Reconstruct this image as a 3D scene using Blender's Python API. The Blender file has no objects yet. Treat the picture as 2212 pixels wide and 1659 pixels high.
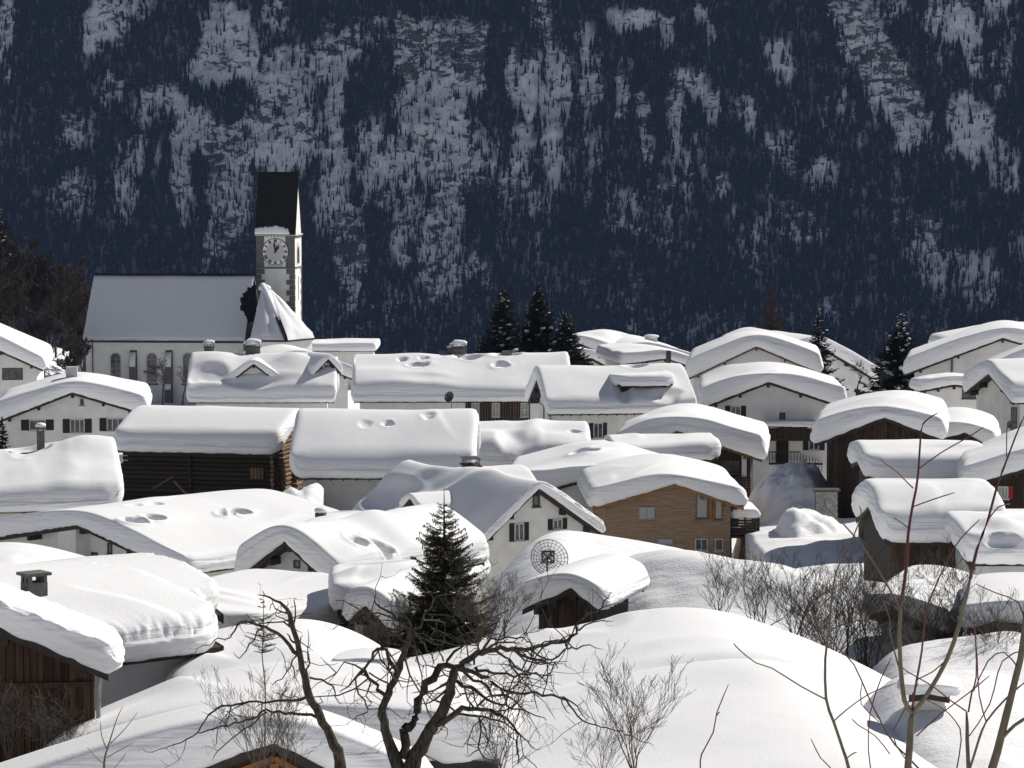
import bpy, math, random
import numpy as np
from mathutils import Vector, Matrix
R = math.radians
scn = bpy.context.scene
col = scn.collection
# ------------------------------------------------------------------ camera
CAMZ = 40.0
F = 6273.0                     # focal length in units of a 2212 px wide picture
CX, CY, HZ = 1106.0, 829.5, 346.0
PITCH = math.atan((CY-HZ)/F)
cam = bpy.data.cameras.new('camera'); camo = bpy.data.objects.new('camera', cam); col.objects.link(camo)
camo.location = (0, 0, CAMZ); camo.rotation_euler = (math.pi/2-PITCH, 0, 0)
cam.sensor_width = 36; cam.lens = F/2212*36; cam.clip_start = .5; cam.clip_end = 20000
scn.camera = camo
# ------------------------------------------------------------------ sky, sun, exposure
SUN = Vector((0.60, 0.505, 0.63)).normalized()
world = bpy.data.worlds.new('World'); scn.world = world; world.use_nodes = True
wn = world.node_tree; wn.nodes.clear()
sky = wn.nodes.new('ShaderNodeTexSky'); sky.sky_type = 'NISHITA'; sky.sun_disc = False
sky.sun_elevation = math.asin(SUN.z); sky.sun_rotation = math.atan2(SUN.x, SUN.y)
sky.altitude = 2200; sky.air_density = 0.8; sky.dust_density = 0.2; sky.ozone_density = 1.0
hs = wn.nodes.new('ShaderNodeHueSaturation'); hs.inputs['Saturation'].default_value = 0.58
bg = wn.nodes.new('ShaderNodeBackground'); bg.inputs['Strength'].default_value = 0.05
wo = wn.nodes.new('ShaderNodeOutputWorld')
wn.links.new(sky.outputs[0], hs.inputs['Color']); wn.links.new(hs.outputs[0], bg.inputs['Color']); wn.links.new(bg.outputs[0], wo.inputs['Surface'])
sl = bpy.data.lights.new('sun', 'SUN'); so = bpy.data.objects.new('sun', sl); col.objects.link(so)
sl.energy = 4.9; sl.angle = R(.53); sl.color = (1.0, .95, .87)
so.rotation_euler = SUN.to_track_quat('Z', 'Y').to_euler()
scn.view_settings.view_transform = 'Standard'; scn.view_settings.look = 'None'
scn.view_settings.exposure = 0.33; scn.view_settings.gamma = 1; scn.view_settings.use_curve_mapping = False
scn.render.engine = 'CYCLES'
scn.cycles.max_bounces = 6; scn.cycles.diffuse_bounces = 2; scn.cycles.volume_bounces = 0; scn.cycles.transparent_max_bounces = 6

# ------------------------------------------------------------------ pixels <-> world
cp, sp = math.cos(PITCH), math.sin(PITCH)
def ray(x, y):
    u = (x-CX)/F; v = (CY-y)/F
    return Vector((u, cp+v*sp, -sp+v*cp))
def at(x, y, Y):
    d = ray(x, y); return Vector((0, 0, CAMZ)) + d*(Y/d.y)
def c3(x, y): return (1382.5+x*.375, 553+y*.375)
def c4(x, y): return (x*.38543, 1019.6+y*.38543)
def c5(x, y): return (691.3+x*.38543, 1019.6+y*.38543)
def c6(x, y): return (1382.5+x*.38545, 1019.6+y*.38545)
# ------------------------------------------------------------------ numpy noise
def _h(ix, iy, iz, seed):
    n = (ix.astype(np.int64)*374761393 + iy.astype(np.int64)*668265263 + iz.astype(np.int64)*2147483647 + seed*974634777) & 0xffffffff
    n = ((n ^ (n >> 13))*1274126177) & 0xffffffff
    n = ((n ^ (n >> 15))*2246822519) & 0xffffffff
    return ((n ^ (n >> 16)) & 0xffff)/32767.5-1.0
def noise(x, y, z=0, seed=0):
    x = np.asarray(x, float); y = np.asarray(y, float)+0*x; z = np.asarray(z, float)+0*x
    ix, iy, iz = np.floor(x), np.floor(y), np.floor(z)
    fx, fy, fz = x-ix, y-iy, z-iz
    s = lambda t: t*t*t*(t*(t*6-15)+10)
    u, v, w = s(fx), s(fy), s(fz)
    r = 0
    for a in (0, 1):
        for b in (0, 1):
            for c in (0, 1):
                r = r + _h(ix+a, iy+b, iz+c, seed)*(u if a else 1-u)*(v if b else 1-v)*(w if c else 1-w)
    return r
def fbm(x, y, z=0, o=4, seed=0):
    r = 0; a = 1; t = 0
    for i in range(o):
        r = r+a*noise(np.asarray(x)*2**i, np.asarray(y)*2**i, np.asarray(z)*2**i, seed+i*17); t += a; a *= .5
    return r/t*1.6
# ------------------------------------------------------------------ objects
def tag(o, label=None, cat=None, group=None, kind=None):
    if label: o['label'] = label
    if cat: o['category'] = cat
    if group: o['group'] = group
    if kind: o['kind'] = kind
    return o
def link(name, me, parent=None):
    o = bpy.data.objects.new(name, me); col.objects.link(o)
    if parent is not None: o.parent = parent
    return o
def empty(name, loc, rz, label, cat, group=None):
    o = link(name, None); o.location = loc; o.rotation_euler = (0, 0, rz); o.empty_display_size = .5
    return tag(o, label, cat, group)
def mesh(name, v, f, m, parent=None, smooth=False):
    me = bpy.data.meshes.new(name)
    if isinstance(v, np.ndarray) and isinstance(f, np.ndarray):
        n = len(f); k = f.shape[1]
        me.vertices.add(len(v)); me.vertices.foreach_set('co', v.astype(np.float32).ravel())
        me.loops.add(n*k); me.loops.foreach_set('vertex_index', f.astype(np.int32).ravel())
        me.polygons.add(n); me.polygons.foreach_set('loop_start', np.arange(0, n*k, k, dtype=np.int32))
        me.update(calc_edges=True); me.validate()
    else:
        me.from_pydata([tuple(p) for p in v], [], [tuple(q) for q in f])
    if smooth: me.polygons.foreach_set('use_smooth', [True]*len(me.polygons))
    me.materials.append(m)
    return link(name, me, parent)
class MB:
    def __init__(s): s.v = []; s.f = []
    def add(s, v, f):
        n = len(s.v); s.v += [tuple(p) for p in v]; s.f += [tuple(i+n for i in q) for q in f]
    def hexa(s, p):             # eight corners, bottom ring then top ring
        s.add(p, [(3,2,1,0),(4,5,6,7),(0,1,5,4),(1,2,6,5),(2,3,7,6),(3,0,4,7)])
    def box(s, x0, x1, y0, y1, z0, z1):
        s.hexa([(x0,y0,z0),(x1,y0,z0),(x1,y1,z0),(x0,y1,z0),(x0,y0,z1),(x1,y0,z1),(x1,y1,z1),(x0,y1,z1)])
    def obox(s, P, a, n, u0, u1, z0, z1, d0, d1):    # box in a wall's own axes
        q = lambda u, z, d: (P[0]+a[0]*u+n[0]*d, P[1]+a[1]*u+n[1]*d, P[2]+z)
        s.hexa([q(u0,z0,d0), q(u1,z0,d0), q(u1,z0,d1), q(u0,z0,d1), q(u0,z1,d0), q(u1,z1,d0), q(u1,z1,d1), q(u0,z1,d1)])
    def beam(s, p, q, w, h, up=(0, 0, 1)):
        p = Vector(p); q = Vector(q); d = (q-p).normalized(); sd = d.cross(Vector(up))
        if sd.length < 1e-4: sd = Vector((1, 0, 0))
        sd.normalize(); u = sd.cross(d)
        c = lambda o, i, j: o+sd*(w*i/2)+u*(h*j/2)
        s.hexa([c(p,-1,-1), c(p,1,-1), c(q,1,-1), c(q,-1,-1), c(p,-1,1), c(p,1,1), c(q,1,1), c(q,-1,1)])
    def tube(s, pts, rad, n=6, cap=True):
        pts = [Vector(p) for p in pts]; N = len(pts); base = len(s.v); ref = Vector((.31, .2, .93))
        for i, p in enumerate(pts):
            d = (pts[min(i+1, N-1)]-pts[max(i-1, 0)])
            d = d.normalized() if d.length > 1e-9 else Vector((0, 0, 1))
            a = d.cross(ref)
            if a.length < .05: a = d.cross(Vector((1, 0, 0)))
            a.normalize(); b = d.cross(a)
            r = rad[i] if hasattr(rad, '__len__') else rad
            for k in range(n):
                t = 2*math.pi*k/n; s.v.append(tuple(p+a*(math.cos(t)*r)+b*(math.sin(t)*r)))
        for i in range(N-1):
            for k in range(n):
                k2 = (k+1) % n; s.f.append((base+i*n+k, base+i*n+k2, base+(i+1)*n+k2, base+(i+1)*n+k))
        if cap:
            s.f.append(tuple(base+k for k in range(n))[::-1]); s.f.append(tuple(base+(N-1)*n+k for k in range(n)))
    def blob(s, c, r, seed=0, nu=8, nv=5, sq=(1, 1, 1)):
        rn = random.Random(seed); b = len(s.v); c = Vector(c)
        s.v.append(tuple(c+Vector((0, 0, r*sq[2]))))
        for j in range(1, nv):
            for k in range(nu):
                t = math.pi*j/nv; a = 2*math.pi*k/nu; q = r*rn.uniform(.85, 1.12)
                s.v.append((c.x+q*sq[0]*math.sin(t)*math.cos(a), c.y+q*sq[1]*math.sin(t)*math.sin(a), c.z+q*sq[2]*math.cos(t)))
        s.v.append(tuple(c-Vector((0, 0, r*sq[2])))); e = len(s.v)-1
        for k in range(nu):
            k2 = (k+1) % nu; s.f.append((b, b+1+k, b+1+k2)); s.f.append((e, e-nu+k2, e-nu+k))
            for j in range(nv-2): s.f.append((b+1+j*nu+k, b+1+(j+1)*nu+k, b+1+(j+1)*nu+k2, b+1+j*nu+k2))
    def build(s, name, m, parent=None, smooth=False): return mesh(name, s.v, s.f, m, parent, smooth)
def copy_tree(o, parent=None):
    c = o.copy(); col.objects.link(c); c.parent = parent
    for ch in list(o.children): copy_tree(ch, c)
    return c
# ------------------------------------------------------------------ materials
def mat(name, base, rough=.85, var=None, scale=2.0, stretch=(1, 1, 1), detail=6, bump=0, bscale=20, spec=.3, contrast=(.35, .65), objrand=0, bstretch=None, emit=None):
    m = bpy.data.materials.new(name); m.use_nodes = True; nt = m.node_tree; N = nt.nodes; Lk = nt.links
    b = N['Principled BSDF']; b.inputs['Base Color'].default_value = (*base, 1); b.inputs['Roughness'].default_value = rough
    b.inputs['Specular IOR Level'].default_value = spec
    tc = N.new('ShaderNodeTexCoord'); mp = N.new('ShaderNodeMapping'); mp.inputs['Scale'].default_value = stretch
    Lk.new(tc.outputs['Object'], mp.inputs['Vector']); last = None
    if objrand:
        oi = N.new('ShaderNodeObjectInfo'); ad = N.new('ShaderNodeVectorMath'); ad.operation = 'MULTIPLY_ADD'
        Lk.new(oi.outputs['Random'], ad.inputs[0]); ad.inputs[1].default_value = (31, 17, 57); Lk.new(mp.outputs[0], ad.inputs[2]); vec = ad.outputs[0]
    else: vec = mp.outputs[0]
    if var is not None:
        n = N.new('ShaderNodeTexNoise'); n.inputs['Scale'].default_value = scale; n.inputs['Detail'].default_value = detail; n.inputs['Roughness'].default_value = .65
        Lk.new(vec, n.inputs['Vector'])
        r = N.new('ShaderNodeMapRange'); r.inputs[1].default_value = contrast[0]; r.inputs[2].default_value = contrast[1]
        Lk.new(n.outputs[0], r.inputs[0])
        mx = N.new('ShaderNodeMix'); mx.data_type = 'RGBA'; mx.inputs[6].default_value = (*base, 1); mx.inputs[7].default_value = (*var, 1)
        Lk.new(r.outputs[0], mx.inputs[0]); last = mx.outputs[2]
        if objrand:
            hv = N.new('ShaderNodeHueSaturation'); mr = N.new('ShaderNodeMapRange'); mr.inputs[3].default_value = 1-objrand; mr.inputs[4].default_value = 1+objrand
            Lk.new(oi.outputs['Random'], mr.inputs[0]); Lk.new(mr.outputs[0], hv.inputs['Value']); Lk.new(last, hv.inputs['Color']); last = hv.outputs[0]
        Lk.new(last, b.inputs['Base Color'])
    if bump:
        n2 = N.new('ShaderNodeTexNoise'); n2.inputs['Scale'].default_value = bscale; n2.inputs['Detail'].default_value = 5
        if bstretch:
            mp2 = N.new('ShaderNodeMapping'); mp2.inputs['Scale'].default_value = bstretch; Lk.new(tc.outputs['Object'], mp2.inputs['Vector']); Lk.new(mp2.outputs[0], n2.inputs['Vector'])
        else: Lk.new(vec, n2.inputs['Vector'])
        bp = N.new('ShaderNodeBump'); bp.inputs['Strength'].default_value = 1; bp.inputs['Distance'].default_value = bump
        Lk.new(n2.outputs[0], bp.inputs['Height']); Lk.new(bp.outputs[0], b.inputs['Normal'])
    return m
def snow_mat(name, base=(.83, .835, .85), fine=.010, strata=.085, crust=.012):
    """snow: fine grain, faint wind crust, layer lines that only show on steep cut faces"""
    m = mat(name, base, .75, spec=.25); nt = m.node_tree; N = nt.nodes; Lk = nt.links; b = N['Principled BSDF']
    tc = N.new('ShaderNodeTexCoord'); geo = N.new('ShaderNodeNewGeometry'); sx = N.new('ShaderNodeSeparateXYZ'); Lk.new(geo.outputs['Normal'], sx.inputs[0])
    st = N.new('ShaderNodeMapRange'); st.inputs[1].default_value = .75; st.inputs[2].default_value = .3; st.inputs[3].default_value = 0; st.inputs[4].default_value = 1
    Lk.new(sx.outputs['Z'], st.inputs[0])
    mp = N.new('ShaderNodeMapping'); mp.inputs['Scale'].default_value = (.35, .35, 7); Lk.new(tc.outputs['Object'], mp.inputs['Vector'])
    n1 = N.new('ShaderNodeTexNoise'); n1.inputs['Scale'].default_value = 1.0; n1.inputs['Detail'].default_value = 5; Lk.new(mp.outputs[0], n1.inputs['Vector'])
    ml = N.new('ShaderNodeMath'); ml.operation = 'MULTIPLY'; Lk.new(n1.outputs[0], ml.inputs[0]); Lk.new(st.outputs[0], ml.inputs[1])
    m2 = N.new('ShaderNodeMath'); m2.operation = 'MULTIPLY'; m2.inputs[1].default_value = strata; Lk.new(ml.outputs[0], m2.inputs[0])
    n2 = N.new('ShaderNodeTexNoise'); n2.inputs['Scale'].default_value = 9; n2.inputs['Detail'].default_value = 4; Lk.new(tc.outputs['Object'], n2.inputs['Vector'])
    m3 = N.new('ShaderNodeMath'); m3.operation = 'MULTIPLY_ADD'; m3.inputs[1].default_value = fine; Lk.new(n2.outputs[0], m3.inputs[0]); Lk.new(m2.outputs[0], m3.inputs[2])
    mp3 = N.new('ShaderNodeMapping'); mp3.inputs['Scale'].default_value = (.5, 1.1, .8); mp3.inputs['Rotation'].default_value = (0, 0, .5); Lk.new(tc.outputs['Object'], mp3.inputs['Vector'])
    n3 = N.new('ShaderNodeTexNoise'); n3.inputs['Scale'].default_value = 1.4; n3.inputs['Detail'].default_value = 3; Lk.new(mp3.outputs[0], n3.inputs['Vector'])
    m4 = N.new('ShaderNodeMath'); m4.operation = 'MULTIPLY_ADD'; m4.inputs[1].default_value = crust; Lk.new(n3.outputs[0], m4.inputs[0]); Lk.new(m3.outputs[0], m4.inputs[2])
    bp = N.new('ShaderNodeBump'); bp.inputs['Distance'].default_value = 1.0; bp.inputs['Strength'].default_value = 1
    Lk.new(m4.outputs[0], bp.inputs['Height']); Lk.new(bp.outputs[0], b.inputs['Normal'])
    return m
M = {}
M['snow'] = snow_mat('snow')
M['snow_thin'] = snow_mat('thin_snow', (.74, .75, .77), .05, .22, .07)
M['ground_snow'] = snow_mat('ground_snow', (.82, .825, .84), .02, .03, .08)
M['plaster'] = mat('white_plaster', (.80, .79, .765), .9, (.68, .67, .645), .8, bump=.006, bscale=14)
M['plaster_warm'] = mat('cream_plaster', (.76, .74, .69), .9, (.62, .60, .55), .8, bump=.006, bscale=14)
M['plaster_grey'] = mat('grey_plaster', (.55, .55, .54), .9, (.45, .45, .44), .8, bump=.006, bscale=14)
M['stone'] = mat('grey_stone', (.16, .16, .16), .9, (.10, .10, .10), 3, bump=.01, bscale=9)
M['dark_wood'] = mat('dark_weathered_wood', (.030, .020, .014), .85, (.085, .052, .030), 3, (6, 6, .35), objrand=.35, bump=.006, bscale=30, bstretch=(8, 8, .5), contrast=(.4, .75))
M['barn_board'] = mat('brown_barn_board', (.085, .045, .025), .85, (.014, .010, .008), 2.2, (7, 7, .3), objrand=.45, bump=.006, bscale=30, bstretch=(8, 8, .5), contrast=(.35, .7))
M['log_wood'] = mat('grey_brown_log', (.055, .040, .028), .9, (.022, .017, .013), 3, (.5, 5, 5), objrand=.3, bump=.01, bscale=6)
M['log_painted_sun'] = mat('brown_log_painted_sun', (.26, .165, .09), .9, (.10, .065, .04), 3, (3, .6, 5), objrand=.3, bump=.01, bscale=6)  # lighter copy of the log wood; sunlight on the gable painted into its colour
M['eave_wood'] = mat('dark_eave_wood', (.028, .024, .021), .85, (.05, .042, .036), 4, bump=.004)
M['warm_wood'] = mat('warm_brown_timber', (.30, .17, .075), .75, (.20, .105, .045), 3, (.4, 4, 4), objrand=.15)
M['clad_wood'] = mat('larch_cladding', (.42, .30, .20), .8, (.24, .165, .11), 2.5, (.4, .4, 8), contrast=(.38, .62), bump=.01, bscale=3, bstretch=(.3, .3, 9))
M['barge_brown'] = mat('brown_bargeboard', (.16, .10, .06), .8, (.10, .065, .04), 4)
M['shutter'] = mat('dark_shutter', (.018, .02, .019), .7, (.03, .033, .03), 5)
M['red'] = mat('red_shutter', (.35, .015, .02), .6, (.25, .012, .016), 5)
M['frame'] = mat('white_window_frame', (.62, .61, .58), .6, (.5, .5, .48), 6)
M['frame_dark'] = mat('dark_window_frame', (.07, .06, .05), .6, (.05, .04, .035), 6)
M['glass'] = mat('window_glass', (.035, .04, .045), .12, (.10, .10, .10), 1.3, spec=.6, contrast=(.45, .6))
M['curtain'] = mat('curtained_glass', (.35, .35, .34), .25, (.12, .12, .12), 3, (3, 3, .6), spec=.5)
M['blind'] = mat('grey_blind', (.42, .43, .43), .6, (.36, .37, .37), 2, (.3, .3, 20))
M['metal'] = mat('dark_metal', (.05, .05, .052), .5, (.08, .075, .07), 5, spec=.5)
M['metal_grey'] = mat('grey_metal', (.30, .31, .31), .45, (.2, .2, .2), 5, spec=.5)
M['concrete'] = mat('chimney_concrete', (.17, .165, .15), .9, (.10, .10, .09), 4, bump=.01, bscale=15)
M['brick'] = mat('concrete_block', (.33, .33, .32), .9, (.25, .25, .24), 5, objrand=.2)
M['roof_tile'] = mat('dark_roof_shingle', (.013, .012, .012), .95, (.024, .022, .02), 3, (2, 2, 12), spec=.12, bump=.02, bscale=8)
M['dial'] = mat('clock_dial', (.52, .52, .50), .7, (.47, .47, .45), 3)
M['ink'] = mat('clock_black', (.02, .02, .02), .6, (.03, .03, .03), 3)
M['bark'] = mat('grey_bark', (.10, .083, .062), .95, (.024, .020, .016), 9, (3, 3, .8), bump=.01, bscale=40, contrast=(.35, .6))
M['bark_dark'] = mat('dark_bark', (.05, .042, .035), .95, (.025, .021, .018), 9, (3, 3, .8), bump=.006, bscale=40)
M['twig_grey'] = mat('grey_brown_twig', (.12, .10, .08), .9, (.05, .042, .034), 4)
M['twig_brown'] = mat('brown_twig', (.070, .056, .044), .95, (.038, .031, .025), 4)
M['twig_red'] = mat('red_twig', (.12, .028, .030), .6, (.07, .03, .026), 6, spec=.4)
M['sapling'] = mat('olive_grey_sapling_bark', (.17, .145, .10), .75, (.10, .085, .06), 14, (2, 2, 1), bump=.001, bscale=60)
M['needle'] = mat('spruce_needles', (.028, .036, .014), .8, (.060, .066, .024), 4, contrast=(.4, .7), spec=.2)
M['needle_dark'] = mat('dark_spruce_needles', (.010, .014, .009), .85, (.022, .028, .015), 1.5, spec=.15)
M['larch'] = mat('bare_larch_twigs', (.085, .060, .035), .9, (.06, .04, .025), 2)
M['cone'] = mat('spruce_cone', (.22, .105, .045), .8, (.14, .07, .03), 8)
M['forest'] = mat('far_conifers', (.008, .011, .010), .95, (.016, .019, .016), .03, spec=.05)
M['brush'] = mat('far_bare_trees', (.085, .08, .078), .95, (.05, .048, .046), .04, spec=.05)
M['orange'] = mat('orange_painted_timber', (.32, .12, .03), .7, (.2, .075, .02), 3)
M['mesh_wire'] = mat('dish_wire', (.32, .32, .32), .5, (.4, .4, .4), 5, spec=.4)
# ------------------------------------------------------------------ ground
GP = [(-60, 46), (0, 37.6), (30, 33.2), (45, 30.0), (57, 25.0), (66, 22.0), (85, 19.5), (110, 15.5), (140, 13.6), (200, 13), (300, 9.2), (350, 7), (420, 2), (520, 0.5), (560, -3), (700, -40), (1000, -140), (1300, -175), (2650, -180), (2700, -182)]
GX = [p[0] for p in GP]; GZ = [p[1] for p in GP]
def ground(x, y):
    z = np.interp(y, GX, GZ)
    s = np.clip((np.asarray(y)-60)/60, 0, 1)*np.clip((620-np.asarray(y))/60, 0, 1)
    z = z + s*.5*fbm(np.asarray(x)/18, np.asarray(y)/18, 0, 3, 5)
    # wooded knoll behind the village at far left
    kx = (np.asarray(x)+112)/34; ky = (np.asarray(y)-505)/55
    return z+15*np.exp(-(kx*kx+ky*ky))
def gz(x, y): return float(ground(float(x), float(y)))
def build_ground():
    ys = np.concatenate([np.arange(-60, 130, 1.5), np.arange(130, 620, 3), np.arange(620, 2720, 60)])
    xs = np.concatenate([np.arange(-2600, -160, 160), np.arange(-160, 160, 2.0), np.arange(160, 2700, 160)])
    X, Y = np.meshgrid(xs, ys); Z = ground(X, Y)
    v = np.stack([X.ravel(), Y.ravel(), Z.ravel()], 1); a = np.arange(X.size).reshape(X.shape)
    f = np.stack([a[:-1, :-1].ravel(), a[:-1, 1:].ravel(), a[1:, 1:].ravel(), a[1:, :-1].ravel()], 1)
    tag(mesh('ground', v, f, M['ground_snow'], None, True), 'snow covered ground of the village terrace and the valley behind it', kind='structure')
build_ground()
# ------------------------------------------------------------------ mountain
MFY, MFZ, MA = 2640.0, -185.0, R(57)
# open snow and rock on the mountain face: (x, y, rx, ry, strength) in the 2212 wide picture, turned into places on the slope
PATCH = [(10,60,18,70,.7),(6,150,14,50,.5),(235,60,45,50,.8),(205,95,28,40,.6),(300,15,40,30,.55),(85,30,14,18,.4),(480,60,50,55,.7),(500,120,55,60,.95),(440,165,35,30,.7),(590,30,30,60,.5),
 (650,150,50,60,.6),(225,195,38,35,.45),(350,220,50,35,.7),(305,250,30,40,.5),(610,195,65,40,.85),(600,150,30,40,.6),(165,280,34,45,.5),(190,300,20,60,.4),(520,310,110,42,.9),(620,310,60,60,.85),(420,280,50,50,.75),
 (715,130,40,65,.7),(760,90,50,50,.5),(860,70,70,40,.5),(930,120,75,70,.75),(960,190,50,70,.8),(900,240,60,60,.65),(920,330,45,80,.75),(850,380,50,70,.65),(985,300,34,120,.85),(1020,160,35,60,.7),(1000,90,60,40,.6),
 (500,420,45,100,.9),(600,430,30,100,.7),(560,300,60,60,.8),(470,520,30,40,.7),(160,420,42,55,.55),(120,430,20,30,.35),(265,410,30,70,.5),(285,340,25,40,.55),(390,370,24,70,.6),(400,300,38,40,.75),(330,330,20,40,.4),(410,440,16,60,.6),(440,580,14,50,.5),
 (725,240,24,110,.7),(720,360,34,60,.6),(725,440,40,60,.75),(755,540,34,90,.85),(765,620,20,40,.7),(880,500,26,80,.5),(945,560,42,90,.8),(970,440,30,80,.7),(1035,590,34,30,.6),(930,640,90,16,.35),(780,670,60,24,.3),(870,680,60,20,.3),
 (800,340,34,90,.6),(840,470,24,60,.5),(900,400,24,90,.6),(1045,330,30,80,.55),(700,300,30,50,.6),(640,250,30,50,.7),
 (1160,30,26,50,.45),(1190,20,20,30,.4),(1378,42,74,15,1),(1330,48,20,12,.9),(1440,62,9,26,.8),(1515,30,14,26,.8),(1532,72,10,26,.6),(1130,170,36,60,.7),(1150,215,18,40,.7),(1118,150,20,40,.6),(1210,165,24,60,.65),(1200,230,28,70,.8),(1195,310,22,70,.75),(1198,380,12,40,.6),(1185,100,14,60,.4),
 (1265,95,20,40,.55),(1275,180,22,60,.5),(1250,220,16,50,.5),(1340,210,17,50,.65),(1375,130,40,14,.5),(1365,160,14,20,.4),(1390,260,13,60,.65),(1398,320,10,40,.6),(1480,170,26,18,.7),(1505,200,26,34,.8),(1535,240,18,38,.85),(1490,180,40,30,.5),
 (1460,280,14,60,.65),(1455,240,24,40,.5),(1515,340,14,50,.5),(1470,365,50,34,.45),(1450,400,40,30,.45),(1490,440,12,50,.5),(1555,400,17,36,.8),(1550,380,14,20,.5),(1600,240,16,40,.5),(1618,250,18,40,.6),(1630,260,12,40,.5),
 (1680,125,30,28,.65),(1690,160,16,40,.5),(1712,230,10,46,.45),(1710,155,14,20,.6),(1690,320,30,40,.65),(1700,360,16,40,.6),(1668,400,10,40,.35),(1775,385,28,40,.65),(1790,400,26,18,.5),(1740,380,12,40,.3),(1825,240,14,40,.45),(1850,270,10,50,.45),(1790,270,14,60,.3),
 (1830,20,34,60,.8),(1855,80,36,70,.9),(1890,130,36,80,1),(1920,180,40,70,1),(1950,230,34,60,1),(1965,290,22,50,.9),(1895,20,60,30,.6),(1870,60,40,60,.7),(1985,280,18,60,.5),(2040,30,50,40,.55),(2075,60,40,60,.7),(2105,120,20,60,.65),(2150,20,30,40,.5),
 (2025,110,20,60,.35),(2085,260,36,56,.8),(2095,320,30,34,.8),(2065,330,30,20,.5),(2120,270,20,50,.6),(2165,140,22,60,.55),(2190,60,16,60,.4),(2160,190,20,40,.5),(2180,360,30,50,.55),(2150,350,20,50,.45),(2195,300,20,60,.4),(2020,260,16,80,.35),
 (1440,500,60,50,.42),(1345,460,40,50,.5),(1320,400,20,50,.4),(1410,450,30,60,.4),(1500,530,50,60,.35),(1580,500,30,60,.4),(1625,540,20,60,.4),(1705,480,60,36,.5),(1660,530,26,60,.4),(1780,480,26,40,.45),(1860,480,40,60,.35),(1950,500,30,60,.5),
 (2000,520,50,50,.5),(2040,570,50,60,.5),(2110,600,40,60,.5),(1940,420,30,40,.35),(2200,520,30,50,.4),(2000,600,30,40,.3),(2120,640,60,26,.4),(1390,670,60,60,.3),(1340,600,30,50,.25),(1130,330,30,60,.6),(1120,420,40,60,.45),(1150,500,24,60,.5),(1170,450,14,80,.45),(1160,570,22,60,.45),(1200,550,14,40,.3),(1110,520,30,60,.4),(1560,560,40,40,.3),(1790,680,16,30,.5),(1250,330,40,60,.35),(1250,430,30,50,.35),(1300,330,16,50,.35)]
PA = np.array(PATCH, float)
def openness(px, py):
    o = np.zeros_like(px)
    wx = 9*noise(px/22, py/40, 0, 3)+4*noise(px/8, py/16, 1, 3); wy = 14*noise(px/30, py/60, 5, 9)
    for x, y, rx, ry, s in PA:
        q = ((px+wx-x)/(rx*1.08))**2+((py+wy-y)/(ry*1.08))**2
        o = np.maximum(o, s*np.clip(1.5-q, 0, 1)**.7)
    st = .70*fbm(px/10+.12*py/10, py/130, 2, 4, 61)+.22*fbm(px/26, py/34, 4, 3, 62)
    fi = fbm(px/3.2, py/13, 6, 2, 63); o = np.where(o > .04, o+.32*st+.15*fi, .11+.11*st+.07*fi); t = np.clip((o-.20)/.46, 0, 1); return t*t*(3-2*t)
def slope_pt(x, s):
    """point on the mountain face s metres up the slope; x across"""
    n = (32*fbm(x/230, s/420, 0, 3, 21) + 9*fbm(x/60, s/150, 3, 3, 33))
    rid = 1-np.abs(noise(x/45, s/120, 7, 41)); n = n+9*rid*rid
    dz = 3.2*fbm(x/14, s/11, 2, 3, 51)+1.6*fbm(x/5, s/4, 4, 2, 52)
    n = n+dz
    y = MFY+s*math.cos(MA)-n*math.sin(MA); z = MFZ+s*math.sin(MA)+n*math.cos(MA)
    return y, z
def to_px(x, y, z):
    dy = y*cp-(z-CAMZ)*sp; up = y*sp+(z-CAMZ)*cp
    return CX+F*x/dy, CY-F*up/dy
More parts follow.
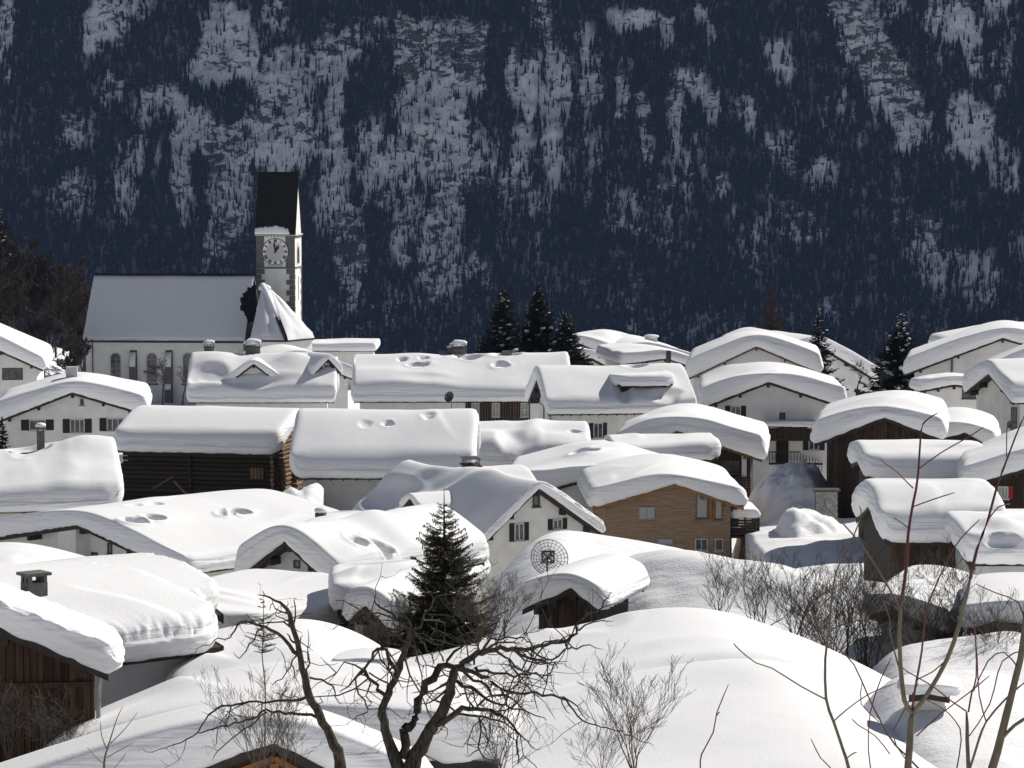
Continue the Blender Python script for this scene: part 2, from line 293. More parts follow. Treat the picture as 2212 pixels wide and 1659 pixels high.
def build_mountain():
    xs = np.concatenate([np.linspace(-3000, -640, 40)[:-1], np.arange(-640, 640, 3.2), np.linspace(640, 3600, 50)])
    ss = np.concatenate([np.linspace(-40, 60, 6)[:-1], np.arange(60, 640, 3.2), np.linspace(640, 3000, 60)])
    X, S = np.meshgrid(xs, ss); Y, Z = slope_pt(X, S)
    v = np.stack([X.ravel(), Y.ravel(), Z.ravel()], 1); a = np.arange(X.size).reshape(X.shape)
    f = np.stack([a[:-1, :-1].ravel(), a[:-1, 1:].ravel(), a[1:, 1:].ravel(), a[1:, :-1].ravel()], 1)
    px, py = to_px(X, Y, Z); und = np.clip(1.0-openness(px, py)-.30*np.clip((py-560)/160, 0, 1), 0, 1)
    # snow and rock
    m = bpy.data.materials.new('mountain_snow_and_rock'); m.use_nodes = True; nt = m.node_tree; N = nt.nodes; Lk = nt.links; b = N['Principled BSDF']
    b.inputs['Roughness'].default_value = .9; b.inputs['Specular IOR Level'].default_value = .1
    tc = N.new('ShaderNodeTexCoord')
    def nz(scale, st, det=5, ro=.65, dist=0):
        mp = N.new('ShaderNodeMapping'); mp.inputs['Scale'].default_value = st; Lk.new(tc.outputs['Object'], mp.inputs['Vector'])
        n = N.new('ShaderNodeTexNoise'); n.inputs['Scale'].default_value = scale; n.inputs['Detail'].default_value = det; n.inputs['Roughness'].default_value = ro; n.inputs['Distortion'].default_value = dist
        Lk.new(mp.outputs[0], n.inputs['Vector']); return n.outputs[0]
    n1 = nz(.10, (.8, .8, 1.6), 8, .72, .4); n2 = nz(.012, (1, 1, .8), 3)
    ad = N.new('ShaderNodeMath'); ad.operation = 'MULTIPLY_ADD'; ad.inputs[1].default_value = .7; Lk.new(n2, ad.inputs[0]); Lk.new(n1, ad.inputs[2])
    r = N.new('ShaderNodeMapRange'); r.inputs[1].default_value = .885; r.inputs[2].default_value = .93; Lk.new(ad.outputs[0], r.inputs[0])
    n4 = nz(.2, (1, 1, 3), 4)
    rk = N.new('ShaderNodeMix'); rk.data_type = 'RGBA'; rk.inputs[6].default_value = (.12, .105, .085, 1); rk.inputs[7].default_value = (.07, .062, .055, 1); Lk.new(n4, rk.inputs[0])
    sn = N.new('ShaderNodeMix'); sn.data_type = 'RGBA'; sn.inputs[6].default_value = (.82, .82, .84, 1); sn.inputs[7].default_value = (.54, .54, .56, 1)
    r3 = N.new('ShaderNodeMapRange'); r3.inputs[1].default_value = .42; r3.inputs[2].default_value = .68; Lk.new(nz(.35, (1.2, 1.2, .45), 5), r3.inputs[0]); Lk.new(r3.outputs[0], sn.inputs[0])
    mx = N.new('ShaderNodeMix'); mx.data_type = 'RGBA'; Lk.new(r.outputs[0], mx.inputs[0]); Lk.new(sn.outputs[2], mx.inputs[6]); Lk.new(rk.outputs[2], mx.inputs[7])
    at_ = N.new('ShaderNodeAttribute'); at_.attribute_name = 'undergrowth'; ug = N.new('ShaderNodeMix'); ug.data_type = 'RGBA'; ug.inputs[7].default_value = (.035, .036, .034, 1)
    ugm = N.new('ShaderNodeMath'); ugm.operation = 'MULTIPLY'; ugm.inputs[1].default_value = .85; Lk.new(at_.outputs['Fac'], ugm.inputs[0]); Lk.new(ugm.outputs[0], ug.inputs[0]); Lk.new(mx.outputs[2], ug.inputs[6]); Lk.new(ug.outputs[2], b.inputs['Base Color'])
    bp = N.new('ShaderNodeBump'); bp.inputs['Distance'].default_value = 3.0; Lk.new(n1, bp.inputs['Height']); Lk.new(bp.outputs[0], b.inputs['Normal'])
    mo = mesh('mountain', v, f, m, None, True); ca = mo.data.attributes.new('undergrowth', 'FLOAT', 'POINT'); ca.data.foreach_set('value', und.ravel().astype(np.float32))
    tag(mo, 'steep shaded mountain face of snow, rock bands and gullies behind the village', kind='structure')
build_mountain()
def scatter_forest():
    rng = np.random.default_rng(7)
    n = 105000
    x = rng.uniform(-640, 640, n); s = rng.uniform(40, 640, n)
    Y, Z = slope_pt(x, s); px, py = to_px(x, Y, Z)
    o = openness(px, py)
    st = fbm(x/9, s/60, 1, 3, 77)              # trees stand in ribs down the slope
    dens = np.clip(1.0-.985*o, .012, 1)
    low = np.clip((py-520)/200, 0, 1)
    keep = (rng.random(n) < dens*.68) & (py > -60) & (py < 900)
    def cones(x, Y, Z, h, r, sides, tiers, seed):
        rg = np.random.default_rng(seed); V = []; Fc = []; n = len(x); base = 0
        for t in range(tiers):
            z0 = h*(.06+.86*t/tiers*.9); z1 = h*min(1, (.06+.9*(t+1.55)/tiers)) if t < tiers-1 else h
            rr = r*(1-.80*t/tiers)
            ang = rg.uniform(0, 6.28, n)
            ring = []
            for k in range(sides):
                a = ang+2*np.pi*k/sides; q = rr*rg.uniform(.65, 1.25, n)
                ring.append(np.stack([x+q*np.cos(a), Y+q*np.sin(a), Z+z0-rg.uniform(0, .05, n)*h], 1))
            tip = np.stack([x+rg.normal(0, .03, n)*r, Y, Z+z1], 1)
            V.append(np.concatenate(ring+[tip])); idx = np.arange(n)
            for k in range(sides):
                Fc.append(np.stack([base+k*n+idx, base+((k+1) % sides)*n+idx, base+sides*n+idx], 1))
            base += (sides+1)*n
        return np.concatenate(V), np.concatenate(Fc)
    hgt = rng.uniform(7, 17, n)*(1-.2*o); hgt[rng.random(n) < .3] *= .6; hgt[rng.random(n) < .03] *= 1.5
    k = keep
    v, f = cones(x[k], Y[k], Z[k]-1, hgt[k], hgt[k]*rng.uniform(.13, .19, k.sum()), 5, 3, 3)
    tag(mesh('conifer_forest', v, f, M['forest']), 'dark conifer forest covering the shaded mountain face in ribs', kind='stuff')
    n2 = 34000; x = rng.uniform(-640, 640, n2); s = rng.uniform(40, 560, n2)
    Y, Z = slope_pt(x, s); px, py = to_px(x, Y, Z); o = openness(px, py)
    low = np.clip((py-300)/300, 0, 1); k = rng.random(n2) < np.clip((.20+1.0*low)*(o*.95+.12), 0, .85)
    h = rng.uniform(6, 13, n2)[k]
    v, f = cones(x[k], Y[k], Z[k]-1, h, h*.11, 3, 2, 9)
    tag(mesh('bare_woodland', v, f, M['brush']), 'pale leafless woodland scattered over the lower mountain snowfields', kind='stuff')
    print('forest', keep.sum(), k.sum())
scatter_forest()
# ------------------------------------------------------------------ houses
class House: pass
def local_ray(H, px, py):
    o = Vector((0, 0, CAMZ))-Vector((H.ox, H.oy, H.gz)); d = ray(px, py); m = Matrix.Rotation(-H.rz, 3, 'Z')
    return m@o, m@d
def new_house(name, label, cat, A, rz, wl, hl, wr, hr, L, T, og, oe, group=None, tb=1.0):
    H = House(); H.ox, H.oy = A.x, A.y; H.gz = gz(A.x, A.y); H.rz = rz; H.zr = A.z-H.gz
    H.wl, H.hl, H.wr, H.hr, H.L, H.T, H.og, H.oe = wl, hl, wr, hr, L, T, og, oe
    H.root = empty(name, (A.x, A.y, H.gz), rz, label, cat, group); H.feats = []
    return H
def gable_house(name, label, apex, el, er, Y, rz, L, T=1.1, og=.8, oe=.7, cat='house', group=None, **k):
    """gable end seen from the camera: apex and both eave ends given where they stand on the gable plane"""
    rz = R(rz); A = at(*apex, Y); ax = Vector((math.cos(rz), math.sin(rz), 0)); nn = Vector((-ax.y, ax.x, 0)); o = Vector((0, 0, CAMZ)); r = []
    for e in (el, er):
        d = ray(*e); t = (A-o).dot(nn)/d.dot(nn); P = o+d*t; r.append((abs((P-A).dot(ax)), A.z-P.z))
    H = new_house(name, label, cat, A, rz, r[0][0], max(.05, r[0][1]), r[1][0], max(.05, r[1][1]), L, T, og, oe, group); H.Rf = .5; return H
def eave_house(name, label, apex, Y, rz, w, ye, x2, T=1.1, og=.6, oe=.6, cat='house', group=None, w2=None, h2=None, snowtop=True, L=None, **k):
    """long side seen: apex = near ridge end (top of the snow), ye = where the visible eave stands at that end, x2 = far ridge end"""
    rz = R(rz); A = at(*apex, Y)
    if snowtop: A.z -= T*.95
    ax = Vector((math.cos(rz), math.sin(rz), 0)); side = 1 if ax.y < 0 else -1
    P = A+ax*(side*w); d = ray(P.x/P.y*F+CX, ye); ze = CAMZ+d.z/d.y*P.y; h = A.z-ze
    if L is None:
        rd = Vector((-ax.y, ax.x, 0)); u = (x2-CX)/F   # ridge direction; find where it crosses the sight line of x2
        u = u/1.0; c = (cp+0*sp)
        L = (u*A.y-A.x)/(rd.x-u*rd.y)
    w2 = w2 or w; h2 = h2 or h*w2/w
    a = (w2, h2, w, h) if side == 1 else (w, h, w2, h2)
    H = new_house(name, label, cat, A, rz, *a, abs(L), T, og, oe, group); H.side = side
    return H
def roofz(H, x): return H.zr-np.where(np.asarray(x) < 0, -np.asarray(x)*H.hl/H.wl, np.asarray(x)*H.hr/H.wr)
def roof_hit(H, px, py, lift=None, side=None):
    o, d = local_ray(H, px, py); lift = H.T if lift is None else lift; best = None
    for s, w, h in ((-1, H.wl, H.hl), (1, H.wr, H.hr)):
        k = s*h/w      # z = zr+lift - k*x
        den = d.z+k*d.x
        if abs(den) < 1e-9: continue
        t = (H.zr+lift-k*o.x-o.z)/den; P = o+d*t
        if t > 0 and (P.x*s > -.3) and (side in (None, s)):
            if best is None or t < best[0]: best = (t, P)
    return best[1] if best else None
def walls(H, m='plaster', depth_to=-1.0):
    xl, xr = -(H.wl-H.oe), H.wr-H.oe; zl = H.zr-H.hl*(H.wl-H.oe)/H.wl-.22; zrr = H.zr-H.hr*(H.wr-H.oe)/H.wr-.22
    b = MB(); y0, y1 = H.og, H.L-H.og; p = []
    for y in (y0, y1): p += [(xl, y, depth_to), (xr, y, depth_to), (xr, y, zrr), (0, y, H.zr-.22), (xl, y, zl)]
    b.add(p, [(0, 1, 2, 3, 4), (9, 8, 7, 6, 5), (0, 4, 9, 5), (1, 6, 7, 2), (4, 3, 8, 9), (3, 2, 7, 8), (0, 5, 6, 1)])
    H.xl, H.xr, H.zel, H.zer = xl, xr, zl, zrr
    H.wall = b.build('wall', M[m], H.root); return H.wall
def roof(H, m='eave_wood', th=.2, barge='eave_wood', purlins=True, pm='eave_wood', rafters=False):
    b = MB()
    for s, w, h in ((-1, H.wl, H.hl), (1, H.wr, H.hr)):
        p = []
        for y in (0, H.L): p += [(0, y, H.zr-th), (s*w, y, H.zr-h-th), (s*w, y, H.zr-h), (0, y, H.zr)]
        fs = [(0, 1, 2, 3), (7, 6, 5, 4), (0, 4, 5, 1), (2, 6, 7, 3), (1, 5, 6, 2)]
        b.add(p, fs if s == 1 else [q[::-1] for q in fs])
    H.roof = b.build('roof', M[m], H.root)
    for s, w, h in ((-1, H.wl, H.hl), (1, H.wr, H.hr)):
        for y in (-.045, H.L+.005):
            b = MB(); q = .30
            p = [(0, y, H.zr-q), (s*(w+.02), y, H.zr-h-q), (s*(w+.02), y, H.zr-h+.02), (0, y, H.zr+.02)]
            b.add(p+[(a, c+.04, d) for a, c, d in p], [(0, 1, 2, 3), (7, 6, 5, 4), (0, 4, 5, 1), (2, 6, 7, 3), (1, 5, 6, 2), (3, 7, 4, 0)])
            b.build('bargeboard', M[barge], H.root)
    if purlins:
        for s, w, h in ((-1, H.wl, H.hl), (1, H.wr, H.hr)):
            for fr in ((.0, .5, .93) if s == 1 else (.5, .93)):
                x = s*fr*(w-H.oe); z = float(roofz(H, x))-th
                b = MB(); b.box(x-.11, x+.11, .06, H.og+.002, z-.32-(.06 if fr == 0 else 0), z-.03-(.1 if fr == 0 else 0)); b.build('purlin', M[pm], H.root)
    if rafters:
        for s, w, h in ((-1, H.wl, H.hl), (1, H.wr, H.hr)):
            n = int(H.L/.9)
            for i in range(n):
                y = H.og+.3+i*(H.L-2*H.og-.6)/max(1, n-1); b = MB(); x0 = s*(w-H.oe-.0); x1 = s*(w-.08)
                b.beam((x0, y, float(roofz(H, x0))-th-.09), (x1, y, float(roofz(H, x1))-th-.07), .1, .13); b.build('rafter_tail', M[pm], H.root)
FACES = {}
def face_frame(H, face):
    return {'front': (Vector((0, H.og, 0)), Vector((1, 0, 0)), Vector((0, -1, 0))), 'right': (Vector((H.xr, 0, 0)), Vector((0, 1, 0)), Vector((1, 0, 0))), 'left': (Vector((H.xl, 0, 0)), Vector((0, -1, 0)), Vector((-1, 0, 0)))}[face]
def face_hit(H, face, px, py):
    O, a, n = face_frame(H, face); o, d = local_ray(H, px, py); t = (O-o).dot(n)/d.dot(n); P = o+d*t
    wd = Matrix.Rotation(H.rz, 3, 'Z')@a; yw = (Matrix.Rotation(H.rz, 3, 'Z')@P).y+H.oy
    return P, a, n, yw/F, max(.25, abs(wd.x))
def window(H, face, px, py, w, h, cols=2, rows=1, shut=None, frame='frame', glass='glass', sill=True, sw=None, name='window', deep=.0):
    P, a, n, sc, c = face_hit(H, face, px, py); W = w*sc/c; Hh = h*sc; t = .07
    b = MB(); z0, z1 = -Hh/2, Hh/2
    b.obox(P, a, n, -W/2, W/2, z0, z0+t, 0, .05); b.obox(P, a, n, -W/2, W/2, z1-t, z1, 0, .05)
    b.obox(P, a, n, -W/2, -W/2+t, z0+t, z1-t, 0, .05); b.obox(P, a, n, W/2-t, W/2, z0+t, z1-t, 0, .05)
    for i in range(1, cols):
        u = -W/2+W*i/cols; b.obox(P, a, n, u-t*.45, u+t*.45, z0+t, z1-t, 0, .045)
    for j in range(1, rows):
        z = z0+Hh*j/rows; b.obox(P, a, n, -W/2+t, W/2-t, z-t*.35, z+t*.35, 0, .042)
    wf = b.build(name, M[frame], H.root)
    for i in range(cols):
        g = MB(); u0 = -W/2+W*i/cols+(t if i == 0 else t*.45); u1 = -W/2+W*(i+1)/cols-(t if i == cols-1 else t*.45)
        g.obox(P, a, n, u0, u1, z0+t, z1-t, .001, .02); g.build('pane', M[glass], wf)
    if sill:
        g = MB(); g.obox(P, a, n, -W/2-.06, W/2+.06, z0-.09, z0-.002, 0, .14); g.build('sill', M['stone' if frame != 'frame' else 'plaster_grey'], wf)
    if shut:
        q = (sw*sc/c) if sw else W/cols*.9
        for s in (-1, 1):
            g = MB(); u = s*(W/2+.02+q/2)
            g.obox(P, a, n, u-q/2, u+q/2, z0-.03, z1+.03, .01, .035)
            for k in range(2): zz = z0+.15+(Hh-.3)*k; g.obox(P, a, n, u-q/2+.03, u+q/2-.03, zz-.04, zz+.04, .036, .055)
            nl = max(4, int(Hh/.13))
            for k in range(nl):
                zz = z0+.06+(Hh-.12)*(k+.5)/nl
                if abs(zz-(z0+.15)) > .07 and abs(zz-(z0+Hh-.15)) > .07: g.obox(P, a, n, u-q/2+.04, u+q/2-.04, zz-.03, zz+.02, .034, .048)
            g.build('shutter', M[shut], wf)
    return wf
def snow_cap(H, T=None, oe=.30, og=.28, res=.22, rr=1.3, amp=.10, seed=1, corner=.6, s0=.6, Rf=None, feats=(), rough=0., mat_='snow', y0=None, y1=None, name='snow_cover', sag=.0, big=9.0, gr=.42, gs=.82, lips=3, label=None, parent=None):
    Rf = Rf or getattr(H, 'Rf', .72); T = T or H.T; x0, x1 = -(H.wl+oe), H.wr+oe; ya, yb = (-og if y0 is None else y0), (H.L+og if y1 is None else y1)
    Rd = Rf*T; edge = [0, .03, .08, .16, .27, .42, .62, .85]
    def lines(a, b):
        e = [t*Rd/.85 for t in edge]; n = max(4, int((b-a-2*e[-1])/res)); q = np.linspace(a+e[-1], b-e[-1], n+1)
        return np.concatenate([a+np.array(e[:-1]), q, (b-np.array(e[:-1]))[::-1]])
    xs, ys = lines(x0, x1), lines(ya, yb); X, Y = np.meshgrid(xs, ys)
    cx_, cy_ = (x0+x1)/2, (ya+yb)/2; hx, hy = (x1-x0)/2, (yb-ya)/2; rc = min(corner, hx*.6, hy*.6)
    ax, ay = X-cx_, Y-cy_; qx = np.clip((np.abs(ax)-(hx-rc))/rc, 0, 1); qy = np.clip((np.abs(ay)-(hy-rc))/rc, 0, 1)
    nx = qx*np.sqrt(1-qy**2/2); ny = qy*np.sqrt(1-qx**2/2)
    ax = np.where(qx > 0, np.sign(ax)*(hx-rc+nx*rc), ax); ay = np.where(qy > 0, np.sign(ay)*(hy-rc+ny*rc), ay)
    ddx = np.abs(ax)-(hx-rc); ddy = np.abs(ay)-(hy-rc)
    sdf = np.hypot(np.maximum(ddx, 0), np.maximum(ddy, 0))+np.minimum(np.maximum(ddx, ddy), 0)-rc; d = np.maximum(0, -sdf)
    X, Y = ax+cx_, ay+cy_
    dn = d+rough*.10*np.clip(1-d/Rd, 0, 1)*fbm(X*3.5, Y*3.5, 0, 3, seed+4)*(d > 1e-6)
    dX, dY = hx-np.abs(ax)+.12, hy-np.abs(ay)+.12; wgx = dY**3/(dX**3+dY**3)      # 1 near the eaves, 0 near the gable ends
    Rl = Rd*(wgx*1.05+(1-wgx)*gr)*(1+.25*noise(X/3.1, Y/3.1, 2, seed+8))
    t = np.clip(dn/Rl, 0, 1); e = (1-(1-t)**2.3)**(1/2.3)
    sl = np.where(X < 0, H.hl/H.wl, H.hr/H.wr); true = roofz(H, X)
    ms, ds = (H.hl/H.wl+H.hr/H.wr)/2, (H.hr/H.wr-H.hl/H.wl)/2; rr = min(rr, .95*T/max(ms, .01)); sm = H.zr-ms*(np.sqrt(X*X+rr*rr)-.5*rr)-ds*X
    Tn = T*(1+amp*fbm(X/6+H.ox, Y/6, 0, 2, seed)+amp*.10*fbm(X/1.7, Y/1.7, 3, 2, seed+3))
    edgeT = T*(s0*wgx+gs*(1-wgx))*(1+.14*noise(X/2.5, Y/2.5, 6, seed+6))
    Z = (true*wgx+sm*(1-wgx)+edgeT)*(1-e)+(sm+Tn)*e
    if big: Z = Z+e*amp*.9*T*noise(X/big+3, Y/big, 1, seed+2)
    lr = random.Random(seed*7+1)
    if T > .7 and hx > 3:
        for _ in range(lips):      # wind lips: soft on one side, sharp on the other
            lx, ly, la = cx_+lr.uniform(-.8, .8)*hx, cy_+lr.uniform(-.7, .7)*hy, lr.uniform(-.6, .6)+(1.57 if lr.random() < .5 else 0)
            u = (X-lx)*math.cos(la)+(Y-ly)*math.sin(la); w = -(X-lx)*math.sin(la)+(Y-ly)*math.cos(la); u = u+.07*w*w*lr.choice((-1, 1))*.5+.25*noise(w*.5, w*0, 1, seed+lr.randint(0, 50))
            lw = lr.uniform(.7, 1.5); Z = Z+e*lr.uniform(.05, .12)*np.where(u < 0, np.exp(-(u/lw)**2), np.exp(-(u/(lw*.28))**2))*np.exp(-(w/(lr.uniform(1.5, 3.0)))**2)
    for ft in list(feats)+H.feats:
        k = ft[0]
        if k == 'dimple':      # ('dimple', x, y, rx, ry, depth)
            q = (((X-ft[1])/ft[3])**2+((Y-ft[2])/ft[4])**2)*(1+.55*noise(X/ft[3]*.8+ft[1], Y/ft[4]*.8, 3, seed+9)); q = np.maximum(q, 0); Z = Z-e*ft[5]*(1.1*np.exp(-q**2.2)-.14*np.exp(-((np.sqrt(q)-1.35)/.3)**2))
        elif k == 'bump':
            q = ((X-ft[1])/ft[3])**2+((Y-ft[2])/ft[4])**2; Z = Z+e*ft[5]*np.exp(-q**1.3)
        elif k == 'step':      # scoured trough along a line
            q = ((X-ft[1])*math.cos(ft[3])+(Y-ft[2])*math.sin(ft[3])); w = -(X-ft[1])*math.sin(ft[3])+(Y-ft[2])*math.cos(ft[3])
            Z = Z+e*ft[6]*np.exp(-(q/ft[4])**2)*np.exp(-(w/ft[5])**2)
        elif k == 'dorm':      # snow over a cross gable: ('dorm', side, yc, halfwidth, slope, ztop, xout)
            _, sd, yc, hw, slp, zt, xo = ft
            g = zt-slp*(np.sqrt((Y-yc)**2+.5)-.35); ins = np.clip((hw+.5-np.abs(Y-yc))/.5, 0, 1)*(X*sd > 0)
            ins = ins*np.clip((xo+.0-X*sd)/.25, 0, 1)
            g = np.where(ins > 0, g, -99); kk = .25; mxz = np.maximum(Z, g)+np.maximum(0, kk-np.abs(Z-g))**2/(4*kk)*(ins > 0)
            Z = Z*(1-ins)+mxz*ins
    if rough: Z = Z+rough*.055*np.clip(1-d/(Rd*.9), 0, 1)*(d > 1e-6)*fbm(X*6, Y*6, 1, 3, seed+5)
    ny_, nx_ = X.shape; V = [np.stack([X.ravel(), Y.ravel(), Z.ravel()], 1)]; a = np.arange(X.size).reshape(X.shape)
    Fq = [np.stack([a[:-1, :-1].ravel(), a[:-1, 1:].ravel(), a[1:, 1:].ravel(), a[1:, :-1].ravel()], 1)]
    ring = np.concatenate([a[0, :-1], a[:-1, -1], a[-1, :0:-1], a[:0:-1, 0]])
    P = V[0][ring]; gx, gy = P[:, 0]-cx_, P[:, 1]-cy_; ex = np.maximum(np.abs(gx)-(hx-rc), 0)*np.sign(gx); ey = np.maximum(np.abs(gy)-(hy-rc), 0)*np.sign(gy)
    ln = np.hypot(ex, ey)+1e-9; ex, ey = ex/ln, ey/ln; tz = roofz(H, np.clip(P[:, 0], -H.wl, H.wr)); hgt = P[:, 2]-tz
    prev = ring; base = X.size; per = np.cumsum(np.hypot(np.diff(P[:, 0], prepend=P[0, 0]), np.diff(P[:, 1], prepend=P[0, 1])))
    # wavy side, bulging out a little and cut back at the bottom
    prof = [(.93, .03), (.84, .055), (.72, .07), (.60, .075), (.48, .07), (.36, .055), (.24, .035), (.13, .0), (.04, -.05), (-.03, -.12), (-.05, -.55)]
    eavew = np.abs(ex)
    for fz, off in prof:
        o = off*T*1.1+(.03+.01*rough)*(fz > 0)*noise(per*.9, np.full_like(per, fz*7*T), 2, seed+11)+(.018+.012*rough)*(fz > 0)*noise(per*3.3, np.full_like(per, fz*16*T), 5, seed+12)
        if off < -.5: o = np.full_like(per, -.55)
        if fz < .05: o = o-0.03*noise(per*4, 0*per, 4, seed+13)
        x = P[:, 0]+ex*o; y = P[:, 1]+ey*o; z = tz+hgt*fz-(.03*(fz < .1)) - sag*eavew*(1-fz)*.3
        if fz < 0: z = roofz(H, np.clip(x, -H.wl, H.wr))-.0+(.015 if off < -.5 else -.06-.06*np.abs(noise(per*2, 0*per, 9, seed+14)))
        V.append(np.stack([x, y, z], 1)); cur = base+np.arange(len(ring)); base += len(ring)
        Fq.append(np.stack([np.roll(prev, -1), prev, cur, np.roll(cur, -1)], 1)); prev = cur
    o = mesh(name, np.concatenate(V), np.concatenate(Fq), M[mat_], parent or H.root, True)
    if label: o['label'] = label
    H.snow = o; return o
def lp(H, px, py, lift=None, side=None):
    P = roof_hit(H, px, py, lift, side); return P if P is not None else Vector((H.wr*.4, H.L*.4, H.zr))
def dimple(H, px, py, rx=.45, ry=None, depth=.5, side=None):
    P = lp(H, px, py, None, side); H.feats.append(('dimple', P.x, P.y, rx, ry or rx, depth))
def bump(H, px, py, rx=1, ry=1, h=.4, side=None):
    P = lp(H, px, py, None, side); H.feats.append(('bump', P.x, P.y, rx, ry, h))
def trough(H, px, py, ang, w, l, h, side=None):
    P = lp(H, px, py, None, side); H.feats.append(('step', P.x, P.y, R(ang), w, l, h))
def snow_top(H, x, y):
    best = None
    for v in H.snow.data.vertices:
        d = (v.co.x-x)**2+(v.co.y-y)**2
        if best is None or d < best[0]: best = (d, v.co.z)
    return best[1]
def chimney(H, px, py, w=.6, h=.9, kind='block', m='concrete', cap=True, snow=True, side=None, d=None):
    """px,py: foot of the visible stack on the snow"""
    P = lp(H, px, py, None, side); z0 = float(roofz(H, P.x))-.3; z1 = float(roofz(H, P.x))+H.T+h; d = d or w
    b = MB(); b.box(P.x-w/2, P.x+w/2, P.y-d/2, P.y+d/2, z0, z1); ch = b.build('chimney', M[m], H.root)
    t = z1
    if kind == 'slots':
        b = MB()
        for sx in (-1, 0, 1):
            for sy in (-1, 1): b.box(P.x+sx*(w/2-.06)-.055, P.x+sx*(w/2-.06)+.055, P.y+sy*(d/2-.06)-.05, P.y+sy*(d/2-.06)+.05, z1, z1+.2)
        b.build('pier', M[m], ch); b = MB(); b.box(P.x-w/2+.08, P.x+w/2-.08, P.y-d/2+.12, P.y+d/2-.12, z1-.01, z1+.02); b.build('flue', M['metal'], ch)
        b = MB(); b.box(P.x-w/2-.09, P.x+w/2+.09, P.y-d/2-.09, P.y+d/2+.09, z1+.2, z1+.29); b.build('cap_slab', M[m], ch); t = z1+.29
    if kind == 'hood':
        b = MB()
        for sx in (-1, -.33, .33, 1):
            for sy in (-1, 1): b.tube([(P.x+sx*w*.45, P.y+sy*d*.45, z1), (P.x+sx*w*.45, P.y+sy*d*.45, z1+.35)], .025, 5)
        b.build('cap_posts', M['metal'], ch); b = MB(); b.box(P.x-w/2-.12, P.x+w/2+.12, P.y-d/2-.12, P.y+d/2+.12, z1-.1, z1-.02); b.build('collar', M['metal'], ch)
        b = MB(); b.box(P.x-w/2-.05, P.x+w/2+.05, P.y-d/2-.05, P.y+d/2+.05, z1+.35, z1+.39); b.build('cap_plate', M['metal'], ch); t = z1+.39
    if snow:
        b = MB(); s = max(w, d); nn = 12
        for j, (rr_, zz) in enumerate([(.46, 0), (.6, .08), (.64, .2), (.55, .33), (.33, .42), (.08, .45)]):
            for k in range(nn):
                a = 2*math.pi*k/nn; q = 1+.06*math.sin(3*a+j); rx = w*rr_*1.1*q; ry = d*rr_*1.1*q
                b.v.append((P.x+rx*math.cos(a), P.y+ry*math.sin(a), t+zz*min(1, s*1.3)))
        for j in range(5):
            for k in range(nn): b.f.append((j*nn+k, j*nn+(k+1) % nn, (j+1)*nn+(k+1) % nn, (j+1)*nn+k))
        b.f.append(tuple(range(nn))[::-1]); b.f.append(tuple(range(5*nn, 6*nn))); b.build('snow_cap', M['snow'], ch, True)
    return ch
def planks_front(H, m='dark_wood', w=.2, z0=-.5, zcut=None, x0=None, x1=None, face='front'):
    """vertical boards of uneven width on the gable wall, each its own board"""
    rn = random.Random(int(H.ox*10)); x = H.xl if x0 is None else x0; X1 = H.xr if x1 is None else x1; k = 0
    while x < X1-.03:
        ww = min(X1-x, w*rn.uniform(.75, 1.3)); g = .012; y = H.og; t = rn.uniform(.02, .045); b = MB()
        za = float(roofz(H, x+g))-.23; zb = float(roofz(H, x+ww-g))-.23; xm = x+ww/2
        p = [(x+g, y-t, z0), (x+ww-g, y-t, z0), (x+ww-g, y, z0), (x+g, y, z0), (x+g, y-t, za), (x+ww-g, y-t, zb), (x+ww-g, y, zb), (x+g, y, za)]
        b.hexa(p); b.build('board', M[m], H.root); x += ww
def planks_side(H, side, m='dark_wood', w=.22, z0=-.5, y0=None, y1=None):
    rn = random.Random(int(H.oy*10)); y = H.og if y0 is None else y0; Y1 = H.L-H.og if y1 is None else y1; X = H.xr if side == 1 else H.xl; zt = (H.zer if side == 1 else H.zel)
    while y < Y1-.03:
        ww = min(Y1-y, w*rn.uniform(.75, 1.3)); t = rn.uniform(.02, .045); b = MB(); b.box(min(X, X+side*t), max(X, X+side*t), y+.012, y+ww-.012, z0, zt); b.build('board', M[m], H.root); y += ww
def rear_house(name, label, apex, el, er, Y, rz, L, T=1.1, og=.6, oe=.6, cat='house', group=None):
    """snow skyline of the far gable end given; the house comes towards the camera from there"""
    rzr = R(rz); A = at(*apex, Y); ax = Vector((math.cos(rzr), math.sin(rzr), 0)); nn = Vector((-ax.y, ax.x, 0)); o = Vector((0, 0, CAMZ)); r = []
    for e in (el, er):
        d = ray(*e); t = (A-o).dot(nn)/d.dot(nn); P = o+d*t; r.append((abs((P-A).dot(ax)), A.z-P.z))
    A = A-nn*L; A.z -= T
    return new_house(name, label, cat, A, rzr, r[0][0], max(.05, r[0][1]), r[1][0], max(.05, r[1][1]), L, T, og, oe, group)
def corner_house(name, label, corner, Y, rz, w, h, L, T=1.0, side=1, far=False, og=.6, oe=.6, cat='house', group=None, w2=None, h2=None):
    """one eave corner given (near end, or far end with far=True)"""
    rzr = R(rz); C_ = at(*corner, Y); ax = Vector((math.cos(rzr), math.sin(rzr), 0)); rd = Vector((-ax.y, ax.x, 0))
    A = C_-ax*(side*w)+Vector((0, 0, h))
    if far: A = A-rd*L
    w2 = w2 or w; h2 = h2 or h*w2/w; a = (w2, h2, w, h) if side == 1 else (w, h, w2, h2)
    return new_house(name, label, cat, A, rzr, *a, L, T, og, oe, group)
def finish(H, wall='plaster', purlins=True, rafters=False, barge='eave_wood', rm='eave_wood', **k):
    walls(H, wall); roof(H, rm, purlins=purlins, rafters=rafters, barge=barge); snow_cap(H, **k); return H

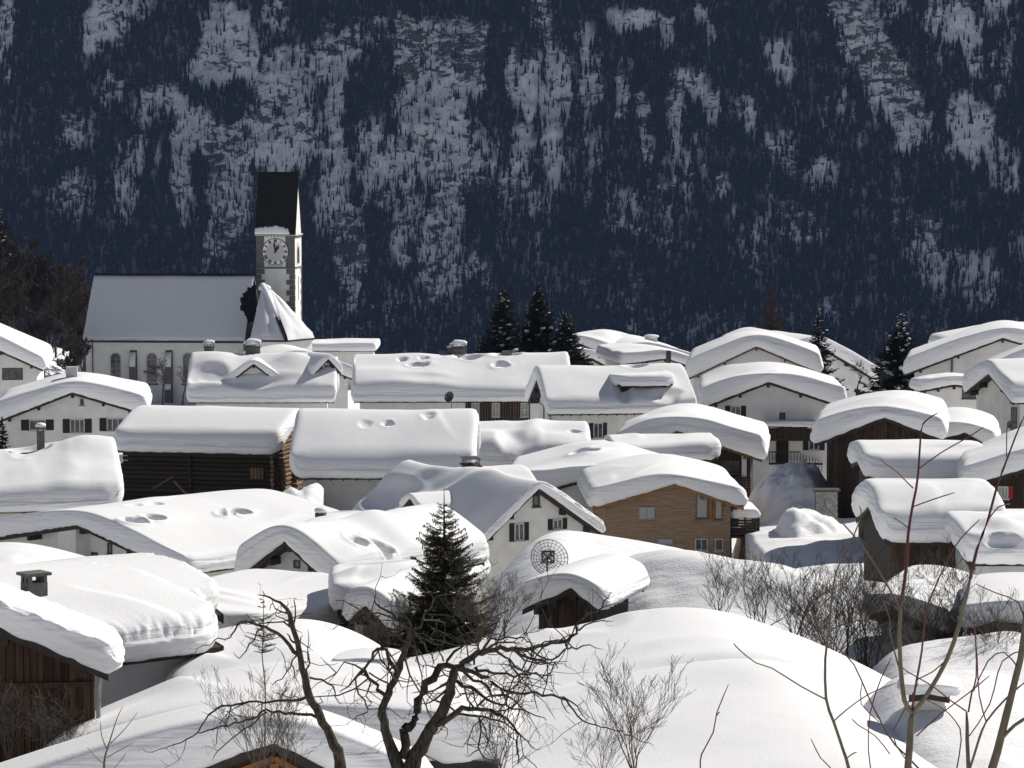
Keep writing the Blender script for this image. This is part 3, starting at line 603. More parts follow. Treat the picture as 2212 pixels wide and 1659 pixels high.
def chimney_sky(H, px, top, w, d, vis=.8, off=.8, kind='hood', m='concrete', snow=True):
    """stack behind the ridge of a long-side house: px centre, top = picture height of its top"""
    off = -H.side*off; o, dr = local_ray(H, px, top); t = (off-o.x)/dr.x; P = o+dr*t
    H2 = H; z1 = P.z; b = MB(); b.box(P.x-d/2, P.x+d/2, P.y-w/2, P.y+w/2, z1-3, z1); ch = b.build('chimney', M[m], H.root); t = z1
    if kind == 'hood':
        b = MB(); b.box(P.x-d/2-.12, P.x+d/2+.12, P.y-w/2-.12, P.y+w/2+.12, z1-.12, z1-.03); b.build('collar', M['metal'], ch); b = MB()
        for sx in (-1, 1):
            for sy in (-1, -.33, .33, 1): b.tube([(P.x+sx*d*.45, P.y+sy*w*.45, z1), (P.x+sx*d*.45, P.y+sy*w*.45, z1+.4)], .03, 5)
        b.build('cap_posts', M['metal'], ch); b = MB(); b.box(P.x-d/2-.05, P.x+d/2+.05, P.y-w/2-.05, P.y+w/2+.05, z1+.4, z1+.44); b.build('cap_plate', M['metal'], ch); t = z1+.44
    if snow: b = MB(); b.blob((P.x, P.y, t+.05), w*.6, 3, 14, 8, (d/w, 1, .42)); b.build('snow_cap', M['snow'], ch, True)
    return ch
# ================================================================== the church
def church():
    Hn = eave_house('church', 'white church with steep snow dusted nave roof, arched windows and clock tower', (205, 592), 463, -95, 8.6, 737, 548, T=.32, cat='church', og=.3, oe=.55)
    finish(Hn, 'plaster', purlins=False, T=.30, oe=-.12, og=.05, res=.5, rr=.25, amp=.12, s0=.4, corner=.2, seed=3, rough=.35, mat_='snow_thin', big=0)
    root = Hn.root; inv = Matrix.Translation(root.location)@Matrix.Rotation(Hn.rz, 4, 'Z'); inv = inv.inverted()
    W = lambda p: tuple(inv@Vector(p))
    # dark ridge left bare
    b = MB(); b.beam((0, .1, Hn.zr+.28), (0, Hn.L, Hn.zr+.28), .45, .4); b.build('ridge_tiles', M['roof_tile'], root)
    b = MB(); b.tube([(Hn.xr+.7, .2, Hn.zr-Hn.hr-.08), (Hn.xr+.7, Hn.L-.3, Hn.zr-Hn.hr-.08)], .11, 6); b.build('gutter', M['metal'], root)
    b = MB(); b.tube([(Hn.xr+.1, 1.4, 0), (Hn.xr+.1, 1.4, Hn.zr-Hn.hr), (Hn.xr+.75, 1.4, Hn.zr-Hn.hr+.3)], .09, 6); b.build('downpipe', M['metal'], root)
    # arched windows on the visible long wall
    for px, py, w, h in ((250, 795, 21, 64), (328, 795, 21, 64), (406, 795, 21, 64)):
        P, a, n, sc, c = face_hit(Hn, 'right', px, py); Wd = w*sc/c; Hh = h*sc
        # ring of the arch
        def arch(b, wd, z0, z1, d0, d1, fill):
            pts = [(-wd/2, z0), (wd/2, z0)]; r = wd/2
            pts += [(r*math.cos(t), z1-r+r*math.sin(t)) for t in np.linspace(0, math.pi, 11)]
            q = lambda u, z, d: (P[0]+a[0]*u+n[0]*d, P[1]+a[1]*u+n[1]*d, P[2]+z); N = len(pts)
            if fill:
                b.add([q(u, z, d1) for u, z in pts]+[q(u, z, d0) for u, z in pts], [tuple(range(N))]+[(i, i+N, (i+1) % N+N, (i+1) % N) for i in range(N)])
            else:
                o = .16; inn = [(u*(1-2*o/wd), z0+o if i < 2 else (z1-r)+(z-(z1-r))*(1-2*o/wd)) for i, (u, z) in enumerate(pts)]
                b.add([q(u, z, d1) for u, z in pts]+[q(u, z, d1) for u, z in inn]+[q(u, z, d0) for u, z in pts], [(i, (i+1) % N, (i+1) % N+N, i+N) for i in range(N)]+[(i+2*N, (i+1) % N+2*N, (i+1) % N, i) for i in range(N)])
        b = MB(); arch(b, Wd+.36, -Hh/2-.1, Hh/2+.2, 0, .05, False); wf = b.build('window', M['frame'], root)
        b = MB(); arch(b, Wd, -Hh/2, Hh/2, 0, .03, True); b.build('pane', M['glass'], wf)
        b = MB(); b.obox(P, a, n, -.035, .035, -Hh/2, Hh/2-.1, .03, .06)
        for k in range(1, 6): zz = -Hh/2+Hh*k/6.3; b.obox(P, a, n, -Wd/2+.02, Wd/2-.02, zz-.03, zz+.03, .03, .055)
        b.build('glazing_bars', M['metal_grey'], wf)
        b = MB(); b.obox(P, a, n, -Wd/2-.25, Wd/2+.25, -Hh/2-.35, -Hh/2-.11, 0, .22); b.build('sill', M['stone'], wf)
    for px in (289, 366):
        P, a, n, sc, c = face_hit(Hn, 'right', px, 800); w = .55; zt = P[2]+44*sc; b = MB()
        q = lambda u, z, d: (P[0]+a[0]*u+n[0]*d, P[1]+a[1]*u+n[1]*d, z)
        sec = [(0, zt), (.35, zt-.3), (.95, zt-2.7), (.95, zt-5.2), (1.35, zt-6.2), (1.35, -1), (0, -1)]; N = len(sec)
        b.add([q(-w, z, d) for d, z in sec]+[q(w, z, d) for d, z in sec], [tuple(range(N))[::-1], tuple(range(N, 2*N))]+[(i, (i+1) % N, (i+1) % N+N, i+N) for i in range(N)])
        bt = b.build('buttress', M['stone'], root)
        for d0, z0, d1, z1 in ((.37, zt-.4, .93, zt-2.6), (.97, zt-5.3, 1.33, zt-6.15)):
            b = MB(); p = [q(-w+.1, z1, d1+.02), q(w-.1, z1, d1+.02), q(w-.1, z0, d0+.02), q(-w+.1, z0, d0+.02)]; p2 = [(x+n[0]*.25, y+n[1]*.25, z+.1) for x, y, z in p]
            b.hexa(p+p2); b.build('snow_patch', M['snow'], bt, True)
    # left corner buttress
    P, a, n, sc, c = face_hit(Hn, 'right', 192, 800); b = MB(); zt = P[2]+44*sc
    y0 = Hn.og; b.add([(Hn.xr-.2, y0, -1), (Hn.xr-1.4, y0, -1), (Hn.xr-1.4, y0-1.9, -1), (Hn.xr-.2, y0-1.9, -1), (Hn.xr-.2, y0, zt), (Hn.xr-1.4, y0, zt), (Hn.xr-1.4, y0-1.2, zt-5), (Hn.xr-.2, y0-1.2, zt-5)], [(4, 5, 6, 7), (0, 3, 7, 4), (3, 2, 6, 7), (2, 1, 5, 6)]); b.build('buttress', M['stone'], root)
    # choir with hipped end
    pk = at(567, 617, 455); pe = at(577, 622, 458); e0 = at(540, 735, 447); e1 = at(620, 733, 446.5); e2 = at(679, 721, 453); e3 = at(672, 716, 462); e4 = at(545, 724, 463)
    for p in (e1, e2, e3, e4): p.z = e0.z
    cr = MB(); cr.add([W(p) for p in (pk, pe, e0, e1, e2, e3, e4)], [(0, 2, 3), (0, 3, 1), (1, 3, 4), (1, 4, 5), (1, 5, 6, 0)]); cr.build('choir_roof', M['roof_tile'], root)
    # snow on it: each facet as a thick, softly edged sheet
    def facet(tri, T, seed):
        n = 16; vs = []; A, B, C_ = [Vector(p) for p in tri]; nn = (B-A).cross(C_-A).normalized()
        if nn.z < 0: nn = -nn
        ids = {}; fs = []
        for i in range(n+1):
            for j in range(n+1-i):
                k = n-i-j; ids[i, j] = len(vs); u, v, w = k/n, i/n, j/n; ed = min(u+.0, v, w)*n/3.0
                t = T*(min(1, ed)**.5)*(1+.35*float(noise(np.array(i*.35+seed), np.array(j*.35), 0, seed)))
                vs.append(tuple(A*u+B*v+C_*w+nn*(t+.02)))
        for i in range(n):
            for j in range(n-i):
                fs.append((ids[i, j], ids[i+1, j], ids[i, j+1]))
                if i+j < n-1: fs.append((ids[i+1, j], ids[i+1, j+1], ids[i, j+1]))
        return vs, fs
    b = MB(); e1b = e1+Vector((0, 0, 0)); pts = [(pk, e0, e1), (pk, e1, pe), (pe, e1, e2), (pe, e2, e3)]
    # sheets share their inner edges, so build them over slightly enlarged facets
    quad = []
    def sheet(P0, P1, Q0, Q1, T, seed, n=22, m=14, nn=None):
        vs = []; fs = []; nn = nn or (Q1-Q0).cross(P0-Q0); nn.normalize(); nn = nn if nn.z > 0 else -nn
        for j in range(m+1):
            for i in range(n+1):
                s, t = i/n, j/m; p = (P0.lerp(P1, s)).lerp(Q0.lerp(Q1, s), t); ed = min(t*m/2.5, (1-t)*m/1.2, s*n/1.5+.35, (1-s)*n/1.5+.35)
                th = T*max(0, min(1, ed))**.5*(1+.5*float(noise(np.array(s*4.), np.array(t*3.), 0, seed)))
                vs.append(tuple(inv@(p+nn*(th+.03))))
        for j in range(m):
            for i in range(n):
                a = j*(n+1)+i; fs.append((a, a+1, a+n+2, a+n+1))
        return vs, fs
    up = Vector((0, 0, .1))
    lip = lambda p, q: p.lerp(q, .015)
    # two slopes with a dark melted slot between the lower halves
    mA = e0.lerp(e1, .80); mid = pk.lerp(e1, .52)
    v, f = sheet(pk, pk, e0, e1.lerp(e0, .06), .38, 5); b.add(v, f); v, f = sheet(pk, pe, e1.lerp(pk, .35), e1.lerp(pk, .34), .36, 6, nn=(e1-pk).cross(pe-pk)); b.add(v, f)
    v, f = sheet(pe+up, pe+up, e1.lerp(e2, .03), e2, .38, 8); b.add(v, f)
    v, f = sheet(pe+up, pe+up, e2, e3, .3, 9); b.add(v, f)
    b.build('snow_cover', M['snow_thin'], root, True)
    b = MB(); b.tube([W(pk.lerp(e1, t)+Vector((0, -.1, .12))) for t in (0, .15, .3, .45, .6)], [.5, .48, .45, .4, .2], 10); b.build('snow_ridge', M['snow_thin'], root, True)
    b = MB(); b.blob(W(at(571, 622, 455)), 1.0, 3, 12, 8, (1.15, 1, .55)); b.build('snow_lump', M['snow'], root, True)
    sl_ = MB(); a0 = pk.lerp(e1, .58); a1 = e1.lerp(e0, .07); a2 = e1.lerp(e2, .02); f_ = Vector((.0, -.75, .55))*.75
    sl_.add([W(a0+f_), W(a1+f_), W(a2+f_), W(a0), W(a1), W(a2)], [(0, 1, 2), (0, 3, 4, 1), (0, 2, 5, 3)]); sl_.build('bare_hip', M['roof_tile'], root)
    bm_ = MB(); ins = lambda p: p.lerp(Vector((at(600, 730, 455).x, 455, p.z)), .06)
    ring = [ins(p) for p in (e0, e1, e2, e3, e4)]; lo = [Vector((p.x, p.y, Hn.gz-1)) for p in ring]
    bm_.add([W(p) for p in ring+lo], [(i, i+5, (i+1) % 5+5, (i+1) % 5) for i in range(5)]); bm_.build('choir_wall', M['plaster'], root)
    bm_ = MB()
    for p, q in ((e0, e1), (e1, e2), (e2, e3)): bm_.beam(W(p-Vector((0, 0, .12))), W(q-Vector((0, 0, .12))), .3, .26)
    bm_.build('eave_board', M['eave_wood'], root)
    for px, py in ((664, 738), (671, 736)):
        pass
    # bare melted patch on the nave roof beside the choir
    b = MB(); cpt = []
    rn = random.Random(4); edge = []
    for i in range(40):
        t = math.pi/2+math.pi*i/39; rr_ = 1+.10*rn.uniform(-1, 1)
        edge.append((553+33*math.cos(t)*rr_*(1 if True else 1), 657+38*math.sin(t)*rr_))
    edge += [(556, 640), (560, 622), (545, 690), (548, 700)][:0]
    pl = [roof_hit(Hn, x, y, .36) for x, y in edge]
    top = [Vector(p)+Vector((.06, 0, .06)) for p in pl]; nE = len(top)
    b.add([tuple(p) for p in top]+[tuple(Vector(p)-Vector((.4, 0, .4))) for p in pl], [tuple(range(nE))]+[(i, i+nE, (i+1) % nE+nE, (i+1) % nE) for i in range(nE)]); b.build('bare_roof_patch', M['roof_tile'], root)
    # ------------------------------------------------ tower
    rz = R(-6); C0 = at(596, 700, 466); gzt = Hn.gz-1; TX = Matrix.Translation((C0.x, C0.y, 0))@Matrix.Rotation(rz, 4, 'Z')
    ww = 6.2; hw = ww/2; dd = 6.2
    def tz(py, Y=466): return CAMZ-(py-HZ)/F*Y
    T_ = lambda x, y, z: tuple(inv@(TX@Vector((x, y, z))))
    def tbox(b, x0, x1, y0, y1, z0, z1): b.hexa([T_(x0, y0, z0), T_(x1, y0, z0), T_(x1, y1, z0), T_(x0, y1, z0), T_(x0, y0, z1), T_(x1, y0, z1), T_(x1, y1, z1), T_(x0, y1, z1)])
    ze, zb, zr_ = tz(506), tz(578), tz(371)
    b = MB(); tbox(b, -hw, hw, 0, dd, gzt, ze); tw = b.build('tower_wall', M['plaster'], root)
    b = MB(); tbox(b, -hw-.12, hw+.12, -.12, dd+.12, zb-.13, zb+.13); b.build('string_course', M['stone'], root)
    b = MB(); tbox(b, -hw-.22, hw+.22, -.22, dd+.22, ze-.18, ze+.06); b.build('cornice', M['plaster_grey'], root)
    b = MB()
    for i in range(12): x = hw+.0; yy = .3+i*.5; tbox(b, hw, hw+.12, yy, yy+.25, ze-.6, ze-.181)
    b.build('frieze', M['stone'], root)['kind'] = 'stuff'
    # saddleback roof, ridge left to right
    oh = .22; b = MB(); z0 = ze+.06
    P = [(-hw-oh, -oh-.08, z0-.1), (hw+oh, -oh-.08, z0-.1), (hw+oh, dd/2, zr_), (-hw-oh, dd/2, zr_), (hw+oh, dd+oh+.08, z0-.1), (-hw-oh, dd+oh+.08, z0-.1)]
    Q = [(x, y+(.22 if y < 1 else (-.22 if y > 4 else 0)), z-(.0 if y != dd/2 else .5)) for x, y, z in P]
    b.add([T_(*p) for p in P+Q], [(0, 1, 2, 3), (3, 2, 4, 5), (6, 9, 8, 7), (9, 11, 10, 8), (0, 6, 7, 1), (1, 7, 8, 2), (2, 8, 10, 4), (0, 3, 9, 6), (3, 5, 11, 9)]); b.build('tower_roof', M['roof_tile'], root)
    for sx in (-1, 1): b = MB(); b.add([T_(*p) for p in ((sx*hw, .05, z0), (sx*hw, dd-.05, z0), (sx*hw, dd/2, zr_-.5))], [(0, 1, 2)]); b.build('gable_wall', M['plaster'], root)
    # snow left at the foot of the tower roof
    b = MB(); n = 40; rows = 6; vs = []
    for j in range(rows+1):
        for i in range(n+1):
            s = i/n; t = j/rows; top = (.95+.35*math.sin(s*3.0)-.4*max(0, s-.6)+.16*float(noise(np.array(s*22.), np.array(1.), 0, 6))); top = max(.2, top if s < .96 else top*.5)
            up_ = t*top; q = up_*(dd/2+oh)/(zr_-z0+.1); th = .25*min(1, min(t, 1-t)*4+.1)**.5
            vs.append(T_(-hw-oh+.05+s*(ww+2*oh-1.0), -oh-.08+q-th, z0-.1+up_+.05+th*.3))
    fs = [(j*(n+1)+i, j*(n+1)+i+1, (j+1)*(n+1)+i+1, (j+1)*(n+1)+i) for j in range(rows) for i in range(n)]
    b.add(vs, fs); b.build('snow_strip', M['snow'], root, True)
    # spire rod
    b = MB(); b.tube([T_(-hw+.6, dd/2, zr_-.1), T_(-hw+.6, dd/2, tz(342))], .09, 6); b.tube([T_(-hw+.1, dd/2, tz(352)), T_(-hw+1.1, dd/2, tz(352))], .07, 5); b.blob(T_(-hw+.6, dd/2, tz(361)), .22, 1); b.build('cross', M['metal'], root)
    # clock stage: grey corner fields round a white panel
    for x0, x1 in ((-hw-.03, -hw+1.25), (hw-1.45, hw+.03)):
        b = MB(); tbox(b, x0, x1, -.05, .3, zb+.132, ze-.182); b.build('corner_field', M['stone'], root)
    b = MB(); tbox(b, -hw+1.25, hw-1.45, -.05, .3, ze-.45, ze-.182)
    for k in range(5):
        pass
    b.build('panel_head', M['stone'], root)
    for k in range(6):
        b = MB(); xx = -hw+1.25+(ww-2.7)*(k+.5)/6; cc = []
        for t in range(9): an = math.pi*t/8; cc.append((xx+.26*math.cos(an), ze-.452+.2*math.sin(an)))
        b.add([T_(x, -.075, z) for x, z in cc]+[T_(x, -.03, z) for x, z in cc], [tuple(range(9))[::-1]]+[(i, i+9, (i+1) % 9+9, (i+1) % 9) for i in range(9)]); b.build('scallop', M['plaster'], root)
    cx_, cz_, rd_ = -.02, tz(543), 2.06
    def disc(b, r, y0, y1, n=48):
        p = [(cx_+r*math.cos(2*math.pi*i/n), cz_+r*math.sin(2*math.pi*i/n)) for i in range(n)]
        b.add([T_(x, y0, z) for x, z in p]+[T_(x, y1, z) for x, z in p], [tuple(range(n))]+[(i, (i+1) % n, (i+1) % n+n, i+n) for i in range(n)])
    clk = MB(); disc(clk, rd_+.10, -.09, .1); ck = clk.build('clock', M['ink'], root)
    b = MB(); disc(b, rd_, -.12, .1); b.build('dial', M['plaster'], ck)
    b = MB(); disc(b, rd_*.70, -.135, .1); b.build('dial_centre', M['dial'], ck)
    strokes = {'I': [((0, -1), (0, 1))], 'V': [((-.6, 1), (0, -1)), ((.6, 1), (0, -1))], 'X': [((-.6, 1), (.6, -1)), ((.6, 1), (-.6, -1))]}
    for hnum, txt in enumerate(['XII', 'I', 'II', 'III', 'IIII', 'V', 'VI', 'VII', 'VIII', 'IX', 'X', 'XI']):
        th = R(90-30*hnum); rad = Vector((math.cos(th), math.sin(th))); tan = Vector((math.sin(th), -math.cos(th)))
        wid = {'I': .15, 'V': .26, 'X': .26}; tot = sum(wid[c] for c in txt); u = -tot/2; b = MB()
        for c in txt:
            cu = u+wid[c]/2; u += wid[c]
            for (a0, b0), (a1, b1) in strokes[c]:
                p0 = rad*(rd_*.84+b0*.23)+tan*(cu+a0*.13); p1 = rad*(rd_*.84+b1*.23)+tan*(cu+a1*.13)
                b.beam(T_(cx_+p0.x, -.14, cz_+p0.y), T_(cx_+p1.x, -.14, cz_+p1.y), .02, .085, up=(0, 1, 0)) if False else b.add(*stroke(p0, p1, cx_, cz_, T_))
        b.build('numeral', M['ink'], ck)
    for L_, an, w in ((1.28, 30, .26), (1.72, -7, .17)):
        th = R(90-an); dr = Vector((math.cos(th), math.sin(th))); pr = Vector((-dr.y, dr.x)); b = MB()
        pts = [dr*-.25+pr*w*.35, dr*L_*.62+pr*w, dr*L_, dr*L_*.62-pr*w, dr*-.25-pr*w*.35]; yy = -.19
        b.add([T_(cx_+p.x, yy, cz_+p.y) for p in pts]+[T_(cx_+p.x, yy+.04, cz_+p.y) for p in pts], [(4, 3, 2, 1, 0)]+[(i, (i+1) % 5, (i+1) % 5+5, i+5) for i in range(5)]); b.build('clock_hand', M['ink'], ck)
    b = MB(); tbox(b, -1.15, 1.1, -.03, .3, zb+.28, zb+.95); b.build('recess', M['stone'], root); b = MB(); b.hexa([T_(x, y, z) for x, y, z in ((-1.1, -.2, zb+.2), (1.05, -.2, zb+.2), (1.05, 0, zb+.2), (-1.1, 0, zb+.2), (-1.1, -.1, zb+.28), (1.05, -.1, zb+.28), (1.05, 0, zb+.7), (-1.1, 0, zb+.7))]); b.build('snow_patch', M['snow_thin'], root)
    # bell opening and slit on the sunlit side
    def arch_r(b, yc, w, z0, z1, X):
        r = w/2; pts = [(-r, z0), (r, z0)]+[(r*math.cos(t), z1-r+r*math.sin(t)) for t in np.linspace(0, math.pi, 9)]; N = len(pts)
        b.add([T_(X, yc+u, z) for u, z in pts]+[T_(X-.2, yc+u, z) for u, z in pts], [tuple(range(N))]+[(i, i+N, (i+1) % N+N, (i+1) % N) for i in range(N)])
    b = MB(); arch_r(b, dd*.52, 2.5, zb+.5, ze-1.2, hw+.03); fr = b.build('bell_opening', M['plaster_grey'], root); b = MB(); arch_r(b, dd*.52, 2.0, zb+.7, ze-2.0, hw+.05); b.build('louvre', M['eave_wood'], fr)
    b = MB(); tbox(b, hw-.1, hw+.04, dd*.5, dd*.5+.35, zb-5.2, zb-1.4); b.build('slit', M['eave_wood'], root)
    b = MB(); tbox(b, hw-.1, hw+.04, dd*.62, dd*.62+.4, zb-14.2, zb-12.2); b.build('slit', M['eave_wood'], root)
    # quoins
    z = zb-.15; k = 0
    while z > tz(708):
        h_ = .86; L1 = 1.35 if k % 2 == 0 else .85
        for sx in (-1, 1):
            b = MB(); x0, x1 = (-hw-.04, -hw+L1) if sx < 0 else (hw-L1, hw+.04); tbox(b, x0, x1, -.05, .2 if sx < 0 else (.55 if k % 2 else .28), z-h_+.02, z-.02); b.build('quoin', M['stone'], root)
        b = MB(); tbox(b, hw-.3, hw+.05, dd-(.9 if k % 2 == 0 else .45), dd+.04, z-h_+.02, z-.02); b.build('quoin', M['stone'], root)
        z -= h_; k += 1
def stroke(p0, p1, cx_, cz_, T_, w=.055):
    d = (p1-p0).normalized(); n = Vector((-d.y, d.x))*w; q = [p0+n, p0-n, p1-n, p1+n]
    v = [T_(cx_+p.x, -.17, cz_+p.y) for p in q]+[T_(cx_+p.x, -.12, cz_+p.y) for p in q]
    return v, [(0, 1, 2, 3), (0, 4, 5, 1), (1, 5, 6, 2), (2, 6, 7, 3), (3, 7, 4, 0)]
church()
# ================================================================== houses, far to near
def simple_far():
    # low roofs just behind the church and long house
    H = eave_house('house', 'low snow covered roof at the skyline just right of the church', (676, 738), 500, -91, 6, 757, 812, T=1.3); dimple(H, 733, 742, 1.2, 1, .8); finish(H, res=.45, seed=12)
    H = gable_house('house', 'snow roof sloping between the dormer house and the church tower', (650, 772), (560, 800), (765, 818), 380, 14, 14, T=1.2); finish(H, res=.4, seed=13, rr=2)
    H = rear_house('house', 'snowy roof at the skyline right behind the three dark spruces', (1318, 705), (1245, 720), (1410, 745), 400, -20, 13, T=1.5); bump(H, 1275, 705, 2.2, 3, .8); finish(H, res=.4, seed=14, rr=3)
    H = gable_house('house', 'snowy roof left of the skyline chimney with its dark gable tip showing', (1278, 772), (1244, 768), (1345, 808), 370, 28, 12, T=1.4); finish(H, res=.4, seed=15, rr=2)
    H = gable_house('house', 'snow roof at the skyline carrying a pale chimney with a round snow cap', (1376, 748), (1325, 772), (1500, 790), 385, 8, 16, T=1.3); finish(H, res=.4, seed=16, rr=3)
    chimney(H, 1432, 712, 1.5, .5, 'block', 'plaster_warm', d=1.2)
    H = gable_house('house', 'low snowy roof with a tiny vent between the skyline chimney and wide gable', (1440, 772), (1345, 785), (1520, 800), 340, 10, 14, T=1.1); bump(H, 1440, 755, 2, 2, .4); finish(H, res=.35, seed=17, rr=3)
    chimney(H, 1444, 764, .5, .35, 'block', 'metal', snow=False)
    H = gable_house('house', 'snowy roof with a dark lower edge behind the bare tree on the right', (1770, 745), (1700, 770), (1905, 826), 360, 26, 16, T=1.5); dimple(H, 1850, 790, .9, .6, .4); finish(H, res=.4, seed=18, rr=2)
    H = eave_house('house', 'distant snowy roof low behind the dark pine on the right', (1890, 818), 330, -90, 4, 850, 1985, T=.9); finish(H, res=.4, seed=19)
    H = gable_house('house', 'far left house with sloping snow roof and a window at the frame edge', (-75, 722), (-190, 770), (93, 797), 300, 6, 15, T=1.25)
    finish(H, res=.3, seed=20); window(H, 'front', 27, 808, 44, 26, 3, 1, None, 'frame_dark', 'glass', sill=False)
    H = gable_house('porch', 'small snow topped porch roof against the left end of the church', (215, 742), (142, 790), (260, 760), 474, -3, 6, T=1.0, cat='porch', og=.3); finish(H, res=.4, seed=21)
simple_far()

def dormer(H, side, px, py, wpx, hpx, out, slope=None, wins=(), barge='eave_wood', T=.8, wallm='plaster'):
    """cross gable on the roof slope: apex of its little gable at px,py"""
    o, d = local_ray(H, px, py); X = side*out; t = (X-o.x)/d.x; P = o+d*t; w_ = Matrix.Rotation(H.rz, 3, 'Z')@P; sc = (w_.y+H.oy)/F; hw = wpx/2*sc/max(.3, abs((Matrix.Rotation(H.rz, 3, 'Z')@Vector((0, 1, 0))).x)); h = hpx*sc
    yc, zt = P.y, P.z; slp = h/hw; xin = side*.3
    b = MB(); q = [(X-side*.5, yc-hw*.85, zt-h-1.2), (X-side*.5, yc+hw*.85, zt-h-1.2), (X-side*.5, yc+hw*.85, zt-h*.85-.15), (X-side*.5, yc, zt-.15), (X-side*.5, yc-hw*.85, zt-h*.85-.15)]
    q2 = [(xin, y, z) for x, y, z in q]; b.add(q+q2, [(0, 1, 2, 3, 4), (0, 5, 6, 1), (1, 6, 7, 2), (4, 9, 5, 0)]); dm = b.build('dormer', M[wallm], H.root)
    b = MB()
    for s in (-1, 1):
        p = [(X, yc, zt), (X, yc+s*hw, zt-h), (X, yc+s*hw, zt-h-.18), (X, yc, zt-.2)]; p2 = [(xin, y, z) for x, y, z in p]
        b.add(p+p2, [(0, 1, 2, 3), (0, 4, 5, 1), (3, 2, 6, 7), (1, 5, 6, 2)])
    b.build('dormer_roof', M[barge], dm)
    for s in (-1, 1):
        b = MB(); b.beam((X+side*.03, yc, zt-.14), (X+side*.03, yc+s*hw*1.02, zt-h-.14), .08, .3, up=(0, 0, 1)); b.build('bargeboard', M[barge], dm)
    b = MB(); b.box(min(X, X-side*.5), max(X, X-side*.5), yc-.12, yc+.12, zt-.6, zt-.25); b.build('purlin', M[barge], dm)
    for u, z, w, hh in wins:
        b = MB(); xx = X-side*.5; b.box(min(xx, xx+side*.05), max(xx, xx+side*.05), yc+u-w/2, yc+u+w/2, zt-h+z-hh/2, zt-h+z+hh/2); wf = b.build('window', M['frame_dark'], dm)
        b = MB(); xx += side*.05; b.box(min(xx, xx+side*.015), max(xx, xx+side*.015), yc+u-w/2+.06, yc+u+w/2-.06, zt-h+z-hh/2+.06, zt-h+z+hh/2-.06); b.build('pane', M['glass'], wf)
    D = House(); D.ox, D.oy, D.gz, D.rz = H.ox, H.oy, H.gz, H.rz; D.feats = []; D.wl = D.wr = hw; D.hl = D.hr = h; D.L = abs(out)+1.0; D.T = T; D.og = D.oe = 0; D.zr = zt; D.root = dm
    s2 = snow_cap(D, res=.16, seed=7, rr=hw*.5, s0=.45, gs=.8, oe=.25, og=.2, corner=.4, name='dormer_snow', parent=dm, amp=.12); s2.rotation_euler = (0, 0, side*math.pi/2); s2.location = (X, yc, 0)
    H.feats.append(('dimple', X+side*.9, yc, 1.0, hw*.9, .35)); return dm

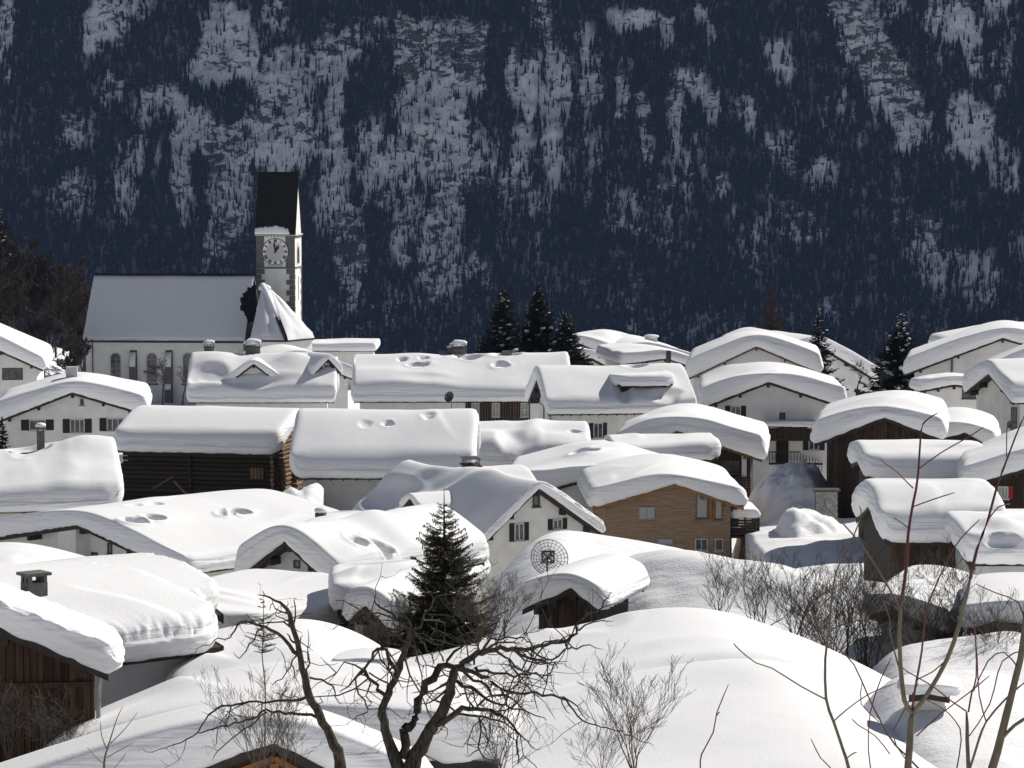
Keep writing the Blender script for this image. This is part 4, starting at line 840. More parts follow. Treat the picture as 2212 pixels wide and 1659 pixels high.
def village():
    # ---- dormer house in front of the church
    H = eave_house('house', 'house with a wide dormer gable deep in snow in front of the church', (418, 757), 335, -88, 7.0, 868, 722, T=1.25, og=.7)
    walls(H); roof(H); dormer(H, 1, 548, 784, 150, 56, 5.3, T=.6, wins=((-.9, .35, 1.6, .7), (1.2, .2, .8, .5)))
    bump(H, 440, 775, 2.6, 3, .5); bump(H, 640, 790, 3, 2.4, .5); dimple(H, 455, 815, 1.4, 1.6, .5); trough(H, 660, 770, 70, 3, .5, -.25)
    snow_cap(H, res=.25, seed=30, rr=2, amp=.16, s0=.55)
    chimney_sky(H, 452, 748, 1.1, .9); chimney_sky(H, 546, 748, 1.7, 1.0)
    H = gable_house('gable_annex', 'steep little snow capped gable with dark opening at the right end of the dormer house', (708, 773), (676, 808), (736, 804), 331.5, 30, 5, T=.75, og=.6, oe=.3, cat='annex'); finish(H, 'plaster_warm', res=.25, seed=31, rr=.6)
    window(H, 'front', 712, 797, 22, 16, 1, 1, None, 'frame_dark')
    # ---- long house
    H = eave_house('house', 'long snow loaded house with dark timber storey and three windows under the eave', (772, 757), 300, -89, 8.2, 866, 1222, T=1.25, og=.5, oe=.7)
    walls(H, 'plaster'); roof(H)
    for x, y, r, d in ((905, 793, .85, .8), (1080, 790, .7, .7), (870, 775, .5, .35), (915, 772, .45, .35), (1010, 765, 1.2, .7), (1092, 757, 1.2, .6)): dimple(H, x, y, r*.8, r, d)
    dimple(H, 903, 843, .25, .9, .25); bump(H, 800, 820, 2.2, 4, .4); bump(H, 880, 850, 1.5, 3, .3)
    snow_cap(H, res=.22, seed=33, rr=1.6, amp=.13, s0=.55, label='thick snow blanket pitted by melted vent hollows')
    chimney_sky(H, 991, 752, 1.5, .9); chimney_sky(H, 972, 750, .5, .5, kind='block'); chimney_sky(H, 1095, 758, 1.0, .6, kind='block', snow=False)
    # timber storey set flush below the eave
    for x0, x1 in ((1005, 1145),):
        P0, a, n, sc, c = face_hit(H, 'right', x0, 885); P1 = face_hit(H, 'right', x1, 885)[0]; wd = abs((P1-P0).y); k = 0; u = 0; rn = random.Random(3)
        while u < wd:
            w_ = rn.uniform(.2, .3); b = MB(); b.obox(P0, a, n, u+.012, min(wd, u+w_)-.012, -2.6, 1.35, .0, .05+rn.random()*.03); b.build('board', M['dark_wood'], H.root); u += w_
    def wproud(H, *a, **k):
        w = window(H, *a, **k); w.location = Matrix.Rotation(0, 3, 'Z')@(face_frame(H, a[0])[2]*.09); return w
    for x in (1027, 1071, 1133): wproud(H, 'right', x, 885, 17, 30, 2, 2, None, 'frame', 'curtain')
    b = MB(); P0 = face_hit(H, 'right', 1184, 870)[0]; b.tube([(P0.x+.75, P0.y-.6, P0.z+.7), (P0.x+.15, P0.y, P0.z-.1), (P0.x+.12, P0.y, P0.z-4)], .07, 6); b.build('downpipe', M['metal'], H.root)
    # ---- second row: house with shed dormer
    H = eave_house('house', 'cream house with a snow laden shed dormer and one shuttered window', (1163, 786), 262, -82, 6.4, 893, 1468, T=1.15, og=.9, oe=.7)
    walls(H, 'plaster_warm'); roof(H, rafters=True)
    P = lp(H, 1385, 822, 1.15, 1)
    # shed dormer: box under a slab of snow
    b = MB(); b.box(P.x-.6, P.x+1.5, P.y-2.1, P.y+2.1, P.z-1.6, P.z-.35); dm = b.build('dormer', M['dark_wood'], H.root)
    b = MB(); b.box(P.x-1.4, P.x+2.0, P.y-2.5, P.y+2.5, P.z-.35, P.z-.2); b.build('dormer_roof', M['eave_wood'], dm)
    D = House(); D.ox, D.oy, D.gz, D.rz = H.ox, H.oy, H.gz, H.rz; D.root = H.root; D.feats = []
    D.wl, D.hl, D.wr, D.hr, D.L, D.T, D.og, D.oe, D.zr = 2.6, .05, 2.2, .05, 5.0, .85, 0, 0, P.z-.2
    s2 = snow_cap(D, res=.2, seed=40, rr=.5, s0=.5, amp=.15, corner=1.3, name='dormer_snow', parent=dm); s2.location = (P.x-.2, P.y-2.5, 0)
    dimple(H, 1370, 786, .5, 1.0, .6); dimple(H, 1345, 850, 1.4, .9, .35); dimple(H, 1437, 855, 1.0, 1.2, .3)
    snow_cap(H, res=.2, seed=34, rr=1.2, s0=.55)
    window(H, 'right', 1292, 930, 20, 32, 2, 1, 'shutter', sw=9)
    window(H, 'right', 1410, 905, 30, 26, 2, 1, None)
    window(H, 'front', 1190, 905, 9, 18, 1, 1, None, sill=False)
    b = MB(); b.tube([(-2.2, -.15, H.zr-2.2), (-2.0, .8, H.zr-2.9), (-2.0, .82, 0)], .06, 6); b.build('downpipe', M['metal'], H.root)
    # ---- left white house
    H = gable_house('house', 'broad white gable house at left with three pairs of dark shutters', (156, 845), (-14, 911), (313, 891), 240, 6, 12, T=1.3, og=1.0, oe=.9)
    walls(H); roof(H); dimple(H, 150, 805, .8, .7, .3); snow_cap(H, res=.2, seed=35, rr=2.6, s0=.62, amp=.12, Rf=.9)
    chimney(H, 155, 803, .95, .55, 'block', 'plaster_grey', snow=False, side=1)
    window(H, 'front', 81, 918, 35, 22, 2, 1, 'shutter', sw=17); window(H, 'front', 167, 920, 31, 29, 3, 1, 'shutter', sw=15); window(H, 'front', 255, 917, 48, 27, 4, 1, 'shutter', sw=15); window(H, 'front', 177, 868, 11, 17, 1, 1, None, 'frame', sill=True)
    window(H, 'front', 291, 978, 11, 14, 1, 1, None, 'frame_dark', sill=False)
    # ---- wide gable, wooden verge, right of centre skyline
    H = gable_house('house', 'large snow loaded gable with tan timber verge at the skyline right of centre', (1634, 746), (1486, 816), (1770, 803), 305, -5, 14, T=1.65, og=.8, oe=.6)
    walls(H, 'plaster'); roof(H, barge='barge_brown', pm='barge_brown'); bump(H, 1640, 710, 3, 4, .4); snow_cap(H, res=.25, seed=36, rr=3.2, s0=.6, amp=.12)
    H = gable_house('house', 'small snow roof lump joined behind the right side of the wide gable', (1715, 770), (1650, 790), (1772, 800), 318, 14, 12, T=1.7); finish(H, res=.3, seed=37, rr=2)
    # ---- white house with balcony
    H = gable_house('house', 'white house with a dark balcony and small shuttered window under a thick snow arch', (1660, 822), (1517, 878), (1822, 876), 232, -3, 12, T=1.2, og=.9, oe=.8)
    walls(H); roof(H); bump(H, 1560, 800, 1.6, 2, .4); dimple(H, 1692, 795, .4, .3, .5); snow_cap(H, res=.18, seed=38, rr=2.6, s0=.55, amp=.14)
    window(H, 'front', 1589, 889, 22, 24, 2, 1, 'shutter', sw=11); window(H, 'front', 1690, 901, 13, 20, 1, 1, None, 'frame_dark'); window(H, 'front', 1758, 960, 22, 24, 2, 1, 'shutter', sw=12)
    P, a, n, sc, c = face_hit(H, 'front', 1706, 932); W2 = 52*sc
    b = MB(); b.obox(P, a, n, -W2, W2, -.65, -.5, 0, 1.3); bal = b.build('balcony', M['dark_wood'], H.root)
    for k in range(26):
        b = MB(); u = -W2+2*W2*(k+.08)/26; b.obox(P, a, n, u, u+2*W2*.86/26, -.5, .45, 1.24, 1.28); b.build('board', M['dark_wood'], bal)
    for s in (-1, 1):
        b = MB(); u = s*(W2-.03); b.obox(P, a, n, u-.03, u+.03, -.5, .45, 0, 1.2); b.build('side_panel', M['dark_wood'], bal)
    b = MB(); b.obox(P, a, n, -W2-.1, W2+.1, .45, .53, -.0, 1.5); b.build('rail', M['dark_wood'], bal)
    D = House(); D.ox, D.oy, D.gz, D.rz = H.ox, H.oy, H.gz, H.rz; D.root = bal; D.feats = []; D.wl = D.wr = W2+.1; D.hl = D.hr = .05; D.L = 1.5; D.T = .42; D.og = D.oe = 0; D.zr = 0
    s2 = snow_cap(D, res=.12, seed=41, rr=.5, s0=.5, oe=.02, og=.02, corner=.2, name='balcony_snow', parent=bal); s2.location = (P.x, P.y-1.5, P.z+.56)
    P, a, n, sc, c = face_hit(H, 'front', 1690, 965); b = MB(); b.obox(P, a, n, -.5, .5, -1.4, .95, .0, .06); b.build('door', M['dark_wood'], H.root)
    b = MB(); b.obox(P, a, n, -1.1, 3.2, -1.35, -1.25, .3, 1.1)
    for k in range(18): u = -1.1+4.2*k/17; b.obox(P, a, n, u, u+.05, -1.25-max(0, (u-1.2))*.35, -.35-max(0, (u-1.2))*.35, 1.05, 1.1)
    b.obox(P, a, n, -1.1, 1.4, -.35, -.27, 1.02, 1.13); b.build('stair_railing', M['dark_wood'], H.root)
    # ---- right side, white house
    H = gable_house('house', 'white house with drainpipe at the right skyline, its roof rising to the frame edge', (2166, 728), (1957, 806), (2330, 775), 285, -10, 13, T=1.2, og=.9, oe=.8)
    walls(H); roof(H); bump(H, 2040, 727, 3, 3, .5); snow_cap(H, res=.22, seed=42, rr=2.2, s0=.6)
    window(H, 'front', 2107, 830, 22, 38, 1, 2, None, 'frame_dark'); b = MB(); P = face_hit(H, 'front', 2056, 820)[0]; b.box(P.x-.08, P.x+.08, P.y-.16, P.y-.02, P.z-2.2, P.z+2.6); b.build('downpipe', M['metal'], H.root)
    H = rear_house('house', 'snow roof topping the right skyline behind the white house', (2160, 690), (2012, 722), (2330, 705), 305, 3, 10, T=1.1); finish(H, res=.35, seed=43, rr=3)
    H = gable_house('porch', 'low snow covered porch roof on the front of the right skyline house', (2062, 828), (1986, 842), (2128, 840), 270, 2, 4, T=.75, og=.3, oe=.3, cat='porch'); finish(H, res=.25, seed=44, rr=1.5); window(H, 'front', 2093, 848, 30, 26, 2, 1, None, 'frame_dark')
    H = gable_house('house', 'right edge house with snow pointing left above a sunlit white wall', (2290, 752), (2098, 848), (2420, 800), 245, -14, 14, T=1.3, og=.9, oe=.7); finish(H, res=.2, seed=45, rr=2)
    H = eave_house('house', 'right edge house whose dark open gable sits under a thick square snow slab', (2138, 772), 222, -78, 5.0, 868, 2300, T=1.2, og=.7, oe=.5)
    walls(H, 'plaster_warm'); roof(H); snow_cap(H, res=.18, seed=46, rr=1, s0=.6)
    window(H, 'right', 2190, 905, 14, 52, 2, 3, None, 'frame_dark')
village()

def log_barn():
    H = eave_house('log_barn', 'old dark log barn under a rounded snow slab, sunlit log gable at its right', (641, 872), 214, 78, 5.6, 979, 302, T=1.25, og=.55, oe=1.0, cat='barn')
    walls(H, 'eave_wood'); roof(H, purlins=False); snow_cap(H, res=.16, seed=50, rr=1.8, s0=.5, Rf=.95, amp=.06, corner=1.0, lips=1)
    ro = H.root; rn = random.Random(8); zt = H.zel; d = .33; n = 13
    y0, y1 = H.og, H.L-H.og
    for i in range(n):      # logs of the long wall facing the camera
        z = zt-.15-i*d; r = d*.5*rn.uniform(.9, 1.02); b = MB(); jx = rn.uniform(-.03, .03)
        if i == 6 or i == 7:
            pass
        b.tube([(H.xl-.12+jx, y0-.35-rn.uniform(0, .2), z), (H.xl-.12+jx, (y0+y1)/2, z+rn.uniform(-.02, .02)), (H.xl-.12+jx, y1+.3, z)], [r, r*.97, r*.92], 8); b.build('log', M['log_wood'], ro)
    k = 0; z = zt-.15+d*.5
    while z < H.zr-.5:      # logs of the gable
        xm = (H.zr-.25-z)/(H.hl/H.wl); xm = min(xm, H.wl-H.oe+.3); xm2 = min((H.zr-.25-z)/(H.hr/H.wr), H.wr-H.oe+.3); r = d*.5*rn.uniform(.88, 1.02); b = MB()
        b.tube([(-xm, y0-.12, z), (xm2, y0-.12, z)], r, 8); b.build('log', M['log_painted_sun'], ro); z += d
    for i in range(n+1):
        z = zt-.15-(i+.5)*d+d; r = d*.5*rn.uniform(.88, 1.02); b = MB(); e = rn.uniform(0, .25); b.tube([(H.xl-.3-e, y0-.12, z-d*.5), (H.xr+.3, y0-.12, z-d*.5)], [r, r*.95], 8); b.build('log', M['log_painted_sun'], ro)
    for xx in (H.xl+.9, 0.0, H.xr-.6):      # log ends of the cross walls
        for i in range(n):
            z = zt-.15-i*d; b = MB(); b.tube([(xx, y0-.5-rn.uniform(0, .15), z), (xx, y0+.2, z)], d*.46, 7); b.build('log_end', M['log_painted_sun'], ro)
    for i in range(n):
        z = zt-.15-i*d+d*.5; b = MB(); yy = H.L*.55; b.tube([(H.xl-.5, yy, z), (H.xl+.1, yy, z)], d*.42, 6); b.build('log_end', M['log_wood'], ro)
    b = MB(); P = face_hit(H, 'left', 558, 1020)[0]; b.box(H.xl-.33, H.xl-.29, P.y-.55, P.y+.55, P.z-.5, P.z+.4); hb = b.build('hatch', M['eave_wood'], ro)
    for k in range(4):
        b = MB(); b.box(H.xl-.37, H.xl-.331, P.y-.5+k*.26, P.y-.5+k*.26+.2, P.z-.45, P.z+.35); b.build('board', M['log_painted_sun'], hb)
    # leaning poles under the wall
    for x0, y0_, x1, y1_ in ((375, 1040, 408, 1075), (330, 1055, 372, 1030)):
        a_ = at(x0, y0_, 204); c_ = at(x1, y1_, 202); mi = ro.matrix_basis.inverted(); b = MB(); b.tube([mi@a_, mi@c_], .07, 6); b.build('prop', M['log_wood'], ro)
log_barn()

def village2():
    H = eave_house('house', 'grey walled house under a big smooth square snow roof beside the log barn', (652, 873), 207, -91, 6.6, 1030, 1022, T=1.3, og=.5, oe=.7)
    H.hr *= 1.0; walls(H, 'plaster_grey'); roof(H, rafters=True)
    for x, y, r, d in ((790, 920, .45, .12), (838, 917, .35, .35), (925, 897, .5, .15), (927, 905, .3, .12)): dimple(H, x, y, r, r, d)
    snow_cap(H, res=.15, seed=52, rr=1.6, s0=.5, amp=.05, corner=1.2, Rf=1.0, lips=1)
    H = eave_house('house', 'small snow roof with curling drifts between the square snow roof and cream house', (1022, 905), 226, -88, 5.4, 1006, 1262, T=1.1)
    trough(H, 1150, 925, 75, .8, 4, .25); dimple(H, 1110, 965, 1.6, 1.3, .35); bump(H, 1060, 960, 1.5, 1.8, .5); dimple(H, 1240, 938, .3, .4, .35); bump(H, 1200, 960, 1.5, 2, .3); finish(H, res=.16, seed=53, rr=1.6, rough=.5)
    H = gable_house('house', 'low flat snow mound left of the log barn with the dark railing', (278, 992), (245, 1003), (318, 1000), 222, 0, 4, T=.6, og=.2, oe=.2, cat='shed'); H.root['label'] = 'small snow topped lean-to between the shuttered white house and log barn'; finish(H, 'eave_wood', res=.2, seed=54)
    for k in range(9):
        b = MB(); x = -H.wl+.1+k*(H.wl+H.wr-.2)/8; b.box(x, x+.1, -.1, -.04, H.zr-2.4, H.zr-.9); b.build('rail_board', M['dark_wood'], H.root)
    H = eave_house('house', 'cream walled house at left edge with a wide snow roof and concrete chimney', (-60, 960), 190, -79, 7.4, 1104, 238, T=1.2, og=.6, oe=.8)
    walls(H, 'plaster_warm'); roof(H, barge='barge_brown', m='barge_brown'); bump(H, 215, 965, 2.2, 2.2, .5); dimple(H, 60, 962, 1.4, 1.2, .25); trough(H, 150, 1035, 80, .9, 5, .15); dimple(H, 118, 952, .6, 1.5, .3)
    snow_cap(H, res=.15, seed=55, rr=2, s0=.5, amp=.14, corner=1.3); ch = chimney(H, 88, 957, .55, .75, 'slots', 'concrete', d=.5, side=1)
    for x in (53, 68): window(H, 'right', x, 1105, 9, 10, 1, 1, None, 'frame_dark', sill=False)
    # ---- wood clad chalet
    H = gable_house('wooden_house', 'brown larch clad house with grey blinds in the middle right of the village', (1458, 1042), (1281, 1094), (1606, 1092), 182, 2, 12, T=.98, og=.9, oe=.75)
    walls(H, 'clad_wood'); roof(H, barge='warm_wood', pm='warm_wood', m='warm_wood'); rn = random.Random(5)
    b = MB(); z = float(H.zr)-5.6; k = 0
    zz = .0
    while zz < H.zr-.45:
        xl = max(H.xl, -(H.zr-.25-zz-.07)*H.wl/H.hl); xr = min(H.xr, (H.zr-.25-zz-.07)*H.wr/H.hr)
        if xr > xl: b.box(xl, xr, H.og-.03-.03*rn.random(), H.og, zz+.012, zz+.105)
        zz += .12
    o = b.build('cladding_strip', M['clad_wood'], H.root); o['kind'] = 'stuff'
    b = MB(); b.box(H.xr+.001, H.xr+.03, H.og, H.L-H.og, .0, H.zer); b.build('cladding', M['clad_wood'], H.root)
    def pr(w): w.location = (0, -.06, 0); return w
    pr(window(H, 'front', 1397, 1108, 36, 28, 2, 1, None, 'metal_grey', 'blind', sill=False)); pr(window(H, 'front', 1516, 1093, 26, 54, 1, 1, None, 'warm_wood', 'blind', sill=True)); pr(window(H, 'front', 1552, 1101, 17, 42, 1, 1, None, 'warm_wood', 'blind', sill=True))
    pr(window(H, 'front', 1437, 1170, 34, 14, 1, 1, None, 'metal_grey', 'blind', sill=False)); pr(window(H, 'front', 1515, 1176, 28, 26, 2, 1, None, 'frame', 'glass')); pr(window(H, 'front', 1553, 1176, 18, 26, 1, 1, None, 'frame', 'glass'))
    P = face_hit(H, 'front', 1534, 1095)[0]; b = MB(); b.box(P.x-.12, P.x+.12, H.og-.16, H.og-.05, P.z-.8, P.z+.9); b.build('post', M['warm_wood'], H.root)
    # balcony on its right side
    xx = H.xr; yb0 = H.og+.3; b = MB(); zf = H.zr-3.6
    b.box(xx+.031, xx+1.9, yb0, yb0+4, zf-.12, zf); bal = b.build('balcony', M['log_wood'], H.root)
    for k in range(6):
        g = MB(); g.box(xx+.05, xx+1.9, yb0-.06, yb0-.02, zf+.1+k*.17, zf+.22+k*.17); g.build('slat', M['log_wood'], bal); g = MB(); g.box(xx+1.86, xx+1.9, yb0, yb0+4, zf+.1+k*.17, zf+.22+k*.17); g.build('slat', M['log_wood'], bal)
    for u in (.1, 1.0, 1.88):
        g = MB(); g.box(xx+u-.05, xx+u+.05, yb0-.02, yb0+.08, -.5, zf+1.2); g.build('post', M['log_wood'], bal)
    D = House(); D.ox, D.oy, D.gz, D.rz = H.ox, H.oy, H.gz, H.rz; D.root = bal; D.feats = []; D.wl = D.wr = .95; D.hl = D.hr = .05; D.L = 4.0; D.T = .6; D.og = D.oe = 0; D.zr = 0
    s2 = snow_cap(D, res=.14, seed=57, rr=.5, s0=.5, oe=.02, og=.02, corner=.4, name='balcony_snow', parent=bal); s2.location = (xx+1.0, yb0, zf+1.25)
    for k in range(3): g = MB(); g.beam((xx+.3+k*.5, yb0+.1, .2), (xx+.9+k*.5, yb0+.1, zf-.3), .1, .06); g.build('leaning_board', M['log_wood'], bal)
    dimple(H, 1545, 1000, .4, .3, .25); dimple(H, 1590, 1020, .5, .4, .3); snow_cap(H, res=.13, seed=56, rr=2.8, s0=.6, amp=.12, corner=1.0)
    # ---- house behind chalet
    H = gable_house('house', 'house with brown fascia and grey post behind and right of the larch clad house', (1462, 928), (1330, 985), (1646, 990), 214, -6, 13, T=1.25, og=1.2, oe=.9)
    walls(H, 'dark_wood'); roof(H, barge='barge_brown', pm='barge_brown', m='barge_brown'); bump(H, 1400, 915, 2, 3, .3); dimple(H, 1465, 908, .3, .6, .35); dimple(H, 1545, 915, .3, .5, .3); dimple(H, 1400, 945, 1.0, 1.6, .3)
    snow_cap(H, res=.16, seed=58, rr=3, s0=.55, amp=.14)
    window(H, 'front', 1578, 1008, 40, 28, 3, 1, None, 'frame_dark'); 
    for x in (1608,):
        P = face_hit(H, 'front', x, 1020)[0]; b = MB(); b.box(P.x-.18, P.x+.18, .25, .6, -1, float(roofz(H, P.x))-.25); b.build('post', M['plaster_grey'], H.root)
        for k in range(7): g = MB(); g.box(P.x-1.2, P.x+.5, .1, .16, P.z-1.6+k*.2, P.z-1.45+k*.2); g.build('slat', M['log_wood'], H.root)
    # lower lump of the same group: roof of a bay
    H = corner_house('house', 'low rounded snow roof tucked in front of the brown fascia house', (1552, 990), 203, -84, 3.5, .5, 7, T=1.0, far=True, og=.3, oe=.3); finish(H, 'eave_wood', res=.16, seed=59, rr=2, corner=1.4)
    H = gable_house('house', 'wide snow covered roof behind the larch clad house and white steep gable', (1300, 1022), (1085, 1082), (1430, 1060), 193, -4, 13, T=1.25); dimple(H, 1262, 978, .9, .7, .6); dimple(H, 1258, 1004, 1.1, .6, .6); dimple(H, 1325, 992, .4, .35, .3); dimple(H, 1305, 1024, .3, .25, .2); finish(H, res=.16, seed=60, rr=3, s0=.5, amp=.14)
    # ---- steep white gable with dormer
    H = gable_house('house', 'white house with a steep sharp gable and two shuttered windows in the centre', (1160, 1050), (1040, 1172), (1297, 1148), 163, 33, 14, T=.42, og=.5, oe=.5)
    walls(H, 'plaster_warm'); roof(H); 
    window(H, 'front', 1121, 1149, 21, 38, 2, 1, 'shutter', sw=10); window(H, 'front', 1204, 1132, 21, 22, 2, 1, 'shutter', sw=10); window(H, 'front', 1158, 1081, 15, 26, 1, 1, None, 'frame_dark')
    dormer(H, -1, 890, 1072, 44, 26, 4.6, T=.3); bump(H, 1000, 1040, 2.5, 3, .5, -1); dimple(H, 960, 1040, 1.2, 2.2, .3, -1); dimple(H, 840, 1065, 1.0, 2.0, .35, -1)
    snow_cap(H, res=.13, seed=61, rr=1.4, s0=.5, amp=.25, corner=.4, rough=.6)
    H = eave_house('house', 'snow humped roof with a black double chimney in the village centre', (870, 1005), 176, -80, 5.5, 1112, 1130, T=1.1, og=.4, oe=.5)
    trough(H, 880, 1040, 20, .5, 2.2, -.45); trough(H, 930, 1045, 25, .5, 2.0, .3); finish(H, 'plaster_grey', res=.14, seed=62, rr=2.4, s0=.6, amp=.2); chimney(H, 1017, 1020, 1.7, .5, 'hood', 'metal', d=.9, snow=False)
    # ---- dark barn on the right
    H = gable_house('barn', 'tall dark vertical board barn under a big snow arch at right', (1910, 898), (1762, 956), (2034, 946), 191, -9, 12, T=1.25, og=.8, oe=.7, cat='barn')
    walls(H, 'eave_wood'); roof(H); planks_front(H, 'dark_wood', .24); planks_side(H, 1, 'dark_wood', .3); dimple(H, 2065, 955, .3, .9, .25); bump(H, 1990, 880, 3, 2, .3); snow_cap(H, res=.16, seed=63, rr=3.4, s0=.62, amp=.1, rough=.3)
    H = rear_house('house', 'shadowed snow roof end just right of the tall dark barn', (2090, 872), (2020, 890), (2150, 905), 212, -10, 8, T=1.3); finish(H, 'dark_wood', res=.2, seed=64, rr=2.5)
    # block pier beside the barn
    b = MB(); A = at(1786, 1118, 184); g = gz(A.x, A.y); t = empty('block_pier', (A.x, A.y, g), 0, 'light grey concrete block pier against the foot of the tall dark barn', 'pier'); zt = at(1786, 1062, 184).z-g
    b.box(-.68, .68, .02, .98, -1, zt); b.build('core', M['stone'], t); rn = random.Random(2); z = zt-.02; r_ = 0
    while z > -.2:
        x = -.7-(.17 if r_ % 2 else 0)
        while x < .69:
            xa = max(-.7, x); xb = min(.7, x+.34)
            if xb-xa > .05: g2 = MB(); g2.box(xa+.008, xb-.008, -.01-.008*rn.random(), .1, z-.185, z-.01); g2.build('block', M['brick'], t)
            x += .34
        z -= .19; r_ += 1
    b = MB(); b.box(-.85, .85, -.15, 1.1, zt, zt+.12); b.build('cap_slab', M['metal'], t)
    # ---- right middle
    H = eave_house('house', 'long low snow roof on the right above the snow humped shed', (1858, 950), 172, -90, 4.2, 1032, 2110, T=1.25, og=.4, oe=.4); finish(H, 'dark_wood', res=.14, seed=65, rr=2, corner=1.2, s0=.6)
    H = gable_house('house', 'right edge house in dark timber with a red shuttered window', (2290, 985), (2085, 1048), (2420, 1020), 160, -8, 8, T=1.0, og=.9, oe=.5); walls(H, 'eave_wood'); roof(H); planks_front(H, 'dark_wood', .25); snow_cap(H, res=.14, seed=66, rr=2, s0=.6)
    w = window(H, 'front', 2167, 1063, 22, 26, 3, 1, 'red', 'frame', 'curtain', sw=9); w.location = (0, -.06, 0)
    H = rear_house('house', 'snow roof slanting up to the right edge above the red shutters', (2240, 900), (2095, 975), (2330, 910), 178, -6, 6, T=1.1); finish(H, 'dark_wood', res=.16, seed=67, rr=2)
    H = eave_house('shed', 'dark board shed under a big rounded snow block at right', (1883, 1030), 138, -88, 4.4, 1168, 2130, T=1.35, og=.3, oe=.35, cat='shed'); walls(H, 'eave_wood'); roof(H, purlins=False); planks_side(H, 1, 'dark_wood', .22, y0=H.og, y1=H.L-H.og)
    dimple(H, 2050, 1125, .8, 1.2, .3); bump(H, 1960, 1060, 1.5, 2.5, .15); snow_cap(H, res=.11, seed=68, rr=2, corner=1.0, s0=.5, amp=.08, rough=.25)
    H = eave_house('house', 'pale walled house at the right edge under snow with a small hollow', (2060, 1110), 133, -88, 4.2, 1214, 2300, T=1.1, og=.3, oe=.35); bump(H, 2160, 1140, .8, .9, .3); dimple(H, 2165, 1165, .4, .7, .5); finish(H, 'plaster_grey', res=.11, seed=69, rr=2, corner=1.0)
village2()

